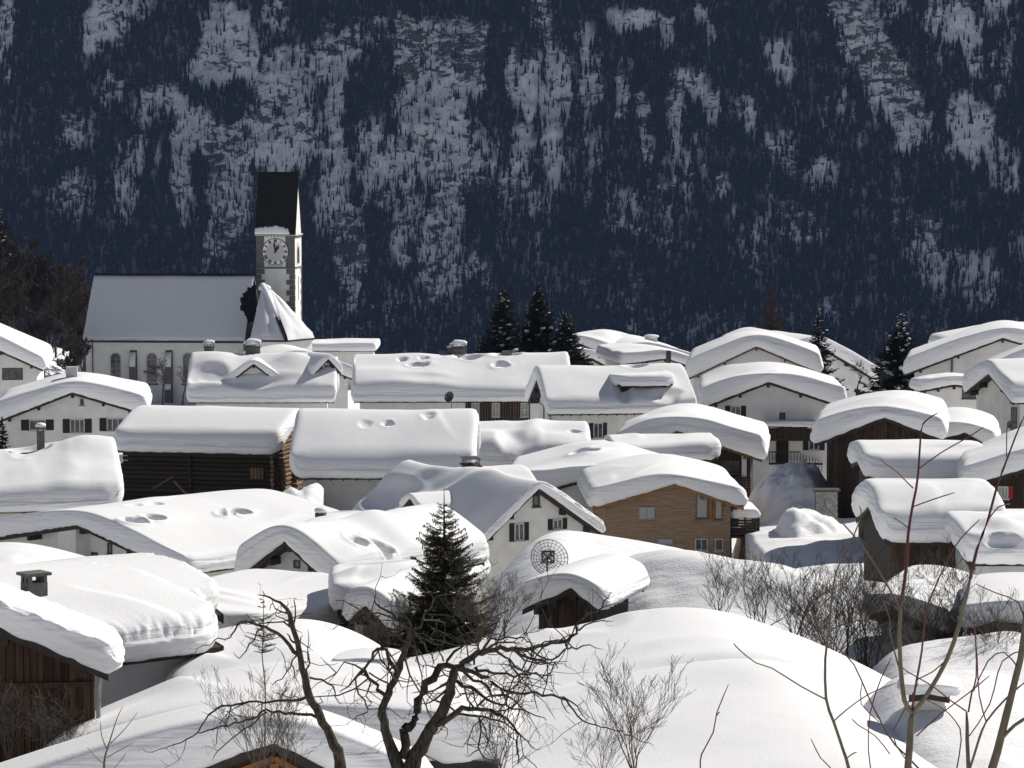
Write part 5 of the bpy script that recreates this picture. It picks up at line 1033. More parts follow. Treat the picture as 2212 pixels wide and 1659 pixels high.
def near():
    # big angled roof at left
    H = gable_house('house', 'large angled house at left with heart shaped melt hollows in its snow roof', (172, 1130), (-70, 1166), (402, 1236), 150, -42, 13.4, T=.88, og=.9, oe=.8)
    walls(H, 'plaster_warm'); roof(H)
    for x, y, r in ((292, 1133, .42), (333, 1126, .48), (487, 1112, .42), (517, 1108, .52)): dimple(H, x, y, r, r*1.1, .85, 1)
    for x, y in ((295, 1085), (330, 1083)): dimple(H, x, y, .3, .5, .15)
    snow_cap(H, res=.10, seed=70, rr=2.2, s0=.6, amp=.1, label='smooth snow blanket with two pairs of round melt hollows')
    window(H, 'front', 238, 1185, 11, 24, 1, 1, None, 'frame_dark'); window(H, 'front', 205, 1198, 16, 10, 1, 1, None, 'frame_dark')
    P = face_hit(H, 'front', 178, 1160)[0]; b = MB(); b.box(P.x-.9, P.x+.55, H.og-.9, H.og, P.z-3, P.z+.9); b.build('bay', M['plaster_warm'], H.root)
    H = gable_house('house', 'house with sharp dark verge and tiny gable window left of the spruce', (619, 1164), (518, 1243), (736, 1274), 124, -33, 11, T=.9, og=.8, oe=.5)
    walls(H, 'plaster_grey'); roof(H); dimple(H, 775, 1190, .42, .38, .5, 1); dimple(H, 820, 1196, .5, .4, .7, 1); bump(H, 850, 1150, 2, 1.2, .3, 1); bump(H, 800, 1225, 1.2, 1.6, .35, 1)
    snow_cap(H, res=.09, seed=71, rr=1.8, s0=.6, amp=.14); window(H, 'front', 642, 1219, 15, 18, 1, 1, None, 'frame_dark', sill=False); chimney(H, 820, 1200, .35, -.75, 'block', 'metal', snow=False, side=1)
    H = rear_house('house', 'snow roof behind the sharp verge house, a small snow capped vent at its left', (850, 1085), (690, 1110), (1045, 1190), 138, -12, 9, T=1.1); finish(H, res=.12, seed=72, rr=3, amp=.12); chimney(H, 693, 1114, .45, .15, 'block', 'metal', side=-1)
    H = eave_house('house', 'long smooth snow bank roof between the sharp verge house and near domes', (385, 1268), 112, -124, 5, 1340, 700, T=.9); finish(H, res=.12, seed=73, rr=3, amp=.08, corner=1.5)
    H = eave_house('house', 'low snow mounds with a small vent pipe left of the spruce', (730, 1254), 108, -86, 3.2, 1318, 1010, T=.9); bump(H, 800, 1250, 1, 1.2, .35); bump(H, 900, 1240, 1.4, 1.2, .35); finish(H, res=.1, seed=74, rr=2.5, corner=1.2); chimney(H, 893, 1215, .22, .2, 'block', 'metal', snow=False)
    H = gable_house('shed', 'little dark gabled shed below the left side of the spruce', (794, 1300), (755, 1335), (850, 1360), 98, -18, 7, T=.95, og=.5, oe=.3, cat='shed'); walls(H, 'eave_wood'); roof(H); planks_front(H, 'dark_wood', .2); snow_cap(H, res=.08, seed=75, rr=1.5, s0=.6)
    H = gable_house('shed', 'dark gabled shed with thick snow right of the spruce below the mesh dish', (1237, 1264), (1130, 1311), (1297, 1312), 108, -18, 6, T=.72, og=.7, oe=.4, cat='shed'); walls(H, 'eave_wood'); roof(H); planks_front(H, 'dark_wood', .2); snow_cap(H, res=.09, seed=76, rr=2.0, s0=.65, amp=.12)
    # left cluster
    H = rear_house('house', 'round snow dome of a roof at the left edge below the angled house', (55, 1143), (-150, 1200), (275, 1240), 124, 4, 9, T=1.1); finish(H, res=.12, seed=77, rr=3.5)
    H = rear_house('house', 'snow roof at left with two small snow capped vents standing out', (200, 1206), (-60, 1262), (330, 1243), 108, 2, 8, T=1.0); finish(H, res=.11, seed=78, rr=5)
    chimney(H, 134, 1222, .3, .22, 'block', 'metal', snow=False, side=-1); chimney(H, 163, 1228, .34, .08, 'block', 'metal', side=-1)
    H = corner_house('house', 'snow roof with a rounded free end above the dome left of the dead tree', (480, 1328), 96, -58, 4.5, 1.0, 10, T=.75, far=True); finish(H, 'barge_brown', res=.09, seed=79, rr=3, amp=.12, rough=.8, corner=1.6)
    H = corner_house('house', 'near left house with a slotted concrete chimney and crumbly snow edge', (480, 1397), 84, -52, 6.0, 1.2, 13, T=.95, far=True, oe=.5); walls(H, 'plaster_grey'); roof(H)
    snow_cap(H, res=.07, seed=80, rr=4, amp=.10, rough=.7, corner=1.6, s0=.6, label='deep snow with a crumbled overhanging rim')
    chimney(H, 74, 1288, .52, .42, 'slots', 'concrete', snow=False, d=.6)
    H = rear_house('house', 'wide snow dome behind the dead trees, rising left of the spruce', (690, 1305), (380, 1400), (860, 1420), 88, 6, 9, T=.9); finish(H, res=.09, seed=81, rr=4, amp=.08, corner=2)
    # dark wood barn, bottom left
    H = gable_house('barn', 'dark brown board barn with a drainpipe in the bottom left corner', (-190, 1266), (-420, 1360), (232, 1443), 66, 5, 1.8, T=.52, og=.7, oe=.35, cat='barn')
    walls(H, 'eave_wood'); roof(H); planks_front(H, 'barn_board', .17, z0=-1); snow_cap(H, res=.07, seed=82, rr=1.5, s0=.55, rough=.7, amp=.12)
    Pg = Vector((H.wr-.05, 0, H.zr-H.hr-.22)); b = MB(); b.tube([(H.wr-.15, .02, H.zr-H.hr-.12), (H.wr-.2, .25, H.zr-H.hr-.38), (H.xr+.12, .55, H.zr-H.hr-.75), (H.xr+.1, .6, H.zr-H.hr-1.0), (H.xr+.1, .6, 0)], .055, 8); b.build('downpipe', M['metal_grey'], H.root)
    b = MB(); b.box(H.xl, H.xr, H.og-.12, H.og-.05, H.zr-H.hr-.55, H.zr-H.hr-.42); b.build('cross_batten', M['dark_wood'], H.root)
    H = rear_house('house', 'broad snow roof directly behind the leaning dead tree', (500, 1408), (160, 1560), (1100, 1480), 70.5, -3, 5, T=.9); finish(H, 'dark_wood', res=.08, seed=83, rr=4, amp=.07, s0=.6, Rf=1.4, corner=2.2)
    # huge near roof on the right
    H = rear_house('house', 'huge smooth snow roof filling the lower right foreground', (1540, 1283), (740, 1480), (2130, 1600), 92, 6, 26, T=1.1)
    trough(H, 1560, 1400, 10, 3.2, .5, -.42); trough(H, 1500, 1375, 15, 2.0, .8, .15); dimple(H, 1250, 1350, 1, 2, .12); bump(H, 1700, 1420, 2, 2, .15); finish(H, 'dark_wood', res=.12, seed=84, rr=3.4, amp=.10, corner=2.5, Rf=1.6)
    H = gable_house('shed', 'half buried snow topped vent box left of the gnarled dead tree', (785, 1434), (735, 1440), (835, 1436), 80, -8, 1.3, T=.22, og=.05, oe=.05, cat='vent box'); finish(H, 'stone', purlins=False, res=.06, seed=85, rr=.4)
    # bottom roof with orange gable
    H = gable_house('house', 'nearest roof at bottom left with a dark verge and orange timber gable', (592, 1592), (330, 1690), (790, 1690), 62, 5, 1.7, T=.9, og=.8, oe=.5)
    H.wl *= 2.6; H.hl *= 2.45; H.wr *= 1.7; H.hr *= 1.8
    walls(H, 'dark_wood'); roof(H, barge='eave_wood', purlins=False)
    for s in (-1, 1):
        b = MB(); k = (H.hl/H.wl if s < 0 else H.hr/H.wr); b.beam((0, .15, H.zr-.50), (s*3.0, .15, H.zr-.50-3.0*k), .12, .13); b.build('verge_beam', M['orange'], H.root)
    b = MB(); b.box(-.10, .10, .06, .78, H.zr-.8, H.zr-.6); b.build('purlin', M['orange'], H.root)
    snow_cap(H, res=.07, seed=86, rr=3.5, amp=.05, s0=.65, Rf=.8, gr=.5, gs=.8, lips=0)
    # cottage roofs among the shrubs on the right
    H = gable_house('house', 'small brown verged roof half hidden by bushes on the right', (1930, 1308), (1880, 1322), (2050, 1362), 104, -20, 7, T=.8, og=.5, oe=.3); finish(H, 'plaster_grey', barge='barge_brown', rm='barge_brown', res=.1, seed=87, rr=1.5)
    H = gable_house('house', 'small roof with brown verge tip at the right edge among the bushes', (2150, 1335), (2090, 1352), (2290, 1350), 100, -10, 7, T=.75, og=.4, oe=.3); finish(H, 'plaster_grey', barge='barge_brown', rm='barge_brown', res=.1, seed=88, rr=1.5)
    H = gable_house('shed', 'nearly buried shed with a dark slot under its snow behind the red tipped sapling', (2005, 1486), (1965, 1492), (2050, 1494), 75, -8, 1.2, T=.2, og=.2, oe=.1, cat='shed'); walls(H, 'plaster_warm'); roof(H, purlins=False); snow_cap(H, res=.07, seed=89, rr=.6)
near()

# ------------------------------------------------------------------ snow banks (ground shapes)
def bank(name, label, sky_, Y0, Y1, front, fs, bs=.5, back=8, res=.35, amp=.25, seed=1, lump=0, rnd=1.2, tap=1.2):
    """bank whose crest runs along sky_ (picture points), Y0 at the first point, Y1 at the last; front slope fs for front metres"""
    pts = [at(x, y, Y0+(Y1-Y0)*i/(len(sky_)-1)) for i, (x, y) in enumerate(sky_)]; X = np.array([p.x for p in pts]); Yv = np.array([p.y for p in pts]); Zv = np.array([p.z for p in pts])
    n = int((X[-1]-X[0])/res)+2; xs = np.linspace(X[0], X[-1], n)
    from_ = lambda A: np.interp(xs, X, A)
    yc, zc = from_(Yv), from_(Zv); k = max(1, int(1.2/res)); ker = np.hanning(2*k+3); ker /= ker.sum(); zc = np.convolve(np.pad(zc, k+1, mode='edge'), ker, 'valid')
    ts = np.concatenate([np.arange(-front, 0, res), np.arange(0, back+.01, res)]); T_, XX = np.meshgrid(ts, xs, indexing='ij'); YY = T_+yc[None, :]
    tl = min(4, (xs[-1]-xs[0])*.3); zc = zc-tap*np.clip(1-(xs-xs[0])/tl, 0, 1)**2-tap*np.clip(1-(xs[-1]-xs)/tl, 0, 1)**2
    ZZ = zc[None, :]-np.where(T_ < 0, fs, bs)*(np.sqrt(T_*T_+rnd**2)-rnd)
    ZZ = ZZ+amp*fbm(XX/5, YY/5, 0, 4, seed)*np.clip(np.abs(T_)/2, .1, 1)+lump*fbm(XX/.9, YY/.9, 2, 3, seed+4)
    v = np.stack([XX.ravel(), YY.ravel(), ZZ.ravel()], 1); a = np.arange(XX.size).reshape(XX.shape); V = [v]
    f = [np.stack([a[:-1, :-1].ravel(), a[:-1, 1:].ravel(), a[1:, 1:].ravel(), a[1:, :-1].ravel()], 1)]
    ring = np.concatenate([a[0, :-1], a[:-1, -1], a[-1, :0:-1], a[:0:-1, 0]]); P = v[ring].copy(); P[:, 2] = ground(P[:, 0], P[:, 1])-1; V.append(P); cur = len(v)+np.arange(len(ring)); f.append(np.stack([np.roll(ring, -1), ring, cur, np.roll(cur, -1)], 1))
    return tag(mesh(name, np.concatenate(V), np.concatenate(f), M['ground_snow'], None, True), label, kind='structure')
bank('snow_slope', 'smooth snow slope carrying the mesh dish, right of the steep white gable', [(1060, 1215), (1090, 1190), (1140, 1160), (1195, 1143), (1260, 1150), (1400, 1172), (1520, 1195), (1620, 1222)], 124, 132, 14, .22, seed=3, amp=.12)
bank('snow_bank', 'long snow bank running right below the larch clad house behind the shrubs', [(1250, 1196), (1340, 1192), (1440, 1188), (1500, 1190), (1570, 1208), (1700, 1228), (1800, 1248), (1900, 1258), (2000, 1272), (2100, 1288), (2212, 1312), (2300, 1330)], 121, 112, 20, .30, seed=5, amp=.35, lump=.04)
bank('snow_heap', 'shadowed heap of cleared snow between the balcony house and tall dark barn', [(1600, 1080), (1640, 1035), (1690, 1005), (1725, 998), (1760, 1004), (1790, 1010)], 194, 198, 14, .42, seed=7, amp=1.1, lump=.4, bs=.9, res=.25)
bank('snow_yard', 'shaded level snow yard between the larch clad house and the dark barn and shed', [(1600, 1126), (1700, 1122), (1800, 1120), (1900, 1119), (1990, 1119)], 187, 187, 40, -.02, seed=21, amp=.25, tap=.3)
bank('snow_heap', 'low drift in the shaded yard at the foot of the barn', [(1670, 1125), (1700, 1095), (1730, 1100), (1790, 1122), (1850, 1140)], 180, 181, 5, .45, seed=8, amp=.4, lump=.2, res=.2)
bank('snow_heap', 'bright broken snow drift between the log barn and the grey wall', [(580, 1085), (610, 1066), (645, 1050), (676, 1042), (700, 1046)], 196, 199, 5, .5, seed=9, amp=.3, lump=.3, rnd=.5, tap=.4, res=.2)
bank('snow_slope', 'open snow in the bottom right behind the saplings', [(1830, 1475), (1900, 1410), (2000, 1392), (2100, 1380), (2212, 1358), (2300, 1350)], 97, 99, 22, .10, seed=11, amp=.3, lump=.01)
bank('snow_slope', 'rounded snow mound round the nearly buried shed at bottom right', [(1800, 1560), (1860, 1500), (1930, 1462), (2000, 1452), (2080, 1446), (2160, 1452), (2300, 1480)], 78, 80, 24, .13, seed=13, amp=.3, lump=.012, back=6)
# ================================================================== trees
def bare_mesh(seed, H, spread=.5, levels=4, n0=1, r0=.18, sides=4, first=.25, up=.35, seglen=.9, kids=(3, 5), thin=.010):
    """leafless tree or shrub; returns trunk and twig mesh data in local axes"""
    rn = random.Random(seed); trunk = MB(); tw = MB()
    def grow(p, d, L, r, lev):
        n = max(2, int(L/(H*.07))); pts = [p]; dd = d.copy()
        for i in range(n):
            dd = (dd+Vector((rn.gauss(0, .16), rn.gauss(0, .16), rn.gauss(0, .1)+up*.12))).normalized(); pts.append(pts[-1]+dd*(L/n))
        rad = [max(thin, r*(1-.75*i/n)) for i in range(n+1)]
        (trunk if lev == 0 else tw).tube(pts, rad, sides if lev < 2 else 3, cap=False)
        if lev >= levels: return
        for k in range(rn.randint(*kids)+(2 if lev == 0 else 0)):
            t = rn.uniform(first if lev == 0 else .2, .98); i = min(n-1, int(t*n)); q = pts[i].lerp(pts[i+1], t*n-i)
            a = rn.uniform(0, 2*math.pi); s = spread*rn.uniform(.6, 1.3); nd = (dd*1.0+Vector((math.cos(a)*s*1.3, math.sin(a)*s*1.3, rn.uniform(-.1, .4)*up))).normalized()
            grow(q, nd, L*rn.uniform(.38, .62)*(1.15-.4*t), rad[i]*.6, lev+1)
    for k in range(n0):
        a = rn.uniform(0, 6.28); s = 0 if n0 == 1 else rn.uniform(.05, .5)*spread*1.6
        grow(Vector((math.cos(a)*s*.25*H*.1, math.sin(a)*s*.25*H*.1, 0)), Vector((math.cos(a)*s, math.sin(a)*s, 1)).normalized(), H*rn.uniform(.75, 1), r0*rn.uniform(.7, 1), 0)
    return trunk, tw
BARE = {}
def bare_tree(name, label, cat, px, py, Y, hpx, key, group=None, m1='bark_dark', m2='twig_brown', rz=0, **k):
    """foot at px,py (may lie behind something); hpx = height in picture units"""
    A = at(px, py, Y); h = hpx*Y/F
    if key.startswith('wood'): A.z = gz(A.x, A.y)-.3
    if key not in BARE:
        t, w = bare_mesh(**k); BARE[key] = (t, w, k['H'])
        a = t.build('trunk', M[m1]); b = w.build('crown' if cat == 'tree' else 'twigs', M[m2]); BARE[key] = (a, b, k['H'])
        o = empty(name, A, rz, label, cat, group); a.parent = o; b.parent = o; BARE[key] = (a.data, b.data, k['H'])
    else:
        o = empty(name, A, rz, label, cat, group)
        for nm, me in zip(('trunk', 'crown' if cat == 'tree' else 'twigs'), BARE[key][:2]):
            c = bpy.data.objects.new(nm, me); col.objects.link(c); c.parent = o
    s = h/BARE[key][2]; o.scale = (s, s, s); return o
def spruce(name, label, px, py, Y, hpx, wpx, seed, m='needle_dark', levels=26, per=9, snow=40, narrow=1.0, cat='tree', group=None, dens=1.0, droop=.25, bare=False, base=.0, needle=.28, lenvar=(.75, 1.1)):
    A = at(px, py, Y); sc = Y/F; Hh = hpx*sc; Rr = wpx/2*sc; rn = random.Random(seed); o = empty(name, A, rn.uniform(0, 6), label, cat, group)
    b = MB(); b.tube([(0, 0, -2), (0, 0, Hh*.5), (0, 0, Hh)], [Hh*.022, Hh*.014, .01], 7); b.build('trunk', M['bark_dark'], o)
    c = MB(); br = MB(); V = []; Fc = []; sn = MB()
    for i in range(levels):
        t = (i+.3)/levels; z = Hh*(base+(1-base)*t); L0 = Rr*(1-t)**.85*narrow+Rr*.04
        for k in range(per if t < .9 else 5):
            a = rn.uniform(0, 6.283); L = L0*rn.uniform(*lenvar); d = Vector((math.cos(a), math.sin(a), 0)); zz = z+rn.uniform(-.5, .5)*Hh/levels
            n = 4; pts = []
            for j in range(n+1):
                s = j/n; pts.append(Vector((0, 0, zz))+d*(L*s)+Vector((0, 0, -droop*L*math.sin(s*2.4)+.12*L*s*s)))
            br.tube(pts, [.02*L*.9+.01, .016*L+.006, .012*L+.005, .008*L+.004, .004], 3, cap=False)
            ns = max(4, int(L/(.17 if not bare else .25)*dens)); sd = Vector((-d.y, d.x, 0))
            for j in range(ns):
                s = .12+.88*(j+rn.random())/ns; q = s*n; ii = min(n-1, int(q)); P = pts[ii].lerp(pts[ii+1], q-ii); sl = (.42*L*(1-s*.75)+.05)*rn.uniform(.5, 1)
                for sg in (-1, 1):
                    e = P+(sd*sg*rn.uniform(.5, 1)+d*rn.uniform(.3, .9)).normalized()*sl+Vector((0, 0, -sl*rn.uniform(.1, .6)))
                    w = min(.16, needle*sl*.5+.03)*(.35 if bare else 1); mid = P.lerp(e, .5); nb = len(V)
                    up = Vector((rn.uniform(-1, 1), rn.uniform(-1, 1), rn.uniform(.2, 1))).normalized()*w
                    V += [tuple(P), tuple(mid+up), tuple(e), tuple(mid-up)]; Fc.append((nb, nb+1, nb+2, nb+3))
                    sdv = (e-P).cross(up).normalized()*w*.9 if up.length > 0 else sd*w; nb = len(V); V += [tuple(P), tuple(mid+sdv), tuple(e), tuple(mid-sdv)]; Fc.append((nb, nb+1, nb+2, nb+3))
            if snow and rn.random() < snow/(levels*per):
                q = rn.uniform(.45, .85); P = pts[int(q*n)]; sn.blob(P+Vector((0, 0, .06)), max(.07, L*.13)*rn.uniform(.6, 1.3), rn.randint(0, 99), 6, 4, (1.2, 1.2, .55))
    br.build('branches', M['bark_dark'], o); c.v = V; c.f = Fc; c.build('crown', M[m], o)
    if sn.v: sn.build('snow_clumps', M['snow'], o, True)['kind'] = 'stuff'
    return o
# centre spruces
spruce('spruce_tree', 'leftmost of three dark spruces standing behind the long house', 1088, 800, 345, 192, 140, 1, group='three spruces behind the long house', snow=90, per=14, levels=32)
spruce('spruce_tree', 'tallest, middle one of three dark spruces behind the long house', 1163, 800, 350, 194, 140, 2, group='three spruces behind the long house', snow=60, per=15, levels=34)
spruce('spruce_tree', 'shortest, rightmost of three dark spruces behind the long house', 1222, 800, 340, 132, 120, 3, group='three spruces behind the long house', snow=50, per=14, levels=26)
spruce('spruce_tree', 'dark spruce tip rising above the brown wood at the far left edge', 3, 560, 520, 112, 90, 4, levels=18)
spruce('larch_tree', 'bare brown larch standing behind the wide skyline gable', 1668, 760, 420, 148, 96, 5, 'larch', bare=True, snow=0, levels=30, per=9, droop=-.15)
spruce('pine_tree', 'dark pine with lumpy snowy boughs right of the wide gable', 1768, 840, 330, 180, 110, 6, snow=70, lenvar=(.4, 1.15), levels=20, per=13)
spruce('pine_tree', 'broad dark pine with snow on its left side below the right skyline', 1945, 840, 318, 168, 130, 7, snow=160, lenvar=(.5, 1.1), levels=26, narrow=1.35, per=15)
spruce('spruce_tree', 'small dark spruce tip at the left edge beside the shuttered house', 6, 980, 205, 82, 40, 8, levels=16, snow=0)
# wood at far left
k0 = dict(H=12, spread=.42, levels=4, r0=.22, kids=(5, 7), thin=.040)
for i, (x, y, h, L_) in enumerate([(15, 745, 215, 'bare brown tree at the far left edge of the knoll'), (62, 742, 205, 'second bare tree from the left edge on the knoll'), (100, 752, 210, 'bare tree in the middle of the dark wood left of the church'), (138, 748, 205, 'tall bare tree in the wood nearest the nave roof corner'), (168, 752, 190, 'rightmost bare tree of the wood, brushing the nave roof'), (40, 770, 190, 'front bare tree low on the knoll above the far left house'), (120, 775, 200, 'front bare tree on the knoll above the church porch'), (85, 735, 225, 'tallest bare tree of the wood left of the church'), (190, 745, 160, 'small bare tree just touching the left end of the nave'), (-15, 750, 205, 'bare tree cut by the left frame edge'), (28, 790, 200, 'low front bare tree rooted in the snow near the left edge'), (75, 795, 205, 'low front bare tree above the roof end of the far left house'), (150, 790, 190, 'front bare tree close beside the porch roof'), (112, 738, 215, 'tall rear bare tree in the wood, left of the nave gutter')]):
    bare_tree('bare_tree', L_, 'tree', x, y+14, 482+8*(i % 4), h*.84, 'wood%d' % (i % 3), 'bare trees of the wood left of the church', 'bark_dark', 'twig_brown', rz=i*1.3, seed=20+i % 3, **k0)
rw = random.Random(77)
for i in range(22):
    x = rw.uniform(-10, 195); h = rw.uniform(135, 180)*(1-.15*(x > 150))
    bare_tree('bare_tree', 'one of the close set bare trees deep inside the dark wood left of the church', 'tree', x, rw.uniform(752, 805), rw.uniform(440, 520), h, 'wood%d' % (i % 3), 'bare trees of the wood left of the church', 'bark_dark', 'twig_brown', rz=i*1.1, seed=20+i % 3, **k0)
for i, (x, y, h, L_) in enumerate([(352, 872, 118, 'bare fruit tree before the church wall under the second buttress'), (395, 868, 95, 'low bare fruit tree beside the left end of the dormer house')]):
    bare_tree('fruit_tree', L_, 'tree', x, y, 360+6*i, h, 'fruit', None, rz=i*2, seed=31, H=6, spread=.8, levels=4, r0=.16, kids=(3, 5), thin=.016, up=.1)
bare_tree('fruit_tree', 'bare snowy fruit tree between the dark pine and the balcony house', 'tree', 1852, 845, 300, 82, 'fruit', None, rz=1, seed=31, H=6)
bare_tree('fruit_tree', 'low bare tree behind the snow arch of the tall dark barn', 'tree', 1905, 850, 290, 60, 'fruit', None, rz=3, seed=31, H=6)
def shrub(label, px, py, Y, hpx, seed, n0, spread=.5, m='twig_grey', key=None, levels=3, kids=(3, 4), thin=.0045, r0=.024, H=3, group=None, rz=0, buds=False):
    o = bare_tree('shrub', label, 'shrub', px, py, Y, hpx, key or ('sh%d' % seed), group, m, m, rz=rz, seed=seed, H=H, spread=spread, levels=levels, r0=r0, n0=n0, kids=kids, thin=thin, up=.5, first=.15, sides=4)
    for c in list(o.children):
        if c.name.startswith('trunk'): c.name = 'stems'
    return o
G1 = 'bare shrubs on the snow bank at right'
for i, (x, y, h, s, n, L_) in enumerate([
    (1560, 1310, 125, 41, 7, 'bare shrub with dangling dry seed heads at the left end of the bank'), (1640, 1340, 150, 42, 8, 'bare shrub with dry seeds right of the huge roof crest'), (1720, 1385, 195, 43, 10, 'large spreading bare shrub growing in front of the larch clad house corner'),
    (1800, 1400, 190, 42, 8, 'tall bare shrub on the bank below the shaded yard'), (1860, 1430, 190, 44, 7, 'dense bare thicket left of the brown verged roof'), (1930, 1445, 200, 44, 11, 'dense bare thicket in front of the brown verged roof'), (2010, 1440, 215, 43, 10, 'tall bare shrub in front of the dark shed'),
    (2090, 1430, 190, 44, 14, 'bare shrub right of the dark shed near the edge'), (2150, 1440, 170, 43, 10, 'bare shrub by the right edge of the bank'), (1880, 1480, 120, 41, 9, 'low bare shrub at the right flank of the huge roof'), (1990, 1330, 150, 42, 8, 'bare upright shrub standing before the dark shed wall'), (2060, 1470, 130, 41, 10, 'low bare shrub behind the sapling forks')]):
    shrub(L_, x, y+45, 97+(i*5) % 13, h+30, s, n, group=G1, key='g%d' % s, rz=i*.9)
rw = random.Random(5)
for i in range(10):
    x = 1780+i*40+rw.uniform(-12, 12); shrub('one of the fine stemmed shrubs making up the tangled thicket on the bank at right', x, rw.uniform(1400, 1475), 98+rw.uniform(0, 12), rw.uniform(110, 190), (43, 44, 43)[i % 3], 6, group='thicket on the bank at right', key='g%d' % (43, 44, 44)[i % 3], rz=rw.uniform(0, 6))
G2 = 'bare bushes along the bottom edge'
for i, (x, y, h, s, n, L_) in enumerate([
    (1370, 1680, 235, 51, 12, 'bare twiggy bush bottom centre right of the gnarled tree'), (1300, 1700, 150, 52, 9, 'smaller twiggy bush left of the bottom centre bush'), (1080, 1685, 210, 52, 10, 'thin bush behind the gnarled tree trunk'),
    (620, 1690, 175, 52, 10, 'thin bush over the orange gable'), (560, 1690, 220, 51, 5, 'tall sparse stems before the orange gable')]):
    shrub(L_, x, y, 42+(i*3) % 7, h, s, n, group=G2, key='b%d' % s, rz=i*1.1, levels=3, thin=.0027, r0=.011, H=1.7, spread=.42, kids=(2, 4))
for i, (x, y, h, L_) in enumerate([(20, 1640, 150, 'dry bush against the barn boards at the left edge'), (95, 1650, 140, 'dry bush against the barn boards right of the corner'), (150, 1640, 95, 'small dry bush below the drainpipe of the barn')]):
    shrub(L_, x, y, 64.6, h, 53, 9, group='dry bushes by the dark barn', key='lb', rz=i*1.7, spread=.9, thin=.004, r0=.014, H=1.7)
for i, (x, y, h, L_) in enumerate([(1035, 1390, 150, 'bare bush between the spruce and the dark shed'), (1090, 1360, 120, 'low bare bush in front of the dark shed below the dish'), (800, 1440, 120, 'low bare bush left of the gnarled tree top')]):
    shrub(L_, x, y, 93, h, 54, 9, group='bushes around the near spruce', key='cb', rz=i*1.7, spread=.7, thin=.006, r0=.02, H=3)

# ------------------------------------------------------------------ near spruce with cones
def near_spruce():
    Y = 98; sc = Y/F; A = at(960, 1440, Y); Hh = (1440-1058)*sc; Rr = 148*sc; rn = random.Random(12)
    o = empty('spruce_tree', A, .4, 'green spruce hung with brown cones in the centre foreground', 'tree')
    b = MB(); b.tube([(0, 0, -3), (0, 0, Hh*.5), (0, 0, Hh*.94), (0, 0, Hh*1.03)], [.12, .07, .02, .006], 8); b.build('trunk', M['bark_dark'], o)
    V = []; Fc = []; br = MB(); co = MB(); sn = MB()
    def needles(P, Q, ln, step=.014):
        L = (Q-P).length; d = (Q-P)/max(L, 1e-6); n = max(3, int(L/step)); a = d.cross(Vector((.3, .2, .9))).normalized(); c = d.cross(a)
        for j in range(n):
            p = P.lerp(Q, (j+rn.random())/n); t = rn.uniform(0, 6.283); u = (a*math.cos(t)+c*math.sin(t)+d*.75).normalized()*ln*rn.uniform(.7, 1.2); w = d.cross(u).normalized()*.008; nb = len(V)
            V.extend([tuple(p-w), tuple(p+w), tuple(p+u)]); Fc.append((nb, nb+1, nb+2))
    lev = 30
    for i in range(lev):
        t = i/lev; z = Hh*(.02+.93*t); L0 = Rr*(1-t)**.8+.09
        for k in range(17 if t < .8 else 6):
            a = rn.uniform(0, 6.283); L = L0*rn.uniform(.55, 1.12)*(1.25 if t < .75 and rn.random() < .12 else 1); d = Vector((math.cos(a), math.sin(a), 0)); zz = z+rn.uniform(-.06, .06); lift = .25+.5*t
            pts = [Vector((0, 0, zz))+d*(L*s)+Vector((0, 0, L*(-.32*(1-t)*math.sin(s*2.2)+lift*.55*s*s))) for s in (0, .2, .4, .6, .8, 1)]
            br.tube(pts, [.012+.006*L, .011, .009, .007, .005, .003], 4, cap=False)
            for j in range(1, 5): needles(pts[j], pts[j+1], .042)
            sd = Vector((-d.y, d.x, 0)); ns = max(2, int(L/.055))
            for j in range(ns):
                s = .15+.82*(j+.5)/ns; q = s*5; ii = min(4, int(q)); P = pts[ii].lerp(pts[ii+1], q-ii)
                for sg in (-1, 1):
                    sl = (.40*L*(1-s)+.07)*rn.uniform(.6, 1.1); e = P+(sd*sg+d*rn.uniform(.5, 1.1)).normalized()*sl+Vector((0, 0, sl*rn.uniform(-.35, .15)))
                    br.tube([P, e], [.0045, .002], 3, cap=False); needles(P, e, .040, .013)
            if .2 < t < .9 and rn.random() < .9:
                for _ in range(rn.randint(1, 3)):
                    P = pts[rn.choice((3, 4, 5))]+sd*rn.uniform(-.08, .08); l = rn.uniform(.09, .14); co.tube([P, P-Vector((0, 0, l*.25)), P-Vector((0, 0, l*.7)), P-Vector((0, 0, l))], [.006, .02, .018, .005], 6)
            if t < .6 and rn.random() < .10: sn.blob(pts[2]+Vector((0, 0, .05)), rn.uniform(.05, .11), rn.randint(0, 99), 7, 5, (1.5, 1.5, .6))
    br.build('branches', M['bark_dark'], o); mesh('crown', np.array(V), np.array(Fc), M['needle'], o); co.build('cones', M['cone'], o, True)['kind'] = 'stuff'; sn.build('snow_clumps', M['snow'], o, True)['kind'] = 'stuff'
    print('spruce tris', len(Fc))
near_spruce()

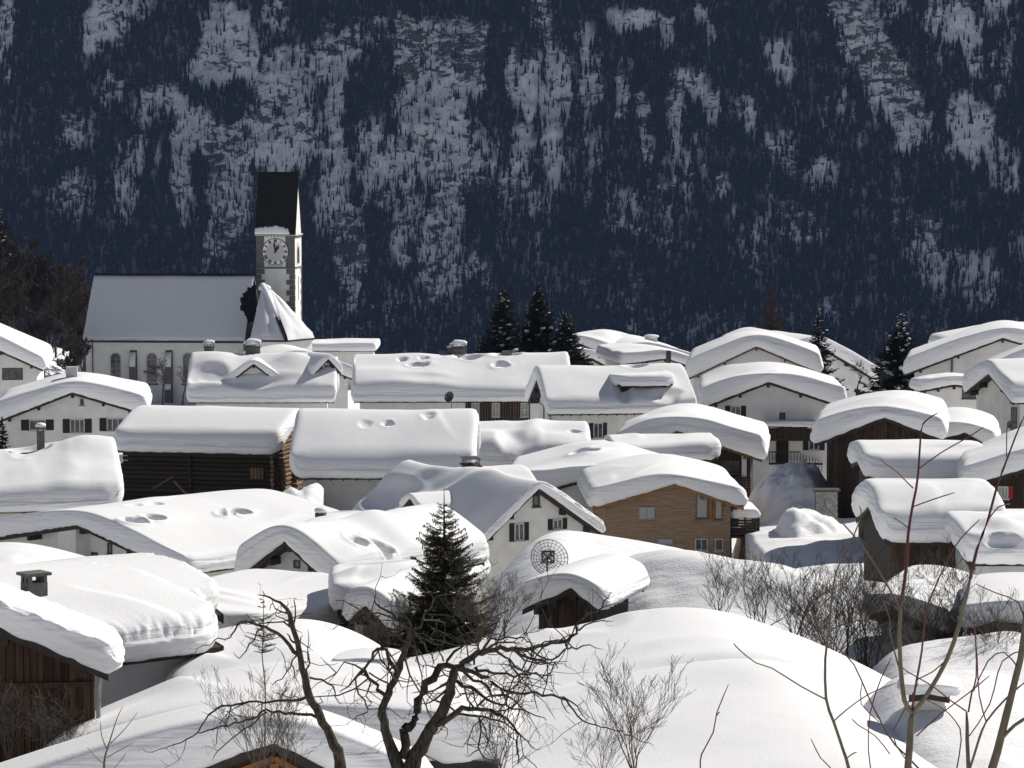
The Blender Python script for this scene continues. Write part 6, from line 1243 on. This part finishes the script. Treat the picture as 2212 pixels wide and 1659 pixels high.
# ------------------------------------------------------------------ gnarled dead trees, traced limb by limb
def limb_tree(name, label, cat, conv, base, Y, limbs, seed, m='bark', m2='bark', twig=1.0, zsp=1.0, knots=True, snow=(), rad=1.0, cross=None, tubes=10, wig=1.0, twlen=1.0):
    """limbs: list of (kind, [(x, y, r), ...]); each limb leaves the plane by its own drift so the crown has depth"""
    rn = random.Random(seed); o = empty(name, at(*conv(*base), Y), 0, label, cat); O = o.location; node = {}; sc = Y/F*conv(1, 0)[0]-Y/F*conv(0, 0)[0]
    tw = MB(); trunk = None
    for li, (kind, pts) in enumerate(limbs):
        key0 = (pts[0][0], pts[0][1]); dep = None
        bd = min(((k[0]-key0[0])**2+(k[1]-key0[1])**2, v) for k, v in node.items()) if node else (0, 0)
        y0 = bd[1] if node else 0; slope = rn.uniform(-1, 1)*.55*zsp
        P = []; rr = []; acc = 0
        for i, q in enumerate(pts):
            r = q[2] if len(q) > 2 else rr_prev*.85
            rr_prev = r
            if i: acc += math.hypot(q[0]-pts[i-1][0], q[1]-pts[i-1][1])*sc
            dy = y0+slope*acc*(0 if kind == 'trunk' else 1); node[(q[0], q[1])] = dy
            P.append(at(*conv(q[0], q[1]), Y+dy)-O); rr.append(max(.0035, r*sc*.5*rad))
        # refine with wiggle
        Q = []; S = []
        for i in range(len(P)-1):
            L = (P[i+1]-P[i]).length; n = max(2, int(L/.08)); p0 = P[max(0, i-1)]; p3 = P[min(len(P)-1, i+2)]
            for j in range(n):
                t = j/n; a, b_, c_, d_ = p0, P[i], P[i+1], p3
                cr = .5*((2*b_)+(c_-a)*t+(2*a-5*b_+4*c_-d_)*t*t+(3*b_-a-3*c_+d_)*t*t*t); r = rr[i]*(1-t)+rr[i+1]*t
                w = min(r*.22, .009)*wig; w += (.010 if kind == 'limb' and wig > .5 else 0); Q.append(cr+Vector((rn.gauss(0, w), rn.gauss(0, w), rn.gauss(0, w)))); S.append(r*(1+rn.uniform(-.06, .07)*wig))
        Q.append(P[-1]); S.append(rr[-1]*.6)
        b = MB(); b.tube(Q, S, tubes if max(S) > .02 else 6)
        nm = 'trunk' if kind == 'trunk' else 'branch'; b.build(nm, M[m if kind != 'red' else 'twig_red'], o, True)
        # crooked short twigs
        if twig:
            for i in range(3, len(Q)-1):
                if rn.random() < .26*twig and S[i] < .05:
                    d = (Q[i]-Q[i-1]).normalized(); v = Vector((rn.uniform(-1, 1), rn.uniform(-.6, .6), rn.uniform(-1, 1))); v = (v-d*v.dot(d)*.5).normalized(); p = Q[i]; L = (rn.uniform(.06, .25) if rn.random() < .6 else rn.uniform(.25, .75))*twlen; tp = [p]
                    for s in range(4): v = (v+Vector((rn.gauss(0, .4), rn.gauss(0, .3), rn.gauss(0, .4)))).normalized(); tp.append(tp[-1]+v*L/4)
                    r = min(.014, S[i]*.65)*min(1, .45+L); tw.tube(tp, [r, r*.8, r*.65, r*.5, r*.3], 4, cap=False)
                    if L > .2:
                        for _ in range(2):
                            p = tp[rn.choice((1, 2, 3))]; v2 = Vector((rn.uniform(-1, 1), rn.uniform(-.6, .6), rn.uniform(-1, 1))).normalized(); L2 = L*rn.uniform(.25, .6); q2 = [p]
                            for s in range(3): v2 = (v2+Vector((rn.gauss(0, .4), rn.gauss(0, .3), rn.gauss(0, .4)))).normalized(); q2.append(q2[-1]+v2*L2/3)
                            tw.tube(q2, [r*.6, r*.5, r*.4, r*.25], 4, cap=False)
    if tw.v: tw.build('twigs', M[m2], o)['kind'] = 'stuff'
    for (x, y, w, h) in snow:
        b = MB(); b.blob(at(*conv(x, y), Y)-O+Vector((0, 0, 0)), w*sc*.5, int(x), 12, 8, (1, .8, h/w)); b.build('snow_clump', M['snow'], o, True)
    return o
Lm = [('trunk', [(500, 1800, 120), (510, 1660, 98), (560, 1540, 80), (625, 1440, 66), (690, 1330, 60), (725, 1230, 56), (740, 1150, 50), (765, 1100, 44), (820, 1090, 38)]),
 ('trunk', [(440, 1800, 90), (435, 1640, 76), (400, 1540, 62), (368, 1440, 50), (348, 1330, 46), (385, 1240, 40), (425, 1140, 38), (455, 1060, 36), (480, 980, 34), (500, 920, 30), (500, 870, 24)]),
 ('limb', [(470, 1600, 60), (480, 1480, 50), (545, 1340, 44), (580, 1240, 48), (630, 1150, 42), (680, 1095, 36), (760, 1090, 30), (850, 1115, 26), (940, 1165, 20), (1010, 1215, 18), (1090, 1232, 16), (1250, 1248, 14), (1350, 1262, 13), (1400, 1310, 11), (1450, 1372, 10), (1540, 1418, 8), (1650, 1442, 7), (1780, 1500, 5), (1872, 1535, 3)]),
 ('limb', [(480, 1500, 44), (470, 1440, 46), (490, 1390, 38)]),
 ('limb', [(1350, 1262, 12), (1440, 1320, 8), (1500, 1392, 5)]), ('limb', [(1345, 1262, 9), (1385, 1340, 6), (1400, 1350, 4)]),
 ('limb', [(348, 1330, 30), (350, 1250, 24), (310, 1190, 20), (250, 1130, 18), (240, 1115, 16)]), ('limb', [(240, 1130, 16), (285, 1040, 15), (320, 988, 16), (370, 1000, 20), (400, 1070, 22), (432, 1115, 24)]),
 ('limb', [(370, 1000, 14), (330, 940, 11), (400, 905, 12), (470, 900, 16)]), ('limb', [(240, 1115, 13), (150, 1200, 8), (108, 1235, 4)]), ('limb', [(240, 1120, 12), (200, 1170, 10), (215, 1245, 10), (262, 1310, 9), (262, 1340, 8), (210, 1372, 6), (206, 1400, 4)]),
 ('limb', [(240, 1130, 10), (280, 1180, 9), (255, 1260, 7), (290, 1300, 5), (250, 1330, 4)]), ('limb', [(280, 1130, 10), (340, 1170, 11), (390, 1200, 12)]),
 ('limb', [(500, 900, 24), (480, 850, 20), (430, 820, 17), (360, 770, 13), (315, 745, 9), (303, 695, 5)]), ('limb', [(430, 822, 13), (330, 800, 10), (200, 762, 8), (130, 722, 6), (85, 727, 4)]), ('limb', [(340, 800, 8), (270, 830, 7), (240, 855, 5)]),
 ('limb', [(500, 895, 18), (560, 862, 14), (600, 792, 11), (640, 722, 9), (700, 692, 7), (840, 662, 4)]), ('limb', [(600, 800, 9), (680, 800, 7), (740, 820, 6), (780, 900, 4)]), ('limb', [(525, 900, 14), (532, 1000, 10), (558, 1100, 8), (582, 1222, 5)]), ('limb', [(530, 905, 12), (580, 960, 10), (615, 1030, 9), (640, 1078, 6)]),
 ('limb', [(470, 880, 15), (400, 890, 12), (340, 860, 9), (300, 800, 6)]), ('limb', [(510, 880, 12), (470, 800, 9), (440, 780, 6), (430, 740, 4)]),
 ('limb', [(690, 1085, 18), (760, 1010, 14), (830, 945, 10), (880, 930, 7), (960, 890, 4)]), ('limb', [(690, 1060, 10), (672, 1010, 7), (672, 985, 4)]),
 ('limb', [(790, 1095, 36), (850, 1050, 36), (910, 1010, 34), (980, 992, 28), (1080, 988, 24), (1180, 985, 22), (1262, 962, 20), (1380, 952, 18), (1440, 900, 15), (1440, 850, 13), (1500, 802, 11), (1580, 762, 9), (1610, 702, 6), (1640, 680, 4)]),
 ('limb', [(1440, 892, 12), (1530, 842, 8), (1645, 836, 4)]), ('limb', [(1580, 760, 8), (1650, 736, 5), (1770, 740, 3)]), ('limb', [(1380, 955, 13), (1385, 985, 12), (1440, 990, 10), (1510, 970, 7), (1590, 995, 4)]), ('limb', [(1230, 975, 10), (1300, 940, 8), (1390, 945, 6)]),
 ('limb', [(1180, 988, 12), (1270, 1060, 12), (1330, 1030, 11), (1385, 985, 10)]), ('limb', [(1100, 988, 18), (1170, 1040, 15), (1270, 1065, 12)]),
 ('limb', [(980, 1000, 15), (1060, 1062, 12), (1120, 1110, 11), (1200, 1135, 9), (1310, 1135, 5)]), ('limb', [(1060, 1062, 10), (1130, 1180, 9), (1190, 1232, 7), (1225, 1345, 4)]), ('limb', [(860, 1105, 20), (960, 1130, 16), (1080, 1142, 13), (1200, 1132, 9), (1275, 1162, 4)]),
 ('limb', [(1130, 1110, 9), (1160, 1050, 8), (1120, 1000, 8)]), ('limb', [(1100, 1120, 8), (1150, 1190, 7), (1280, 1220, 4)]), ('limb', [(900, 1010, 18), (960, 940, 14), (1050, 925, 10), (1130, 930, 8), (1200, 960, 5)]), ('limb', [(930, 1000, 14), (1000, 960, 12), (1090, 960, 10), (1170, 1010, 8), (1190, 1060, 5)]),
 ('limb', [(640, 1440, 44), (720, 1375, 34), (800, 1332, 28), (880, 1320, 24), (960, 1335, 18), (1050, 1392, 15), (1108, 1462, 12), (1115, 1600, 8), (1110, 1645, 4)]), ('limb', [(760, 1362, 16), (880, 1368, 14), (1000, 1402, 11), (1080, 1432, 9), (1180, 1542, 6), (1232, 1556, 3)]),
 ('limb', [(885, 1370, 12), (905, 1450, 11), (888, 1550, 10), (930, 1602, 7), (986, 1652, 4)]), ('limb', [(888, 1550, 7), (840, 1590, 5), (810, 1580, 3)]), ('limb', [(740, 1170, 24), (700, 1230, 15), (650, 1280, 10), (560, 1300, 5)]), ('limb', [(760, 1180, 22), (850, 1212, 18), (930, 1262, 16), (1010, 1302, 12), (1120, 1332, 9), (1272, 1392, 4)]),
 ('limb', [(740, 1160, 20), (690, 1190, 15), (640, 1230, 10), (510, 1240, 4)]), ('limb', [(860, 1070, 14), (885, 1000, 12), (900, 900, 10), (930, 832, 7), (1000, 742, 3)]), ('limb', [(935, 945, 9), (980, 872, 7), (1022, 800, 3)]), ('limb', [(800, 1100, 22), (830, 1150, 18), (900, 1180, 16), (960, 1240, 14), (1060, 1260, 10), (1180, 1370, 6)]),
 ('limb', [(880, 1320, 12), (930, 1270, 10), (1010, 1250, 9), (1100, 1240, 7)]), ('limb', [(960, 1335, 9), (1040, 1330, 8), (1100, 1290, 6), (1150, 1220, 4)]), ('limb', [(850, 1210, 9), (870, 1290, 7), (900, 1330, 5)]), ('limb', [(1010, 1215, 9), (1050, 1290, 8), (1060, 1400, 5)]), ('limb', [(820, 1100, 12), (830, 1020, 9), (800, 930, 6), (780, 900, 4)]),
 ('limb', [(560, 1540, 10), (610, 1600, 7), (700, 1640, 4)]), ('limb', [(1190, 1235, 6), (1260, 1300, 4), (1320, 1390, 3)]), ('limb', [(1140, 1340, 6), (1200, 1420, 4), (1230, 1500, 3)])]
limb_tree('dead_tree', 'gnarled leafless grey tree with tangled twisted limbs at bottom centre', 'tree', c5, (480, 1800), 36, Lm, 3, twig=2.7, rad=1.05, twlen=1.5, snow=((485, 1388, 52, 34), (830, 1085, 60, 26), (985, 1218, 40, 22), (810, 1160, 36, 40), (1125, 965, 60, 30), (960, 1160, 40, 20)))
Ll = [('trunk', [(1930, 1850, 84), (1910, 1660, 70), (1890, 1560, 60), (1830, 1440, 52), (1765, 1330, 48), (1722, 1230, 44), (1702, 1130, 38), (1682, 1050, 36), (1665, 960, 30), (1642, 880, 28), (1620, 800, 26), (1592, 745, 20), (1540, 720, 13), (1482, 692, 10), (1440, 688, 4)]),
 ('limb', [(1482, 692, 8), (1472, 662, 4)]), ('limb', [(1640, 862, 12), (1655, 800, 10), (1650, 722, 6), (1662, 708, 3)]), ('limb', [(1668, 1030, 26), (1620, 960, 22), (1560, 905, 20), (1480, 862, 17), (1420, 835, 14), (1340, 845, 12), (1310, 880, 10), (1290, 932, 8), (1230, 935, 7), (1180, 960, 5), (1110, 990, 4), (1060, 1050, 2)]),
 ('limb', [(1420, 835, 8), (1370, 840, 6), (1320, 860, 6), (1295, 880, 3)]), ('limb', [(1660, 965, 14), (1630, 935, 11), (1605, 905, 6)]), ('limb', [(1625, 842, 9), (1580, 815, 7), (1545, 800, 5), (1562, 762, 3)]), ('limb', [(1680, 1022, 11), (1640, 1060, 9), (1612, 1130, 7), (1550, 1170, 6), (1515, 1212, 3)]), ('limb', [(1640, 1082, 6), (1662, 1150, 5), (1682, 1200, 3)]),
 ('limb', [(1480, 868, 9), (1420, 940, 8), (1382, 1000, 7), (1340, 1045, 6), (1305, 1010, 3)]), ('limb', [(1680, 1062, 6), (1750, 1072, 5), (1830, 1080, 4), (1895, 1070, 3)]), ('limb', [(1735, 1155, 14), (1800, 1160, 12), (1862, 1202, 10), (1880, 1262, 7), (1915, 1302, 4)]), ('limb', [(1722, 1150, 12), (1722, 1110, 9), (1736, 1085, 5)]), ('limb', [(1672, 980, 9), (1690, 930, 6), (1696, 910, 3)]),
 ('limb', [(1725, 1265, 18), (1600, 1285, 15), (1480, 1292, 13), (1360, 1300, 12), (1200, 1325, 11), (1150, 1392, 9), (1110, 1462, 8), (1050, 1502, 8), (950, 1530, 6), (900, 1560, 5), (820, 1570, 4), (800, 1550, 2)]), ('limb', [(1800, 1390, 20), (1700, 1350, 17), (1600, 1355, 15), (1490, 1340, 13), (1410, 1380, 12), (1310, 1410, 10), (1200, 1440, 9), (1110, 1462, 7)]),
 ('limb', [(1490, 1342, 10), (1400, 1422, 8), (1300, 1492, 7), (1220, 1562, 6), (1190, 1622, 3)]), ('limb', [(1300, 1322, 8), (1265, 1392, 7), (1270, 1452, 4)]), ('limb', [(1690, 1270, 7), (1560, 1250, 5), (1530, 1225, 3)]), ('limb', [(1230, 1440, 7), (1205, 1520, 5), (1212, 1550, 3)]), ('limb', [(1460, 1360, 8), (1470, 1300, 6), (1430, 1320, 5)])]
limb_tree('dead_tree', 'slender leaning dead tree arching left at the bottom, lichen spotted trunk', 'tree', c4, (1930, 1850), 38, Ll, 5, twig=1.8)
# broken spruce top caught behind the leaning tree
def spruce_top():
    Y = 39; o = empty('young_spruce', at(*c4(1480, 1500), Y), 0, 'thin young spruce with one tuft of green twigs behind the leaning dead tree', 'tree'); O = o.location; rn = random.Random(3)
    P = [at(*c4(x, y), Y)-O for x, y in ((1480, 1750), (1485, 1500), (1487, 1200), (1468, 1020), (1478, 850), (1475, 690))]; b = MB(); b.tube(P, [.012, .01, .008, .007, .006, .003], 6); b.build('trunk', M['twig_grey'], o)
    V = []; Fc = []; br = MB()
    for cy_, n, L0 in ((1015, 10, 85), (985, 12, 90), (950, 14, 105), (925, 12, 95), (890, 6, 50), (850, 6, 60), (825, 5, 80), (760, 4, 40), (735, 4, 30), (715, 3, 20)):
        for k in range(n):
            a = rn.uniform(0, 6.28); L = L0*Y/F*.385*rn.uniform(.6, 1.1); p = at(*c4(1472+rn.uniform(-3, 3), cy_), Y)-O; d = Vector((math.cos(a), math.sin(a), .3)); e = p+d*L; br.tube([p, e], [.004, .002], 4, cap=False)
            segs = [(p.lerp(e, .25), e)]
            for s in (.4, .6, .8):
                for sg in (-1, 1): q = p.lerp(e, s); f_ = q+(Vector((-d.y*sg, d.x*sg, 0))+d*.8).normalized()*L*.38*(1.2-s); br.tube([q, f_], [.003, .0015], 3, cap=False); segs.append((q, f_))
            for q0, q1 in segs:
                m_ = max(4, int((q1-q0).length/.0055)); dd = (q1-q0).normalized(); aa = dd.cross(Vector((.2, .3, .9))).normalized(); cc = dd.cross(aa)
                for j in range(m_):
                    q = q0.lerp(q1, j/m_); t = rn.uniform(0, 6.28); u = (aa*math.cos(t)+cc*math.sin(t)+dd*.6).normalized()*.016; w = dd.cross(u).normalized()*.0018; nb = len(V); V.extend([tuple(q-w), tuple(q+w), tuple(q+u)]); Fc.append((nb, nb+1, nb+2))
    br.build('branches', M['twig_grey'], o); mesh('crown', np.array(V), np.array(Fc), M['needle'], o)
    st = MB()
    for pts in (((1487, 1190), (1430, 1150), (1357, 1107)), ((1487, 1190), (1455, 1140), (1423, 1092)), ((1490, 1190), (1530, 1110), (1567, 1040)), ((1487, 1480), (1440, 1440), (1420, 1425))): st.tube([at(*c4(*q), Y)-O for q in pts], [.004, .003, .0015], 4)
    st.build('twigs', M['twig_grey'], o)
spruce_top()
# ------------------------------------------------------------------ saplings
def sapling(label, Y, limbs, seed, conv=c6, base=None): 
    o = limb_tree('sapling', label, 'sapling', conv, base or limbs[0][1][0][:2], Y, limbs, seed, m='sapling', m2='twig_red', twig=0, tubes=8, wig=.35)
    # buds
    b = MB(); O = o.location
    for k, (kind, pts) in enumerate(limbs):
        x, y = pts[-1][:2]
        b.blob(at(*conv(x, y), Y)-O, .011, k, 6, 5, (1, 1, 1.6))
    return o
S1 = [('trunk', [(1490, 1900, 44), (1500, 1650, 42), (1515, 1450, 40), (1528, 1350, 38)]), ('limb', [(1522, 1350, 30), (1482, 1280, 28), (1462, 1100, 27), (1455, 900, 25), (1465, 720, 23)]), ('red', [(1465, 722, 23), (1490, 550, 19), (1502, 350, 17), (1530, 180, 15), (1560, 10, 13), (1575, -230, 11), (1606, -290, 10), (1668, -330, 8)]),
 ('limb', [(1532, 1352, 30), (1620, 1230, 28), (1720, 1050, 26), (1790, 850, 24), (1850, 600, 22)]), ('red', [(1850, 600, 21), (1890, 430, 18), (1950, 270, 16), (2000, 80, 14), (2030, 0, 13), (2105, -200, 10), (2160, -330, 7)]),
 ('red', [(1528, 1330, 14), (1535, 1250, 14), (1580, 1000, 12), (1600, 800, 11), (1640, 680, 10), (1720, 500, 8), (1800, 370, 7), (1905, 265, 4)]), ('red', [(1530, 195, 8), (1640, 155, 6), (1765, 115, 5)]), ('red', [(1500, 310, 7), (1460, 280, 6), (1420, 255, 5)]), ('red', [(1530, 90, 8), (1480, 40, 7), (1440, 0, 6), (1345, -70, 5)]), ('red', [(1565, -20, 8), (1690, -110, 7), (1830, -190, 6), (1925, -250, 4)]),
 ('red', [(1465, 890, 7), (1520, 850, 6), (1560, 780, 4)]), ('red', [(1950, 270, 6), (2010, 195, 5), (2075, 180, 4)]), ('red', [(1720, 1050, 7), (1640, 1120, 6), (1560, 1160, 5), (1540, 1200, 5)]), ('limb', [(1452, 1100, 10), (1400, 900, 8), (1400, 830, 6), (1362, 720, 4)])]
sapling('forked sapling with olive stem and red upper twigs, tallest at right', 16, S1, 1)
sapling('sapling with two side shoots leaning left of the forked sapling', 15.5, [('trunk', [(1200, 1800, 22), (1165, 1640, 20), (1140, 1560, 18), (1085, 1400, 17), (1042, 1270, 16), (1038, 1050, 15), (1060, 880, 13), (1070, 760, 12), (1098, 560, 10), (1180, 400, 9), (1240, 240, 6), (1228, 190, 4)]), ('limb', [(1036, 1272, 10), (900, 1200, 9), (740, 1100, 8), (650, 1070, 7), (560, 1000, 6), (525, 960, 4)]), ('limb', [(1085, 1398, 8), (1160, 1330, 7), (1290, 1240, 6), (1440, 1180, 4)]), ('red', [(1065, 885, 7), (1150, 850, 5), (1260, 824, 4)]), ('red', [(1040, 965, 6), (985, 930, 5), (937, 900, 4)]), ('limb', [(1068, 790, 7), (1030, 730, 5), (1005, 655, 3)]), ('limb', [(1165, 1600, 6), (1190, 1580, 5), (1215, 1570, 4)])], 2)
sapling('long crimson shoot arching behind the forked sapling', 16.5, [('red', [(1620, 1800, 14), (1560, 1659, 12), (1430, 1530, 11), (1350, 1400, 10), (1280, 1260, 9), (1200, 1080, 8), (1110, 990, 7), (1020, 900, 7), (980, 820, 5), (955, 755, 3)]), ('red', [(1340, 1400, 6), (1240, 1300, 5), (1245, 1180, 4)])], 3)
sapling('crimson shoot pointing up left above the forked sapling stem', 16.2, [('red', [(1455, 800, 12), (1445, 742, 11), (1340, 560, 10), (1250, 420, 9), (1130, 280, 8), (1045, 200, 6), (1033, 152, 4)])], 4)
sapling('thickest sapling stem rising at the right frame edge', 15, [('trunk', [(1930, 1850, 54), (1970, 1680, 50), (2032, 1450, 46), (2082, 1250, 42), (2130, 1050, 38), (2158, 850, 32), (2180, 500, 24)]), ('limb', [(2040, 1480, 22), (2100, 1420, 20), (2170, 1370, 18)]), ('red', [(2158, 850, 12), (2120, 730, 9), (2000, 680, 7), (1885, 628, 5)]), ('red', [(2120, 1100, 9), (2040, 1010, 8), (1950, 1060, 6), (1870, 1230, 4)])], 5)
sapling('pale slender sapling with a red twin tip near the bottom right', 15.2, [('trunk', [(1830, 1800, 26), (1840, 1650, 24), (1835, 1500, 22), (1830, 1345, 18)]), ('red', [(1830, 1342, 10), (1740, 1280, 9), (1640, 1200, 9), (1500, 1120, 7), (1440, 1070, 4)]), ('red', [(1840, 1345, 12), (1860, 1235, 10), (1885, 1150, 9), (1880, 950, 7), (1870, 765, 4)]), ('limb', [(1850, 1660, 14), (1900, 1500, 14), (1940, 1400, 12), (2050, 1270, 11), (2180, 1160, 9)]), ('red', [(1940, 1400, 8), (1900, 1250, 6), (1890, 1050, 5), (1875, 890, 3)]), ('red', [(1845, 1480, 7), (1960, 1300, 6), (2030, 1060, 5), (2152, 1000, 4)])], 6)
sapling('lone red tipped shoot standing before the smooth roof at bottom', 17, [('red', [(332, 1800, 10), (338, 1660, 9), (345, 1580, 9), (410, 1460, 8), (430, 1350, 6), (495, 1192, 4)]), ('red', [(430, 1365, 4), (440, 1350, 3), (447, 1345, 3)])], 7)
sapling('short crooked shoot below the two shoot sapling', 16.8, [('red', [(1120, 1760, 8), (1065, 1655, 7), (1010, 1600, 6), (958, 1495, 3)])], 8)
sapling('fine crossing shoots low in the bottom right corner', 16.4, [('red', [(1750, 1800, 10), (1800, 1500, 8), (1770, 1400, 7), (1690, 1320, 6), (1570, 1260, 4)]), ('red', [(1550, 1480, 8), (1680, 1360, 7), (1840, 1240, 6), (1960, 1140, 4)]), ('red', [(1600, 1760, 8), (1520, 1650, 7), (1440, 1540, 6), (1420, 1470, 4)]), ('red', [(1420, 1450, 7), (1500, 1300, 6), (1560, 1180, 5)]), ('red', [(1300, 1700, 8), (1280, 1560, 7), (1290, 1350, 6), (1350, 1160, 5), (1410, 1040, 3)]), ('red', [(1400, 1580, 6), (1320, 1480, 6), (1225, 1420, 4), (1187, 1382, 3)])], 9)
sapling('forked bare shoot standing at bottom left before the smooth roof', 34, [('trunk', [(585, 1800, 16), (585, 1620, 14), (600, 1560, 12)]), ('limb', [(600, 1560, 9), (630, 1460, 7), (660, 1370, 5), (690, 1310, 3)]), ('limb', [(598, 1555, 8), (570, 1480, 6), (562, 1395, 4)]), ('limb', [(620, 1520, 7), (700, 1440, 5), (772, 1345, 3)]), ('limb', [(600, 1600, 6), (670, 1560, 5), (745, 1520, 3)]), ('limb', [(585, 1640, 6), (530, 1590, 5), (487, 1540, 3)]), ('limb', [(640, 1659, 4), (690, 1600, 4), (705, 1575, 3)])], 10, conv=c4)
# ------------------------------------------------------------------ dishes
def dish(label, px, py, Y, rpx, rz, tilt, mesh_=True, pole=2.2):
    A = at(px, py, Y); r = rpx*Y/F; o = empty('satellite_dish', A-Vector((0, 0, pole)), R(rz), label, 'satellite dish'); rot = Matrix.Translation((0, 0, pole))@Matrix.Rotation(R(tilt), 4, 'X')
    f = lambda a, q: tuple(rot@Vector((q*r*math.cos(a), r*.28*(1-q*q)*1.0, q*r*math.sin(a))))
    if mesh_:
        b = MB()
        for k in range(24): a = 2*math.pi*k/24; b.tube([f(a, q) for q in (.12, .35, .6, .8, 1)], .012, 4)
        b.build('ribs', M['mesh_wire'], o); b = MB()
        for q in (.3, .5, .68, .85, 1): b.tube([f(2*math.pi*k/36, q) for k in range(37)], .014 if q < 1 else .022, 4)
        b.build('hoops', M['mesh_wire'], o); b = MB()
        for q in np.arange(.14, 1, .045): b.tube([f(2*math.pi*k/36, q) for k in range(37)], .0042, 3, False)
        w = b.build('wire_mesh', M['mesh_wire'], o)
        b = MB(); b.box(-r*.36, r*.36, r*.28+.02, r*.28+.10, pole-r*.34, pole-r*.24); b.box(-r*.36, r*.36, r*.28+.02, r*.28+.10, pole+r*.24, pole+r*.34); b.box(-r*.36, -r*.28, r*.28+.02, r*.28+.1, pole-r*.24, pole+r*.24); b.box(r*.28, r*.36, r*.28+.02, r*.28+.1, pole-r*.24, pole+r*.24)
        b.beam((-r*.3, r*.28+.14, pole-r*.3), (r*.3, r*.28+.14, pole+r*.3), .07, .07); b.beam((r*.3, r*.28+.14, pole-r*.3), (-r*.3, r*.28+.14, pole+r*.3), .07, .07); b.build('mount_frame', M['metal'], o)
        b = MB()
        for k in range(3): a = math.pi/2+2*math.pi*k/3; b.tube([f(a, .8), tuple(rot@Vector((0, -r*.55, 0)))], .012, 4)
        b.blob(tuple(rot@Vector((0, -r*.55, 0))), .09, 2); b.build('feed_arm', M['metal'], o)
    else:
        b = MB(); n = 28; vs = [tuple(rot@Vector((0, r*.28, 0)))]+[f(2*math.pi*k/n, q) for q in (.4, .75, 1) for k in range(n)]
        fs = [(0, 1+(k+1) % n, 1+k) for k in range(n)]+[(1+j*n+k, 1+j*n+(k+1) % n, 1+(j+1)*n+(k+1) % n, 1+(j+1)*n+k) for j in range(2) for k in range(n)]; b.add(vs, fs); b.build('reflector', M['metal'], o, True)
        b = MB(); b.tube([f(-math.pi/2, .9), tuple(rot@Vector((0, -r*.9, -r*.3)))], .02, 4); b.blob(tuple(rot@Vector((0, -r*.9, -r*.3))), .07, 1); b.build('feed_arm', M['metal'], o)
    b = MB(); b.tube([(0, r*.28+.12, pole), (0, r*.28+.2, pole-.3), (0, r*.28+.2, -.5)], .045 if mesh_ else .03, 7); b.build('pole', M['metal'], o)
dish('large wire mesh satellite dish standing on the open snow slope', 1187, 1205, 116, 41, 12, -22)
dish('small dark satellite dish on a pole in front of the long house', 970, 857, 235, 12, -35, -20, False, 2)
dish('tiny dark round dish among the twigs at the right edge', 2182, 917, 150, 9, 30, -10, False, 1.2)
# ------------------------------------------------------------------ stand every shrub and tree on the snow below it
def settle():
    bpy.context.view_layer.update(); dg = bpy.context.evaluated_depsgraph_get(); vl = bpy.context.view_layer
    hide = [o for o in col.objects if o.get('category') in ('shrub', 'tree', 'sapling') or (o.parent and o.parent.get('category') in ('shrub', 'tree', 'sapling')) or o.name.startswith('haze')]
    for o in hide: o.hide_viewport = True
    bpy.context.view_layer.update(); dg = bpy.context.evaluated_depsgraph_get()
    for o in [o for o in hide if o.get('category') in ('shrub', 'tree') and o.parent is None]:
        p = o.location.copy(); hit, loc, nn, idx, ob, mt = scn.ray_cast(dg, p+Vector((0, 0, 1.2)), Vector((0, 0, -1)))
        if hit:
            gap = p.z-loc.z
            if gap > .12 and not o.name.startswith(('young', 'dead')):
                k = 1/o.scale.z; rn = random.Random(int(p.x*10)); b = MB(); big = o['category'] == 'tree'
                for q in range(1 if big else 4):
                    a = rn.uniform(0, 6.28); r = (.16 if big else .025)*k; x, y = (0, 0) if big else (.12*math.cos(a)*k, .12*math.sin(a)*k)
                    b.tube([(x*1.8, y*1.8, -(gap+.3)*k), (x, y, -gap*.5*k), (x*.2, y*.2, .05*k)], [r*1.3, r*1.1, r], 6)
                lo = b.build('lower_trunk' if big else 'lower_stems', M['bark_dark' if big else 'twig_grey'], o)
                if not big: lo['kind'] = 'stuff'
    for o in hide: o.hide_viewport = False
settle()
# ------------------------------------------------------------------ air
def haze():
    b = MB(); b.box(-3100, 3700, -70, 5200, -330, 3200); me = b.build('haze', bpy.data.materials.new('haze')); m = me.data.materials[0]; m.use_nodes = True; nt = m.node_tree; nt.nodes.clear()
    out = nt.nodes.new('ShaderNodeOutputMaterial'); pv = nt.nodes.new('ShaderNodeVolumePrincipled'); pv.inputs['Color'].default_value = (.32, .48, .92, 1); pv.inputs['Density'].default_value = 0.000035; pv.inputs['Anisotropy'].default_value = 0
    nt.links.new(pv.outputs[0], out.inputs['Volume']); tag(me, 'thin blue mountain air', kind='stuff')
haze()
